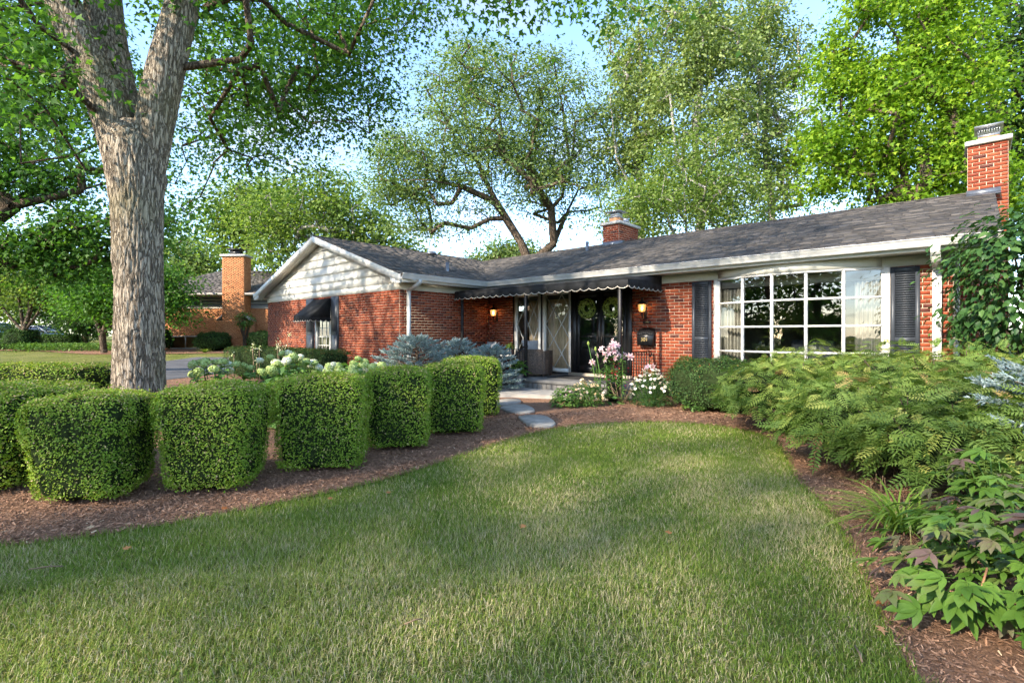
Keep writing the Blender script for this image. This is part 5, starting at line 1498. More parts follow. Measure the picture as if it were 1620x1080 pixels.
# ================================================================== PEONY
def lobed_leaf(rng, L=0.17):
    V = []; F = []
    def leaflet(b, ang, ll, ww, tilt):
        n = 6; k = len(V)
        c, s_ = math.cos(ang), math.sin(ang)
        for i in range(n + 1):
            u = i / n
            wv = ww * math.sin(math.pi * (u ** 0.8)) ** 0.9 * 0.5 if 0 < i < n else 0.0008
            zz = tilt * u * ll - 0.22 * ll * u * u
            for j in (1, 0, -1):
                lx, ly = u * ll, j * wv
                V.append([b[0] + c * lx - s_ * ly, b[1] + s_ * lx + c * ly, b[2] + zz + abs(j) * wv * 0.30])
        for i in range(n):
            a = k + i * 3
            F.extend([[a, a + 1, a + 4], [a, a + 4, a + 3], [a + 1, a + 2, a + 5], [a + 1, a + 5, a + 4]])
    st = 0.35 * L
    j = lambda q: q * (1 + .16 * rng.normal())
    leaflet((st, 0, 0), j(.05), j(L * 0.70), L * 0.31, j(.08))
    leaflet((st, 0, 0), j(0.55), j(L * 0.62), L * 0.27, j(.05)); leaflet((st, 0, 0), j(-0.6), j(L * 0.62), L * 0.27, -j(.06))
    leaflet((st * .8, 0, 0), j(1.15), j(L * 0.48), L * 0.21, -j(.1)); leaflet((st * .8, 0, 0), j(-1.2), j(L * 0.48), L * 0.21, j(.06))
    k = len(V)
    V.extend([[0, .002, 0], [0, -.002, 0], [st, .002, 0], [st, -.002, 0]]); F.extend([[k, k + 1, k + 3], [k, k + 3, k + 2]])
    return np.array(V), np.array(F)
prng = np.random.default_rng(91)
PV = [lobed_leaf(prng) for _ in range(5)]
pm_cache = {}
def peony(label, c, rad, h, n, seed):
    rng = np.random.default_rng(seed)
    o = thing('peony_plant', label, 'plant', (c[0], c[1], 0.01), 0, 'broad leaved peonies at the lower right corner')
    st = MB()
    for i in range(n):
        uz = rng.random() ** 0.85; az_ = rng.random() * 6.283; rr_ = math.sqrt(1 - uz * uz * .96)
        d = np.array([math.cos(az_) * rr_, math.sin(az_) * rr_, uz])
        sh = rng.uniform(0.35, 1.02)
        P = d * np.array([rad, rad, h]) * sh + np.array([0, 0, 0.06])
        hd = d * np.array([1, 1, 0.0]) + np.array([0, 0, 0.10]) + rng.normal(size=3) * 0.30
        nr = np.array([0, 0, 1.0]) + d * 0.5 + rng.normal(size=3) * 0.25
        x, y, nn = [q[0] for q in frames(nr[None], rng, hd[None])]
        t = float(np.clip(0.05 + 0.55 * rng.random() + 0.50 * (rng.random() < 0.40 * (0.3 + P[2] / h)), 0, 1))
        k = (i % 5, round(t * 8) / 8)
        if k not in pm_cache:
            tv = np.full(len(PV[k[0]][0]), k[1]) + prng.normal(size=len(PV[k[0]][0])) * 0.04
            pm_cache[k] = mesh_np('leaf', PV[k[0]][0], PV[k[0]][1], M['peony'], tv)
        ob = link('leaf', pm_cache[k], o)
        mt = Matrix(((x[0], y[0], nn[0]), (x[1], y[1], nn[1]), (x[2], y[2], nn[2])))
        ob.location = P - x * 0.06; ob.rotation_euler = mt.to_euler(); ob.scale = (rng.uniform(0.48, 0.95),) * 3
        if i % 6 == 0:
            st.tube([(P[0] * .15, P[1] * .15, 0), (P[0] * .5, P[1] * .5, P[2] * .6), P - x * .06], 0.0032, 5, False)
    st.build('stems', M['garden'], o, smooth=True)
    return o
peony('dark purplish green peony at the lower right corner', (2.18, 2.16), 0.55, 0.52, 300, 301)
peony('peony clump at the right frame edge above the corner one', (2.80, 2.84), 0.46, 0.58, 200, 302)
seed = thing('peony_seed_pod', 'green seed pods on a red stem low in the peony', 'seed pod', (1.86, 2.05, 0.16))
for k in range(3):
    a = k * 2.1
    MB().lathe([(0, 0), (0.008, 0.008), (0.011, 0.02), (0.006, 0.035), (0, 0.042)], (0.01 * math.cos(a), 0.01 * math.sin(a), 0), 8).build('pod', M['wreath'], seed, smooth=True)
MB().tube([(0, 0, 0.005), (0.07, 0.03, 0.05), (0.16, 0.10, 0.10), (0.22, .2, .0)], 0.0042, 6).build('stem', M['clay'], seed, smooth=True)

# strap leaves
def strap(label, c, n, L, seed, name='daylily', w=0.010, mat='daylily', spread=1.0, group=None, catg='plant', single=True):
    rng = np.random.default_rng(seed)
    o = thing(name, label, catg, (c[0], c[1], 0.01), 0, group)
    mb_all = MB()
    for i in range(n):
        a = rng.random() * 6.283; l = L * rng.uniform(0.6, 1.1); el = rng.uniform(0.7, 1.35)
        d = np.array([math.cos(a), math.sin(a)]); s = np.array([-d[1], d[0]])
        u = np.linspace(0, 1, 7)
        r = l * (np.cos(el) * u + 0.45 * u ** 2) * spread; z = l * (np.sin(el) * u - 0.62 * u ** 2.2)
        ww = w * (1 - u ** 2.5) * 0.5 + 0.0006
        V = np.concatenate([np.c_[d[None] * r[:, None] + s[None] * ww[:, None], z + .002], np.c_[d[None] * r[:, None] - s[None] * ww[:, None], z + .002]])
        V[:, :2] += rng.normal(size=2) * 0.03
        V[:, 2] = np.maximum(V[:, 2], 0.01)
        k = np.arange(6); F = np.stack([k, k + 7, k + 8, k + 1], 1)
        m = MB().add(V, None, F, float(rng.random() * 0.75 if rng.random() > .08 else 1.0))
        if single: m.build('blade', M[mat], o, smooth=True)
        else: mb_all.add(V, None, F, float(rng.random()))
    if not single: mb_all.build('blades', M[mat], o)
    return o
strap('arching light green daylily leaves behind the peony', (2.46, 3.20), 150, 0.58, 401, spread=1.1)

# ================================================================== FLOWERS
def bush_leaves(o, n, rad, h, size, mat, rng, tmpl, z0=0.03, name='foliage', up=0.5):
    d = rng.normal(size=(n, 3)); d[:, 2] = np.abs(d[:, 2]); d /= np.linalg.norm(d, axis=1)[:, None]
    C = d * np.array([rad[0], rad[1], h]) * (rng.uniform(0.35, 1.0, n) ** 0.6)[:, None] + np.array([0, 0, z0])
    hd = d * np.array([1, 1, .3]) + rng.normal(size=(n, 3)) * .5 + np.array([0, 0, up])
    V, F, t = leaves(C, np.array([0, 0, 1.]) + d * .6 + rng.normal(size=(n, 3)) * .4, rng.uniform(.6, 1.25, n) * size, tmpl, rng, rng.random(n), hd)
    return link(name, mesh_np(name, V, F, mat, t), o), C, d
def daisy_mesh(r, petals, tb):
    V = []; F = []; T = []
    for k in range(petals):
        a = k * 2 * math.pi / petals; b = 0.9 * math.pi / petals
        i = len(V)
        V += [[0, 0, 0.002], [r * .7 * math.cos(a - b), r * .7 * math.sin(a - b), 0.004], [r * math.cos(a), r * math.sin(a), 0], [r * .7 * math.cos(a + b), r * .7 * math.sin(a + b), 0.004]]
        F += [[i, i + 1, i + 2], [i, i + 2, i + 3]]; T += [tb] * 4
    n = 8; i = len(V)
    V.append([0, 0, 0.010]); T.append(0.0)
    for k in range(n):
        a = k * 2 * math.pi / n; V.append([r * .33 * math.cos(a), r * .33 * math.sin(a), 0.005]); T.append(0.0)
    F += [[i, i + 1 + k, i + 1 + (k + 1) % n] for k in range(n)]
    return np.array(V), np.array(F), np.array(T)
def daisies(label, c, rad, h, nflow, r, tb, nleaf, leafmat, seed):
    rng = np.random.default_rng(seed)
    o = thing('daisy_clump', label, 'flowers', (c[0], c[1], 0.01), 0)
    bush_leaves(o, nleaf, (rad * .92, rad * .8), h * .9, 0.055, leafmat, rng, T_rhomb(0.3))
    variants = []
    for t_ in (tb, min(1, tb + .15), max(.15, tb - .12)):
        V, F, T = daisy_mesh(r, 12, t_); variants.append(mesh_np('blossom', V, F, M['petal'], T))
    st = MB()
    for i in range(nflow):
        d = rng.normal(size=3); d[2] = abs(d[2]) + 0.55; d[1] -= 0.25; d /= np.linalg.norm(d)
        P = d * np.array([rad, rad * .85, h]) * rng.uniform(0.88, 1.05) + np.array([0, 0, 0.02])
        ob = link('blossom', variants[i % 3], o, loc=tuple(P))
        ob.rotation_euler = (d[1] * -0.9 + 0.25 + rng.normal() * .3, d[0] * 0.9 + rng.normal() * .3, rng.random() * 6)
        st.tube([P * np.array([.4, .4, 0]), P * np.array([.8, .8, .6]), P], 0.0025, 4, False)
    st.build('stems', M['garden'], o)
    return o
daisies('white daisy clump in full bloom beside the yew', (2.43, 8.85), 0.42, 0.62, 120, 0.030, 0.85, 1800, M['vib'], 501)
daisies('peach and white daisy clump left of the pink lilies', (1.28, 8.85), 0.36, 0.44, 85, 0.026, 0.36, 1300, M['garden'], 502)
o = thing('rose_bush', 'low leafy bush with small pale roses at the left of the peach daisies', 'shrub', (0.93, 8.75, 0.01))
rng = np.random.default_rng(503)
bush_leaves(o, 700, (0.27, 0.25), 0.34, 0.06, M['garden'], rng, T_leaf(0.6, .1))
for i in range(9):
    P = np.array([rng.normal() * .14, -0.12 + rng.normal() * .08, 0.2 + rng.random() * .12])
    V, F, t = leaves(np.repeat(P[None], 10, 0), rng.normal(size=(10, 3)), np.full(10, .022), T_rhomb(.9), rng, rng.uniform(.5, 1, 10))
    link('blossom', mesh_np('blossom', V, F, M['lilyp'], t), o)
o = thing('leafy_weed', 'small leafy plant with bright green leaves at the foot of the white daisies', 'plant', (2.98, 8.25, 0.01))
bush_leaves(o, 160, (0.2, 0.18), 0.3, 0.07, M['garden'], rng, T_leaf(0.55, .1))

def lily_flower(rng, r=0.075):
    V = []; F = []; T = []
    for k in range(6):
        a = k * math.pi / 3; c, s = math.cos(a), math.sin(a); i = len(V)
        for u, wv, z in ((0, 0.004, 0), (0.45, 0.016, 0.035), (0.8, 0.012, 0.04), (1.0, 0.001, 0.015)):
            V += [[c * u * r - s * wv, s * u * r + c * wv, z], [c * u * r + s * wv, s * u * r - c * wv, z]]; T += [0.1 + .9 * u] * 2
        for j in range(3):
            b = i + 2 * j; F += [[b, b + 1, b + 3], [b, b + 3, b + 2]]
    return np.array(V), np.array(F), np.array(T)
def lily(label, c, stems, seed):
    rng = np.random.default_rng(seed)
    o = thing('lily_plant', label, 'flowers', (c[0], c[1], 0.01))
    V, F, T = lily_flower(rng); me = mesh_np('blossom', V, F, M['lilyp'], T)
    Vs = []; C = []; D = []
    st = MB()
    for (sx, sy, h, nf) in stems:
        lean = rng.normal(size=2) * .05
        pts = np.array([[sx, sy, 0], [sx + lean[0] * .5, sy, h * .5], [sx + lean[0], sy + lean[1], h]])
        st.tube(pts, 0.006, 5, False)
        for k in range(nf):
            P = pts[2] + np.array([rng.normal() * .09, rng.normal() * .07 - .03, rng.uniform(-.20, .03)])
            ob = link('blossom', me, o, loc=tuple(P)); ob.rotation_euler = (R(70) + rng.normal() * .5, rng.normal() * .5, rng.normal() * .9); ob.scale = (rng.uniform(.8, 1.15),) * 3
            st.tube([pts[1] * .3 + pts[2] * .7, P], 0.003, 4, False)
        nl = 46
        u = rng.uniform(0.1, 0.86, nl); a = rng.random(nl) * 6.283
        C.append(pts[0] * (1 - u[:, None]) + pts[2] * u[:, None]); D.append(np.stack([np.cos(a), np.sin(a), np.full(nl, 0.15)], 1))
    st.build('stems', M['garden'], o)
    C = np.concatenate(C); D = np.concatenate(D); n = len(C)
    V, F, t = leaves(C, np.array([0, 0, 1.]) + rng.normal(size=(n, 3)) * .2, rng.uniform(.09, .15, n), T_leaf(0.17, .35), rng, rng.random(n), D)
    link('foliage', mesh_np('foliage', V, F, M['hydl'], t), o)
    return o
p = at(967, 625)
lily('tall pink spotted lilies before the right porch post', (1.86, 9.25), [(-.12, 0, .98, 5), (.02, .05, 1.10, 7), (.14, -.05, 1.02, 6), (-.26, .02, .78, 3)], 511)
lily('single pale pink lily before the porch railing end', (2.52, 9.35), [(0, 0, .78, 3)], 512)
o = thing('seed_stalk_plant', 'two bare green stalks with seed heads leaning before the black doors', 'plant', (1.58, 9.15, 0.01))
for pts in ([(0, 0, 0), (-.08, 0, .5), (-.20, 0, 1.08)], [(0.02, 0, 0), (0.02, 0, .5), (-.07, 0, .98)]):
    MB().tube(pts, 0.008, 5).build('stalk', M['hydl'], o, smooth=True)
    MB().lathe([(0, -.03), (.02, -.01), (.022, .02), (.008, .05), (0, .055)], pts[-1], 8).build('seed_head', M['wreath'], o, smooth=True)
bush_leaves(o, 60, (.3, .25), .38, .16, M['hydl'], rng, T_leaf(.5, .2))

# ---- hydrangeas
def hyd_head(rng, r, white):
    n = 260
    d = rng.normal(size=(n, 3)); d[:, 2] += 0.35; d /= np.linalg.norm(d, axis=1)[:, None]
    C = d * np.array([r, r, r * .72]) * rng.uniform(.82, 1.05, n)[:, None]
    t = np.clip((rng.uniform(.8, 1, n) if white else rng.uniform(.05, .62, n)) - .15 * (d[:, 2] < 0), 0, 1)
    V, F, tt = leaves(C, d + rng.normal(size=(n, 3)) * .35, rng.uniform(.2, .34, n) * r, (np.array([[-.5, -.5, 0], [.5, -.5, 0], [.5, .5, 0], [-.5, .5, 0]]), np.array([[0, 1, 2], [0, 2, 3]])), rng, t)
    return mesh_np('flower_head', V, F, M['hydf'], tt)
hr_ = np.random.default_rng(61)
HH = [[hyd_head(hr_, .075, False) for _ in range(3)], [hyd_head(hr_, .08, True) for _ in range(2)]]
def hydrangea(label, c, rad, h, heads, seed):
    rng = np.random.default_rng(seed)
    o = thing('hydrangea_bush', label, 'hydrangea', (c[0], c[1], 0.01), 0, 'hydrangeas behind the hedge row')
    bush_leaves(o, 420, (rad, rad * .9), h * .93, 0.125, M['hydl'], rng, T_leaf(.68, .15))
    st = MB()
    for (dx_, dy_, z, white) in heads:
        P = np.array([dx_, dy_, z])
        ob = link('flower_head', HH[white][rng.integers(0, 2)], o, loc=tuple(P)); ob.rotation_euler = (rng.normal() * .3, rng.normal() * .3, rng.random() * 6); ob.scale = (rng.uniform(.65, 1.05),) * 3
        st.tube([(dx_ * .4, dy_ * .4, 0), (dx_ * .8, dy_ * .8, z * .6), P], 0.005, 5, False)
    st.build('stems', M['garden'], o)
    return o
def hyd_auto(label, c, rad, h, n, wn, seed):
    rng = np.random.default_rng(seed)
    hs = []
    for i in range(n):
        a = rng.random() * 6.28; r = rad * math.sqrt(rng.random()) * .95
        hs.append((r * math.cos(a), r * math.sin(a) * .9, h * (1.0 - .25 * (r / rad) ** 2) + rng.normal() * .03, int(i < wn)))
    return hydrangea(label, c, rad, h, hs, seed + 1)
hyd_auto('hydrangea with lime flower heads beside the big trunk', (-4.15, 7.2), .55, .88, 14, 2, 520)
hyd_auto('hydrangea with the most white flower heads, before the yew hedge', (-3.55, 7.7), .55, .96, 14, 6, 521)
hyd_auto('hydrangea with many lime heads over the square hedge', (-3.0, 7.1), .55, .92, 16, 4, 522)
hyd_auto('hydrangea with pale heads left of the blue spruce', (-2.3, 7.6), .50, .90, 12, 3, 523)
hyd_auto('hydrangea with few lime heads just left of the narrow hedge', (-2.05, 6.7), .42, .86, 8, 2, 524)
def stalks(label, c, n, h, seed):
    rng = np.random.default_rng(seed)
    o = thing('flower_stalk_plant', label, 'plant', (c[0], c[1], 0.01))
    for i in range(n):
        x, y = rng.normal(size=2) * .16; hh = h * rng.uniform(.75, 1.05)
        MB().tube([(x, y, 0), (x + .01, y, hh * .6), (x + rng.normal() * .03, y, hh)], 0.005, 4).build('stalk', M['deadtwig'], o)
        C = np.array([x, y, hh]) + rng.normal(size=(14, 3)) * np.array([.018, .018, .05])
        V, F, t = leaves(C, rng.normal(size=(14, 3)), np.full(14, .03), T_rhomb(.6), rng, rng.uniform(.55, .9, 14))
        link('bloom_spike', mesh_np('bloom_spike', V, F, M['hydf'], t), o)
    return o
stalks('thin hosta flower stalks standing behind the hydrangeas, left group', (-4.3, 8.3), 5, 1.05, 71)
stalks('thin hosta flower stalks standing behind the hydrangeas, taller right group', (-3.7, 8.6), 4, 1.25, 72)
def yellow_sprig(): 
    o = thing('flower_sprig', 'small yellow flowered weed at the driveway edge beside the trunk', 'plant', (-5.6, 7.6, 0.01))
    bush_leaves(o, 120, (.28, .25), .5, .06, M['lime'], np.random.default_rng(9), T_rhomb(.35))
yellow_sprig()

# ---- dwarf blue spruces
def spruce(label, c, rad, h, seed, nb=46, z0=0.12, hide=False):
    rng = np.random.default_rng(seed)
    o = thing('blue_spruce', label, 'spruce', (c[0], c[1], 0.01), 0, 'dwarf blue spruces by the porch')
    br = MB(); C = []; D = []
    MB().tube([(0, 0, 0), (0.02, 0, h * .5), (0, 0, h * .9)], [0.05, 0.035, 0.012], 7).build('trunk', M['bark2'], o, smooth=True)
    for b in range(nb):
        f = (b + .5) / nb; z = z0 + (h - z0) * f ** 0.9
        a = b * 2.399 + rng.normal() * .25
        rl = rad * (1 - f ** 2.4) * rng.uniform(.82, 1.12) + 0.06
        d = np.array([math.cos(a), math.sin(a), 0.10 + .5 * f])
        p0 = np.array([0, 0, z * .88]); p1 = p0 + d * np.array([rl, rl, rl * .6]); mid = (p0 + p1) / 2 + np.array([0, 0, -0.03 * rl])
        br.tube([p0, mid, p1], [.012, .008, .004], 5, False)
        ntw = int(32 * rl / .5) + 8
        for k in range(ntw):
            u = rng.uniform(.25, 1.0) ** .7
            q = (1 - u) ** 2 * p0 + 2 * u * (1 - u) * mid + u * u * p1
            s = np.array([-d[1], d[0], 0]) * rng.choice([-1, 1])
            dd = d * .8 + s * rng.uniform(.2, 1.0) + np.array([0, 0, rng.uniform(-.05, .35)])
            dd /= np.linalg.norm(dd)
            C.append(q + s * rng.uniform(0, .10) * rl * 1.6 + np.array([0, 0, rng.normal() * .015])); D.append(dd)
    br.build('branches', M['bark2'], o)
    C = np.array(C); D = np.array(D); m = len(C)
    # every twig is a fuzzy bottlebrush of needles
    nn = 18
    tv = np.repeat(np.arange(m), nn); u = rng.random(m * nn)
    L = rng.uniform(.07, .13, m)
    base = C[tv] + D[tv] * (L[tv] * u)[:, None]
    r = rng.normal(size=(m * nn, 3)); r -= D[tv] * (r * D[tv]).sum(1)[:, None]; r /= np.linalg.norm(r, axis=1)[:, None] + 1e-9
    dirn = D[tv] * .75 + r * .75 + np.array([0, 0, .15])
    V, F, t = leaves(base, r + rng.normal(size=r.shape) * .4, rng.uniform(.028, .042, m * nn), T_rhomb(.34, .05), rng, np.clip(rng.beta(2, 2, m * nn) + .35 * (base[:, 2] > h * .5) * rng.random(m * nn) - .1, 0, 1), dirn)
    link('needles', mesh_np('needles', V, F, M['spruce'], t), o)
    return o
spruce('wide dwarf blue spruce before the white downspout', (-2.0, 10.6), .82, 1.34, 601, 60)
spruce('dwarf blue spruce between the downspout and the porch railing', (-1.15, 11.1), .62, 1.24, 602, 44)
spruce('dwarf blue spruce nearest the porch chairs', (-.45, 10.75), .60, 1.10, 603, 44)
spruce('blue spruce twig poking in at the right frame edge', (4.15, 3.72), .58, 1.15, 604, 30, z0=.5)

# ---- leafy shrub at the right corner of the house
def leafy_shrub(name, label, c, ell, n, size, mat, seed, tmpl, cat='shrub', stems=7, group=None, droop=.5):
    rng = np.random.default_rng(seed)
    o = thing(name, label, cat, (c[0], c[1], float(gh(c[0], c[1])) + .01), 0, group)
    cz, rx, ry, rz = ell
    nc = 70
    d = rng.normal(size=(nc, 3)); d /= np.linalg.norm(d, axis=1)[:, None]
    cc = d * np.array([rx, ry, rz]) * (rng.uniform(.45, 1, nc) ** .5)[:, None] + np.array([0, 0, cz])
    ci = rng.integers(0, nc, n)
    C = cc[ci] + rng.normal(size=(n, 3)) * np.array([rx, ry, rz]) * .16
    C[:, 2] = np.maximum(C[:, 2], .06)
    out = C - np.array([0, 0, cz]); out /= np.linalg.norm(out, axis=1)[:, None] + 1e-9
    V, F, t = leaves(C, np.array([0, 0, .8]) + out * .7 + rng.normal(size=(n, 3)) * .35, rng.uniform(.65, 1.25, n) * size, tmpl, rng, np.clip(rng.beta(2, 2, n), 0, 1), out + np.array([0, 0, -droop]) + rng.normal(size=(n, 3)) * .4)
    link('foliage', mesh_np('foliage', V, F, mat, t), o)
    st = MB()
    for k in range(0, nc, 2):
        q = cc[k]; r0 = np.array([rng.normal() * rx * .12, rng.normal() * ry * .12, 0])
        st.tube([r0, np.array([q[0] * .35, q[1] * .35, q[2] * .55]), q], [.02, .012, .005], 5, False)
    st.build('stems', M['bark2'], o)
    return o
leafy_shrub('viburnum_shrub', 'tall dark leafy shrub at the right corner of the house', (6.75, 6.45), (1.95, .95, .85, 1.0), 5200, .105, M['vib'], 611, T_leaf(.55, .2))
leafy_shrub('round_shrub', 'clipped round shrub at the far left edge below the small tree', (-30.3, 30.0), (.75, 1.0, .9, .75), 6000, .10, M['dark'], 612, T_rhomb(.6), droop=0)

# ================================================================== FAR LEFT: NEIGHBOUR
for i, (x, y, hx, hy, h, lab) in enumerate(((-28.3, 29.2, .82, .8, 1.25, 'ball shaped clipped shrub before the dark parked car'), (-16.9, 28.6, .95, .8, 1.05, 'rounded shrub beside the basement window of the tan brick house'), (-20.4, 29.0, .8, .7, 1.25, 'dark shrub left of the basement window, beside the trunk'), (-14.2, 28.8, .8, .7, 1.1, 'dark shrub between the tan house and the gable corner'))):
    clipped('round_shrub', lab, 'shrub', (x, y, float(gh(x, y))), 0, hx, hy, h, 5000, .085, M['dark'], 'shrubs along the neighbour bed', 640 + i, e=2.4, taper=0, tan=.01, depth=.12, lump=.03)
clipped('low_hedge', 'dark low hedge in front of the parked cars', 'hedge', (-29.3, 32.5, .42), .1, 1.25, .6, .85, 6000, .1, M['dark'], None, 650, e=6, taper=0, tan=.01, depth=.1)
strap('yellow green strap leaved clump below the tan house shrub', (-16.4, 27.0), 60, .55, 651, 'daylily', .03, 'daylily', group=None, single=False).location.z = float(gh(-16.4, 27.0))
o = thing('ground_cover_bed', 'band of bright ground cover plants along the far mulch bed', 'ground cover', (-25.2, 28.6, float(gh(-24, 28.6)))); o['kind'] = 'stuff'
rng = np.random.default_rng(652); n = 5000
C = np.stack([rng.uniform(-2.6, 4.5, n), rng.normal(size=n) * .6, rng.random(n) ** .7 * .42], 1)
V, F, t = leaves(C, np.array([0, 0, 1.]) + rng.normal(size=(n, 3)) * .6, rng.uniform(.08, .16, n), T_rhomb(.5), rng, rng.random(n))
link('foliage', mesh_np('foliage', V, F, M['garden'], t), o)

NY = 30.0; NZ = float(gh(-17, NY))
nb = thing('tan_brick_house', 'tan brick split level house with grey roof seen left of the gable', 'house', (-17, NY, NZ))
B0 = NZ
def nz_(py): return EYE + (530 - py) * NY / 800 - NZ
nwall = MB()
x0, x1 = -5.2, 6.0
zbr = nz_(488); zev = nz_(465)
nwall.box(x0, x1, 0, .2, 0.0, zbr); nwall.box(x0, x0 + .2, .2, 7, 0, zev + .2)
nw = nwall.build('wall', M['tanmortar'], nb)
tl = []
def nface(o, al, nr, length, za, zb, ops=()):
    lst = []
    brick_face(o, al, nr, length, za, zb, ops, 0.03, 0.006, lst)
    return lst
tl += nface((x0, 0, 0), (1, 0, 0), (0, -1, 0), x1 - x0, 0, zbr, [(x0 + 1.55 - x0 - 0.0, x0 + 3.75 - x0, -.1, .82)])
cx0, cx1 = (363 - 810) / 800 * NY + 17, (397 - 810) / 800 * NY + 17
CZ = nz_(409)
ncw = MB().box(cx0, cx1, -.75, 0.0, 0, CZ).box(cx0 - .32, cx1 + .32, -.76, -.001, 0, nz_(508)).build('chimney', M['tanmortar'], nb)
tl += nface((cx0, -.75, 0), (1, 0, 0), (0, -1, 0), cx1 - cx0, nz_(508), CZ)
tl += nface((cx0 - .32, -.76, 0), (1, 0, 0), (0, -1, 0), cx1 - cx0 + .64, 0, nz_(508))
tl += nface((cx1, -.75, 0), (0, 1, 0), (1, 0, 0), .75, nz_(508), CZ)
nbm = MB(); emit_bricks(nbm, tl); tag(nbm.build('brickwork', M['tanbrick'], nb), kind='stuff')
MB().bbox(cx0 - .1, cx1 + .1, -.85, .1, CZ, CZ + .13, .02).build('chimney_cap', M['cap'], ncw)
MB().box(cx0 + .35, cx1 - .35, -.6, -.2, CZ + .13, CZ + .38).box(cx0 + .2, cx1 - .2, -.72, -.05, CZ + .42, CZ + .47).build('chimney_hood', M['black'], ncw)
for s_ in (0, 1):
    a = cx0 - .34 if s_ == 0 else cx1
    MB().prism([(a, -.80, nz_(508)), (a + .34, -.80, nz_(508) + (.0 if s_ else .30)), (a + .34, -.80, nz_(508) + (.04 if s_ else .34)), (a, -.80, nz_(508) + (.34 if s_ else .04))] if s_ == 0 else [(a, -.80, nz_(508) + .30), (a + .34, -.80, nz_(508)), (a + .34, -.80, nz_(508) + .04), (a, -.80, nz_(508) + .34)], (0, .8, 0)).build('chimney_shoulder', M['cap'], ncw)
MB().box(x0, x1, -.03, .15, zbr, zbr + .07).build('sill_band', M['taupe'], nb)
zz = zbr + .07; k = 0
while zz < zev:
    MB().box(x0, x1, .0 - .02 * 0, .15, zz, min(zz + .19, zev)).prism([(x0, -.02, zz), (x0, 0.0, zz), (x0, 0.0, zz + .19)], (x1 - x0, 0, 0)).build('siding_board', M['greyside'], nb)
    zz += .195
def nwindow(a, b, c, d, sash=1):
    w_ = MB().box(a, b, -.05, .02, c, c + .08).box(a, b, -.05, .02, d - .08, d).box(a, a + .08, -.049, .02, c + .08, d - .08).box(b - .08, b, -.049, .02, c + .08, d - .08).build('window', M['taupe'], nb)
    n = sash + 1
    for i in range(n):
        xa, xb = a + .08 + (b - a - .16) * i / n, a + .08 + (b - a - .16) * (i + 1) / n
        MB().add([[xa + .03, -.03, c + .08], [xb - .03, -.03, c + .08], [xb - .03, -.03, d - .08], [xa + .03, -.03, d - .08]], None, [[0, 1, 2, 3]]).build('pane', M['glass'], w_)
        if i: MB().box(xa - .03, xa + .03, -.045, .02, c + .08, d - .08).build('mullion', M['taupe'], w_)
    MB().box(a + .05, b - .05, .05, .08, c + .05, d - .05).build('dark_room_panel', M['black'], w_)  # black panel standing in for the unlit room
nwindow((270 - 810) / 800 * NY + 17, (318 - 810) / 800 * NY + 17, .02, .82)
nwindow(-4.9, (319 - 810) / 800 * NY + 17, zbr + .1, zev - .05, 0)
zE = zev + .02; run = 4.2; rise = (530 - 428) / 800 * 34.2 + EYE - NZ - zE
nr_ = MB()
ex0, ex1 = x0 - .5, x1 + 2
nr_.prism([(ex0, -.6, zE), (ex1, -.6, zE), (ex1, run, zE + rise), (ex0 + run * .75, run, zE + rise)], (0, 0, -.12))
nr_.prism([(ex0, -.6, zE), (ex0 + run * .75, run, zE + rise), (ex0, run * 2 + .6, zE)], (0, 0, -.12))
nro = nr_.build('roof', M['shingle'], nb)
smb = MB()
upv = np.array([0, run + .6, rise]); Ln = np.linalg.norm(upv); upv /= Ln; nv = np.cross([1, 0, 0], upv)
for r in range(int(Ln / .15)):
    s = ex0 - RNG.random() * .3
    while s < ex1:
        wd = RNG.uniform(.2, .45); c = np.array([s + wd / 2, -.6, zE]) + upv * (r * .15 + .075)
        if c[0] > ex0 + (c[1] + .6) / (run + .6) * run * .75 + .1:
            smb.obox(c + nv * .006, (wd / 2 - .002, 0, 0), upv * .08, nv * .008, RNG.random())
        s += wd
tag(smb.build('shingles', M['shingle'], nro), kind='stuff')
MB().box(ex0, ex1, -.74, -.6, zE - .14, zE - .01).build('gutter', M['taupe'], nb)
MB().box(ex0 + .1, ex1, -.6, 0, zE - .17, zE - .145).build('soffit', M['taupe'], nb)
rl = leafy_shrub('climbing_rose', 'green climbing rose on the tan chimney', ((387 - 810) / 800 * 29, 29.0), (1.75, .5, .3, .42), 420, .12, M['garden'], 661, T_leaf(.6, .1), 'climber')

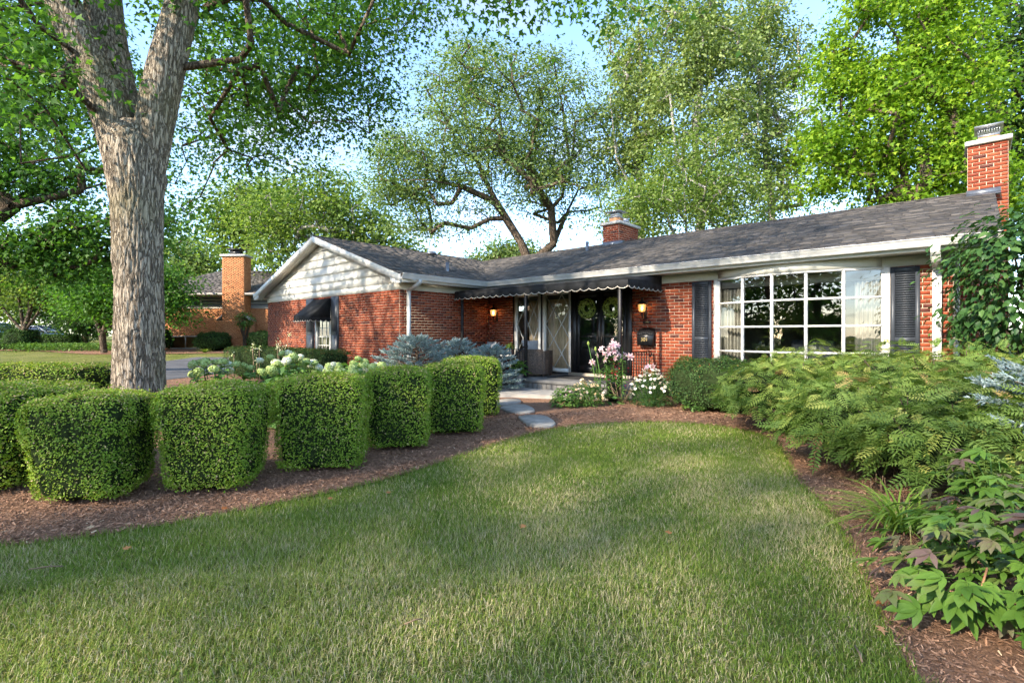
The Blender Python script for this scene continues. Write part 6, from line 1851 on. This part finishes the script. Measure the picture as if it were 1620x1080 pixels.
# ---- parked cars
def car(loc, rz, label, paint, prof, roofprof, L, Wd, hw_, zc):
    o = thing('parked_car', label, 'car', loc, rz, 'cars parked across the far street')
    m = MB()
    n = len(prof); half = Wd / 2
    P = np.array(prof)
    rings = []
    for f, s in ((-1, .94), (-.86, 1.0), (.86, 1.0), (1, .94)):
        rings.append(np.c_[P[:, 0] * (1 if abs(f) < .9 else .985), np.full(n, f * half), zc + (P[:, 1] - zc) * s])
    V = np.concatenate(rings); k = np.arange(n); k2 = (k + 1) % n
    F4 = np.concatenate([np.stack([i * n + k, i * n + k2, (i + 1) * n + k2, (i + 1) * n + k], 1) for i in range(3)])
    F3 = [[0, j + 1, j] for j in range(1, n - 1)] + [[3 * n, 3 * n + j, 3 * n + j + 1] for j in range(1, n - 1)]
    m.add(V, F3, F4); m.build('body', paint, o, smooth=False)
    Rf = np.array(roofprof); nn = len(Rf); rr = []
    zb, zt = Rf[:, 1].min(), Rf[:, 1].max()
    for f in (-1, 1):
        ins = half * .96 - (Rf[:, 1] - zb) / (zt - zb) * .20
        rr.append(np.c_[Rf[:, 0], f * ins, Rf[:, 1]])
    V = np.concatenate(rr); k = np.arange(nn); k2 = (k + 1) % nn
    g = MB().add(V, [[0, j + 1, j] for j in range(1, nn - 1)] + [[nn, nn + j, nn + j + 1] for j in range(1, nn - 1)], np.stack([k, k2, k2 + nn, k + nn], 1))
    g.build('greenhouse_glass', M['darkglass'], o)
    zt2 = zt - .03
    top = Rf[Rf[:, 1] > zt - .12]
    tx0, tx1 = top[:, 0].min(), top[:, 0].max()
    MB().bbox(tx0 - .06, tx1 + .06, -half * .96 + .17, half * .96 - .17, zt - .06, zt + .03, .025).build('roof_panel', paint, o)
    for f in (-1, 1):
        for a, b in zip(Rf[:-1], Rf[1:]):
            ia, ib = [half * .96 - (q[1] - zb) / (zt - zb) * .20 for q in (a, b)]
            MB().bar((a[0], f * (ia + .005), a[1]), (b[0], f * (ib + .005), b[1]), .05, .05).build('pillar', M['chrome'] if f < 0 else paint, o)
        mid = (Rf[0, 0] + Rf[-1, 0]) / 2
        MB().bar((mid, f * (half * .96), zb), (mid, f * (half * .76), zt), .06, .04).build('pillar', paint, o)
    for wx in (-L * .30, L * .31):
        for f in (-1, 1):
            wv = thing('wheel', None, None); wv.parent = o; wv.location = (wx, f * (half - .1), hw_)
            wv.rotation_euler = (R(90), 0, 0)
            MB().lathe([(.16, -.11), (hw_ - .03, -.11), (hw_, -.08), (hw_, .08), (hw_ - .03, .11), (.16, .11)], (0, 0, 0), 22).build('tyre', M['rubber'], wv, smooth=True)
            MB().lathe([(0, -.09), (.2, -.10), (.21, -.06), (.21, .06), (.2, .10), (0, .09)], (0, 0, 0), 16).build('rim', M['chrome'], wv)
    for f in (-.65, .65):
        MB().bbox(L / 2 - .12, L / 2 - .01, f * half - .16, f * half + .16, .62, .74, .02).build('headlight', M['glass'], o)
        MB().bbox(-L / 2 + .01, -L / 2 + .12, f * half - .14, f * half + .14, .72, .86, .02).build('tail_light', M['redp'], o)
    return o
sed_p = [(-2.35, .25), (2.3, .22), (2.38, .45), (2.3, .68), (1.0, .90), (-1.7, .96), (-2.35, .90), (-2.42, .6)]
sed_r = [(-1.75, .93), (-1.05, 1.36), (-.3, 1.45), (.35, 1.42), (1.25, .90)]
car((-41.0, 44.0, float(gh(-40, 44))), 0.03, 'dark navy sedan parked behind the ball shrub at far left', M['cardark'], sed_p, sed_r, 4.8, 1.85, .34, .6)
suv_p = [(-2.3, .32), (2.3, .32), (2.38, .6), (2.28, .95), (1.3, 1.08), (-2.25, 1.10), (-2.36, .7)]
suv_r = [(-2.2, 1.06), (-2.05, 1.62), (-1.4, 1.76), (.5, 1.74), (1.4, 1.06)]
car((-47.2, 46.0, float(gh(-40, 46))), 0.03, 'bright blue sport utility car at the far left frame edge', M['carblue'], suv_p, suv_r, 4.7, 1.9, .37, .7)

# ================================================================== TREES
def grow(rng, roots, clumps, step=0.9, jit=0.12):
    """join every clump to the nearest branch node; returns nodes, parents"""
    pos = [np.array(p, float) for p in roots]; par = [-1] + list(range(len(roots) - 1))
    return pos, par
def tree(name, label, cat, base, skeleton, clump_c, leafn, leaf_size, spread, mat, bark, seed, tmpl, rtip=.012, trunk_r=.2, group=None, droop=.2, upn=.8, rexp=.46, sides=6, shared=None, minz=None):
    """skeleton: list of polylines (local) joined to the trunk; clump_c: (n,3) local clump centres"""
    rng = np.random.default_rng(seed)
    o = thing(name, label, cat, base, 0, group)
    pos = []; par = []
    for pl in skeleton:
        pl = [np.array(p, float) for p in pl]
        start = -1
        if pos:
            dd = np.linalg.norm(np.array(pos) - pl[0], axis=1); start = int(dd.argmin())
        prev = start
        for i, p in enumerate(pl):
            if i == 0 and start >= 0: continue
            pos.append(p); par.append(prev); prev = len(pos) - 1
    nsk = len(pos)
    o_ = np.array(pos)[0]
    ordc = np.argsort(np.linalg.norm(clump_c - np.array(pos)[min(2, nsk - 1)], axis=1))
    ends = []
    low = .25 * max(p[2] for p in pos)
    for ci in ordc:
        c = clump_c[ci]
        A = np.array(pos)
        dd = np.linalg.norm(A - c, axis=1) + np.where(A[:, 2] > c[2] + .3, (A[:, 2] - c[2]) * .6, 0) + np.where(A[:, 2] < low, 5, 0)
        j = int(dd.argmin()); L = np.linalg.norm(c - A[j])
        ns = max(1, int(L / .9)); prev = j
        for k in range(1, ns + 1):
            t = k / ns
            p = A[j] * (1 - t) + c * t + (rng.normal(size=3) * .07 * L * (1 if k < ns else 0)) * .6 + np.array([0, 0, .10 * L * math.sin(math.pi * t)])
            pos.append(p); par.append(prev); prev = len(pos) - 1
        ends.append(prev)
    cnt = np.ones(len(pos))
    for i in range(len(pos) - 1, 0, -1):
        if par[i] >= 0: cnt[par[i]] += cnt[i]
    r = rtip * cnt ** rexp
    r = r * (trunk_r / r[0]) if r[0] > trunk_r or nsk > 0 else r
    r = np.maximum(r, rtip * .5)
    P = np.array(pos); pa = np.array(par); idx = np.where(pa >= 0)[0]
    A, B = P[pa[idx]], P[idx]; ra, rb = np.minimum(r[pa[idx]], r[idx] * 1.35), r[idx]
    d = B - A; d /= np.linalg.norm(d, axis=1)[:, None] + 1e-9
    u = np.cross(d, [.3, .2, .93]); u /= np.linalg.norm(u, axis=1)[:, None] + 1e-9; v = np.cross(d, u)
    ang = np.linspace(0, 2 * np.pi, sides, endpoint=False)
    ring = np.cos(ang)[None, :, None] * u[:, None] + np.sin(ang)[None, :, None] * v[:, None]
    V = np.concatenate([A[:, None] + ring * ra[:, None, None], B[:, None] + ring * rb[:, None, None]], 1).reshape(-1, 3)
    k = np.arange(sides); k2 = (k + 1) % sides
    f = np.stack([k, k2, k2 + sides, k + sides], 1)
    def seg_faces(sel): return (f[None] + (np.where(sel)[0] * 2 * sides)[:, None, None]).reshape(-1, 4)
    thick = (rb > trunk_r * .45)
    def sub(sel, nm):
        ids = np.where(sel)[0]
        if len(ids) == 0: return
        VV = V.reshape(-1, 2 * sides, 3)[ids].reshape(-1, 3)
        FF = (f[None] + (np.arange(len(ids)) * 2 * sides)[:, None, None]).reshape(-1, 4)
        link(nm, mesh_np(nm, VV, FF, bark, np.full(len(VV), .5), True), o)
    sub(thick, 'trunk'); sub(~thick, 'branches')
    nc = len(clump_c); n = leafn * nc
    ci = np.repeat(np.arange(nc), leafn)
    sp = np.array(spread)
    sz = rng.uniform(.65, 1.35, nc)
    g = rng.normal(size=(n, 3)); 
    C = clump_c[ci] + g * sp * sz[ci][:, None]
    C[:, 2] -= droop * (g[:, 0] ** 2 + g[:, 1] ** 2) * sp[2] * .5
    if minz is not None: C[:, 2] = np.maximum(C[:, 2], minz)
    Nn = np.array([0, 0, upn]) + rng.normal(size=(n, 3)) * .6 + g * .25
    hd = g * np.array([1, 1, .3]) + np.array([0, 0, -droop * 2.5]) + rng.normal(size=(n, 3)) * .5
    cl_t = rng.normal(size=nc) * .13
    tt = np.clip(rng.beta(2, 2, n) + cl_t[ci], 0, 1)
    VV, FF, T = leaves(C, Nn, rng.uniform(.65, 1.25, n) * leaf_size, tmpl, rng, tt, hd)
    crown = link('crown', mesh_np('crown', VV, FF, mat, T), o)
    return o
def ell(rng, n, c, r, inner=.35, flat=None):
    d = rng.normal(size=(n, 3)); d /= np.linalg.norm(d, axis=1)[:, None]
    return np.array(c) + d * np.array(r) * (rng.uniform(inner ** 3, 1, n) ** (1 / 3))[:, None]
def pxw(px, py, Z): return np.array([(px - 810) / 800 * Z, Z, EYE + (530 - py) / 800 * Z])

# ---- the big silver maple: sculpted trunk with three leaders
MBASE = np.array([-4.94, 6.7, 0.0])
mp = thing('silver_maple_tree', 'big silver maple with furrowed grey trunk forking into three leaders', 'tree', tuple(MBASE))
def bark_tube(name, pts, rad, seed, n=84, step=.035, par=mp, smooth=True, knots=()):
    pts = np.array(pts, float)
    d = np.concatenate([[0], np.cumsum(np.linalg.norm(np.diff(pts, axis=0), axis=1))])
    s = np.arange(0, d[-1], step)
    # smooth centre line
    Pc = np.stack([np.interp(s, d, pts[:, i]) for i in range(3)], 1); rr = np.interp(s, d, rad)
    ker = np.ones(21) / 21
    pad = lambda q: np.convolve(np.pad(q, 10, mode='edge'), ker, 'valid')
    Pc = np.stack([pad(Pc[:, i]) for i in range(3)], 1); rr = pad(rr)
    ang = np.linspace(0, 2 * np.pi, n, endpoint=False)
    def disp(i, a):
        out = np.empty(len(a))
        for j, an in enumerate(a):
            cx, cy = math.cos(an), math.sin(an)
            k1 = rr[i] * 26; v1 = mnoise.noise((cx * k1 + seed, cy * k1, s[i] * 2.6)); v2 = mnoise.noise((cx * k1 * 2.1 + seed, cy * k1 * 2.1, s[i] * 6.0)); v3 = mnoise.noise((cx * 1.3, cy * 1.3 + seed, s[i] * .8))
            v4 = mnoise.noise((cx * 22 + seed, cy * 22, s[i] * 9))
            out[j] = 1 + .05 * v3 - .050 * max(0, 1 - abs(v1) * 4) - .026 * max(0, 1 - abs(v2) * 3) + .012 * v4
        for (ks, ka, kr, kh) in knots:
            da = np.angle(np.exp(1j * (a - ka))) * rr[i]; q = (da ** 2 + (s[i] - ks) ** 2) / kr ** 2
            out += kh * np.exp(-q) - kh * .9 * np.exp(-q * 9)
        return out
    return MB().tube(Pc, rr, n, True, dispf=disp).build(name, M['bark'], par, smooth=smooth)
def ml(px, py, Z): return pxw(px, py, Z) - MBASE
fork = ml(212, 190, 6.75)
bark_tube('trunk', [(0, 0, -.05), (0, 0, .25), (.0, 0, 1.2), ml(221, 480, 6.7), ml(219, 400, 6.7), ml(216, 300, 6.72), ml(212, 240, 6.75), ml(210, 212, 6.76), ml(209, 196, 6.77), ml(209, 186, 6.77)], [.40, .315, .285, .272, .275, .305, .37, .36, .25, .06], 3.1, 200, .03, knots=[(3.35, -1.2, .09, .13), (1.35, -2.6, .12, .12), (2.3, 2.6, .1, .10)])
bark_tube('leader', [ml(212, 340, 6.75), ml(196, 250, 6.72), ml(172, 165, 6.68), ml(150, 115, 6.65), ml(114, 40, 6.6), ml(80, -40, 6.5), ml(20, -220, 6.4), ml(-60, -420, 6.4)], [.17, .235, .235, .225, .205, .185, .155, .11], 7.7, 96, .045)
bark_tube('leader', [ml(210, 330, 6.9), ml(200, 230, 6.98), ml(182, 140, 7.05), ml(170, 70, 7.1), ml(162, 0, 7.15), ml(165, -120, 7.2), ml(190, -380, 7.3)], [.18, .25, .25, .24, .225, .20, .15], 11.3, 96, .045)
bark_tube('leader', [ml(222, 340, 6.75), ml(236, 250, 6.77), ml(250, 165, 6.82), ml(264, 105, 6.85), ml(285, 20, 6.95), ml(310, -80, 7.05), ml(380, -300, 7.4)], [.17, .23, .235, .225, .205, .18, .13], 17.9, 96, .045)
rng = np.random.default_rng(700)
CL = []
# right hand side: hanging mass over the gap between trunk and house
for px, py, Z, s_, n in ((330, -40, 7.6, 60, 20), (420, 40, 9.5, 75, 44), (520, 60, 10.5, 65, 50), (600, 10, 10.5, 45, 34), (470, 140, 10.5, 60, 40), (560, 150, 11, 42, 26), (400, 190, 10.5, 50, 30), (330, 120, 9.5, 50, 24), (455, 235, 11, 32, 9), (300, 250, 11, 35, 9), (625, -50, 9.5, 30, 10), (520, -120, 8.5, 120, 26), (260, 330, 11.5, 30, 7), (320, 310, 11.5, 24, 5)):
    q = np.stack([pxw(px + rng.normal() * s_, py + rng.normal() * s_ * .8, Z * (1 + rng.normal() * .07)) for _ in range(n)]) - MBASE
    CL.append(q)
# sprays along the top of the picture
for px, py, Z, s_, n in ((765, -22, 6.6, 35, 5), (870, -22, 6.2, 40, 4), (965, -10, 6.0, 22, 4), (820, -140, 7, 90, 10)):
    CL.append(np.stack([pxw(px + rng.normal() * s_, py + rng.normal() * s_ * .35, Z * (1 + rng.normal() * .05)) for _ in range(n)]) - MBASE)
# left side near the trunk
for px, py, Z, s_, n in ((30, 20, 6.6, 55, 12), (60, 200, 8.5, 40, 9), (20, 110, 6.4, 45, 8), (100, 250, 9.0, 30, 5)):
    CL.append(np.stack([pxw(px + rng.normal() * s_, py + rng.normal() * s_ * .7, Z * (1 + rng.normal() * .06)) for _ in range(n)]) - MBASE)
# the crown above the frame
up = ell(rng, 220, (0.3, -.6, 9.0), (5.6, 5.2, 3.6), .5)
w_ = up + MBASE
v = 530 - (w_[:, 2] - EYE) * 800 / np.maximum(w_[:, 1], .3)
up = up[(v < -120) | (w_[:, 1] < .3)]
CL.append(up)
CL = np.concatenate(CL)
skel = [[fork * .98, fork], [fork, ml(180, 200, 6.7), ml(112, 40, 6.6), ml(20, -220, 6.4), ml(-60, -420, 6.4)], [fork, ml(172, 100, 7.1), ml(162, 0, 7.15), ml(190, -380, 7.3)], [fork, ml(262, 110, 6.85), ml(285, 20, 6.95), ml(380, -300, 7.4)]]
tmp = tree('maple_parts', None, None, tuple(MBASE), skel, CL, 82, .094, (.30, .30, .21), M['maple'], M['bark2'], 701, T_maple4(), rtip=.008, trunk_r=.10, droop=.45, sides=5)
for c in list(tmp.children):
    if c.name.startswith('trunk'):
        bpy.data.objects.remove(c)
    else:
        c.parent = mp
bpy.data.objects.remove(tmp)

# ---- background trees
def simple_tree(name, label, px, Z, trunk_px, crown, nclump, leafn, size, spread, mat, bark, seed, tmpl, trunk_r, group=None, extra=None, droop=.2, inner=.35, rtip=.018):
    """crown: list of (px, py, rx_px, ry_px, weight); trunk_px: list of polylines [(px,py)...]"""
    rng = np.random.default_rng(seed)
    bx = (px - 810) / 800 * Z
    base = np.array([bx, Z, float(gh(bx, Z))])
    sk = []
    for pl in trunk_px:
        sk.append([pxw(a, b, Z + dz) - base for a, b, dz in pl])
    sk[0] = [np.array([0, 0, -.05])] + sk[0]
    wt = np.array([c[4] for c in crown], float); wt /= wt.sum()
    CLs = []
    for (a, b, rx, ry, w_) , ww in zip(crown, wt):
        k = max(4, int(nclump * ww))
        c = pxw(a, b, Z) - base
        CLs.append(ell(rng, k, c, (rx / 800 * Z, rx / 800 * Z * .85, ry / 800 * Z), inner))
    return tree(name, label, 'tree', tuple(base), sk, np.concatenate(CLs), leafn, size, spread, mat, bark, seed + 1, tmpl, rtip=rtip, trunk_r=trunk_r, group=group, droop=droop)
BG = 'trees behind the house'
simple_tree('honey_locust_tree', 'wide feathery honey locust with forked limbs rising behind the house centre', 840, 26,
    [[(838, 420, 0), (825, 385, 0), (800, 345, 0), (785, 320, 0), (730, 295, -1), (680, 285, -2), (640, 285, -2)], [(785, 320, 0), (770, 290, 1), (755, 255, 1), (740, 200, 1)], [(838, 420, 0), (876, 385, .5), (872, 330, 0), (845, 290, -1), (800, 250, -1), (790, 180, 0)], [(872, 330, 0), (890, 310, 0), (900, 250, 0), (890, 170, 0), (880, 120, 0)], [(876, 385, .5), (895, 340, 1), (915, 300, 1), (950, 290, 1)]],
    [(800, 170, 150, 85, 5), (690, 235, 95, 60, 3), (640, 280, 62, 45, 2.2), (900, 200, 110, 110, 4), (780, 260, 130, 50, 3), (650, 330, 45, 45, 1), (730, 345, 70, 40, .7), (880, 300, 90, 50, 2), (760, 130, 90, 50, 2)],
    420, 130, .185, (.58, .58, .22), M['locust'], M['bark2'], 801, T_rhomb(.45), .30, BG, droop=.25)
for i, (px, Z, top, rx, lab, ww) in enumerate(((1010, 25, 15, 62, 'tall pale birch left of the other birches behind the roof', 1), (1105, 23, -40, 85, 'tall birch with white stems right of the middle chimney', 1.2), (1215, 25, -20, 70, 'birch with pale arching limbs beside the bright maple', 1))):
    cr = [(px, top + 100, rx * .8, 100, 2.2), (px + 22, top + 250, rx * .95, 70, 2.2), (px - 26, top + 200, rx * .8, 60, 1.6), (px - 18, top + 40, rx * .6, 60, 1.2), (px + 30, top + 120, rx * .6, 50, 1.2), (px + 5, top + 330, rx, 40, 1)]
    simple_tree('birch_tree', lab, px, Z, [[(px, 430, 0), (px + 6, 330, 0), (px - 6, 220, 0), (px + 4, 120, 0), (px, top + 20, 0)], [(px + 6, 330, 0), (px + 40, 240, 1), (px + 55, 150, 1)], [(px + 6, 330, 0), (px - 35, 250, -1), (px - 45, 150, -1)]],
        cr, int(150 * ww), 125, .18, (.40, .40, .26), M['birch'], M['bark3'], 820 + 7 * i, T_rhomb(.6), .20, BG, droop=.4)
simple_tree('young_birch_tree', 'low young birch with yellowish leaves just behind the ridge', 1090, 20.5, [[(1090, 430, 0), (1085, 350, 0), (1080, 250, 0)], [(1090, 400, 0), (1110, 330, 0), (1125, 250, 0)], [(1090, 400, 0), (1050, 330, 0), (1030, 280, 0)]],
    [(1080, 310, 120, 62, 3), (1010, 330, 60, 50, 1.4), (1160, 320, 70, 55, 1.5), (1090, 240, 70, 40, 1)], 170, 95, .13, (.42, .42, .3), M['lime'], M['bark3'], 850, T_rhomb(.65), .10, BG)
simple_tree('bright_maple_tree', 'dense bright green maple behind the right end of the roof', 1430, 19.5, [[(1430, 400, 0), (1432, 300, 0), (1425, 180, 0), (1420, 60, 0)], [(1432, 300, 0), (1370, 220, 0), (1330, 170, 0)], [(1432, 300, 0), (1500, 210, 0), (1540, 140, 0)]],
    [(1420, 60, 110, 100, 4), (1400, 190, 130, 80, 4), (1500, 160, 100, 120, 4), (1330, 260, 65, 50, 1.6), (1430, 280, 110, 50, 2.4), (1480, -60, 130, 90, 3), (1340, 110, 45, 60, 1), (1560, 280, 70, 60, 1.5)], 340, 150, .175, (.46, .46, .26), M['bmaple'], M['bark2'], 860, T_maple4(), .30, BG, droop=.3)
simple_tree('dark_oak_tree', 'dark green tree at the upper right corner beyond the chimney', 1640, 25, [[(1640, 430, 0), (1645, 300, 0), (1635, 150, 0), (1620, 40, 0)], [(1645, 300, 0), (1580, 180, 0), (1560, 100, 0)]],
    [(1600, 90, 75, 120, 3), (1650, 220, 90, 100, 3), (1620, 330, 80, 60, 1.5)], 150, 90, .26, (.6, .6, .35), M['dark'], M['bark2'], 870, T_rhomb(.7), .35, BG)
simple_tree('pale_back_tree', 'light green tree behind the gable roof at centre left', 520, 34, [[(520, 470, 0), (520, 400, 0), (510, 330, 0)], [(520, 400, 0), (580, 350, 0)], [(520, 400, 0), (450, 350, 0)]],
    [(490, 330, 75, 45, 3), (560, 345, 60, 45, 2.4), (430, 350, 55, 50, 2), (610, 370, 40, 30, 1), (510, 290, 45, 28, 1), (560, 388, 60, 26, 1.3), (625, 398, 42, 22, 1), (450, 402, 60, 28, 1.2)], 235, 85, .26, (.75, .75, .45), M['lime'], M['bark3'], 880, T_rhomb(.6), .30, BG)
simple_tree('pale_back_tree', 'taller rounded tree above the tan chimney', 395, 42, [[(395, 480, 0), (395, 380, 0), (400, 320, 0)], [(395, 400, 0), (360, 350, 0)]],
    [(395, 330, 60, 50, 3), (360, 360, 40, 35, 1.4), (430, 330, 40, 50, 1.5)], 130, 80, .32, (.85, .85, .5), M['lime'], M['bark2'], 890, T_rhomb(.6), .35, BG)
simple_tree('dull_back_tree', 'small olive tree against the sky beside the big trunk', 295, 46, [[(295, 480, 0), (295, 420, 0), (297, 395, 0)]],
    [(297, 400, 28, 26, 2), (330, 410, 30, 30, 1.5), (280, 430, 30, 30, 1)], 70, 80, .34, (.8, .8, .6), M['locust'], M['bark2'], 895, T_rhomb(.6), .3, BG)
simple_tree('olive_back_tree', 'low olive brown tree in the roof valley under the locust', 800, 38, [[(800, 470, 0), (800, 420, 0), (805, 400, 0)]],
    [(800, 405, 30, 20, 2), (840, 400, 30, 22, 1), (765, 412, 16, 10, .6)], 60, 80, .26, (.7, .7, .4), M['locust'], M['bark2'], 897, T_rhomb(.6), .25, BG)
# left side
simple_tree('street_maple_tree', 'dark spreading maple whose limbs reach in from the left frame edge', -120, 14.5, [[(-120, 560, 0), (-110, 430, 0), (-70, 350, 0)], [(-110, 430, 0), (-20, 350, -.5), (20, 325, -.5), (70, 315, -.5), (130, 300, -.3), (200, 280, 0)], [(-70, 350, 0), (0, 280, 1), (60, 270, 1), (130, 240, 1), (180, 215, 1)], [(-70, 350, 0), (-10, 190, 1), (40, 150, 1), (90, 100, 1)], [(-70, 350, 0), (-150, 200, 0), (-170, 60, 0)]],
    [(60, 400, 85, 45, 3), (130, 380, 70, 50, 2.4), (60, 250, 110, 70, 4), (20, 130, 110, 90, 4), (170, 180, 60, 90, 2), (-120, 180, 150, 150, 4), (215, 360, 60, 45, 1.6), (120, 80, 70, 70, 2), (-60, 20, 140, 80, 3)], 350, 110, .135, (.40, .40, .2), M['maple'], M['bark2'], 900, T_maple4(), .36, None, droop=.3)
simple_tree('crab_apple_tree', 'small multi stemmed tree over the parked cars at far left', 40, 29, [[(40, 548, 0), (38, 525, 0), (30, 470, 0), (20, 420, 0)], [(38, 535, 0), (15, 500, 0), (0, 480, 0)], [(38, 530, 0), (60, 495, 0), (75, 460, 0)], [(38, 530, 0), (48, 490, 0), (55, 440, 0)]],
    [(30, 430, 50, 32, 3), (80, 445, 36, 28, 2), (-10, 455, 30, 30, 1.4), (50, 466, 55, 12, 1)], 120, 80, .16, (.5, .5, .3), M['lime'], M['bark2'], 910, T_rhomb(.6), .15, 'small trees on the far lawn')
simple_tree('magnolia_tree', 'rounded low tree right behind the big maple trunk', 165, 26.5, [[(165, 560, 0), (162, 530, 0), (150, 500, 0), (140, 450, 0)], [(163, 545, 0), (180, 510, 0), (200, 470, 0)], [(162, 530, 0), (180, 480, 0), (230, 460, 0)]],
    [(150, 450, 50, 40, 3), (215, 450, 55, 42, 3), (270, 455, 30, 35, 1.6), (138, 468, 30, 22, 1.0), (180, 490, 45, 25, 1.3), (275, 490, 18, 14, .6)], 190, 90, .17, (.5, .5, .32), M['maple'], M['bark2'], 920, T_rhomb(.65), .16, 'small trees on the far lawn')
simple_tree('dark_yew_tree', 'dark evergreen mass between the cars and the low tree', 135, 33, [[(135, 550, 0), (135, 500, 0)]], [(132, 510, 20, 24, 2), (142, 485, 18, 20, 1)], 60, 90, .2, (.55, .55, .4), M['dark'], M['bark2'], 930, T_rhomb(.4), .2, 'small trees on the far lawn')
# a distant row closes the view at far left
for i, (px, Z, py, rx, ry, lab) in enumerate(((-10, 62, 440, 60, 60, 'hazy distant tree at the left edge beyond the cars'), (90, 66, 450, 60, 55, 'distant tree mass beyond the dark sedan'), (190, 70, 450, 60, 55, 'distant tree glimpsed left of the big trunk'), (290, 72, 455, 60, 50, 'distant tree behind the tan house roof'))):
    simple_tree('distant_tree', lab, px, Z, [[(px, 540, 0), (px, 470, 0)]], [(px, py, rx, ry, 1), (px + 20, py + 40, rx, ry * .6, .6)], 90, 70, .5, (1.3, 1.3, .9), M['dark' if i % 2 else 'lime'], M['bark2'], 940 + i, T_rhomb(.6), .4, 'distant trees')

# ---- unseen trees, placed to shade lawn and gable and to show in the panes
def back_tree(x, y, lab, crown, nclump, leafn, seed, mat, size=.24, tr=.3):
    rng = np.random.default_rng(seed)
    cl = np.concatenate([ell(rng, max(4, int(nclump * w_)), c, r, .3) for c, r, w_ in crown])
    top = max(c[2] for c, r, w_ in crown)
    return tree('street_tree', lab, 'tree', (x, y, 0), [[(0, 0, -.05), (.05, 0, 1.5), (-.05, .1, 3.0), (0, 0, top)], [(-.05, .1, 3.0), (1.2, .5, 4.6), (2.0, 1, 6)], [(-.05, .1, 3.0), (-1.2, -.5, 4.6), (-2.0, -1, 6)]], cl, leafn, size, (.55, .55, .3), mat, M['bark2'], seed + 1, T_rhomb(.7), trunk_r=tr, group='street trees behind the viewer', droop=.3)
BTS = [(-19.6, -12.6, 'very tall maple behind the viewer shading the lawn', [((0, 0, 14.2), (4.3, 4.3, 4.2), 1.0), ((2.5, -3.0, 13.0), (2.2, 2.2, 2.5), .25)], 300, 8, 960, M['maple'], .26, .45),  # sparse crown shaped to let part of the sun reach the lawn
       (-15.8, 4.6, 'street tree just outside the left frame edge, shading the gable', [((0, 0, 9.6), (3.6, 3.6, 3.2), 1.0)], 60, 40, 965, M['maple'], .22, .3)]  # unseen tree added for dappled shade on the gable
# an avenue of low crowned trees, mirrored in the panes of the bow window
for i, (ang, dist, what) in enumerate(((176, 30, 'first'), (186, 27, 'second'), (195, 31, 'third'), (203, 28, 'fourth'), (211, 30, 'fifth'), (219, 27, 'sixth'), (228, 31, 'seventh'), (237, 28, 'eighth'), (247, 30, 'ninth'))):
    bx_, by_ = 5 + dist * math.cos(R(ang)), 9.6 + dist * math.sin(R(ang))
    BTS.append((bx_, by_, 'low crowned street tree behind the viewer, %s of the row counted from the driveway' % what, [((0, 0, 3.7 + (i % 3) * .5), (2.9, 2.9, 3.4), 1.0)], 70, 55, 1000 + 10 * i, M[('dark', 'maple', 'lime')[i % 3]], .30, .22))
for b in BTS: back_tree(*b)
for i, (ang, what) in enumerate(((184, 'nearest the driveway'), (203, 'middle left'), (222, 'middle right'), (241, 'farthest from the driveway'))):
    clipped('reflection_hedge', 'tall hedge added behind the viewer to fill the pane reflections, ' + what, 'hedge', (5 + 35 * math.cos(R(ang)), 9.6 + 35 * math.sin(R(ang)), 0), R(ang + 90), 5.6, .7, 2.6, 4000, .22, M['dark'], 'hedges added for the window reflections', 1200 + i, e=8, taper=0, tan=0, depth=.25, lump=.08)  # unseen hedges added to cover the bright sky band mirrored in the panes
ph = thing('pale_house', 'pale gabled house across the street, mirrored in the window panes', 'house', (-27, -26, 0), R(-38))
MB().box(-6, 6, 0, 8, 0, 3.2).build('wall', M['bluehouse'], ph)
MB().prism([(-6.4, -.5, 3.1), (-6.4, 8.5, 3.1), (-6.4, 4, 6.0)], (12.8, 0, 0)).build('roof', M['shingle'], ph)
for a in (-4.5, -1.5, 2.5):
    MB().box(a, a + 1.4, -.05, -.002, 1.0, 2.4).build('window', M['darkglass'], ph)
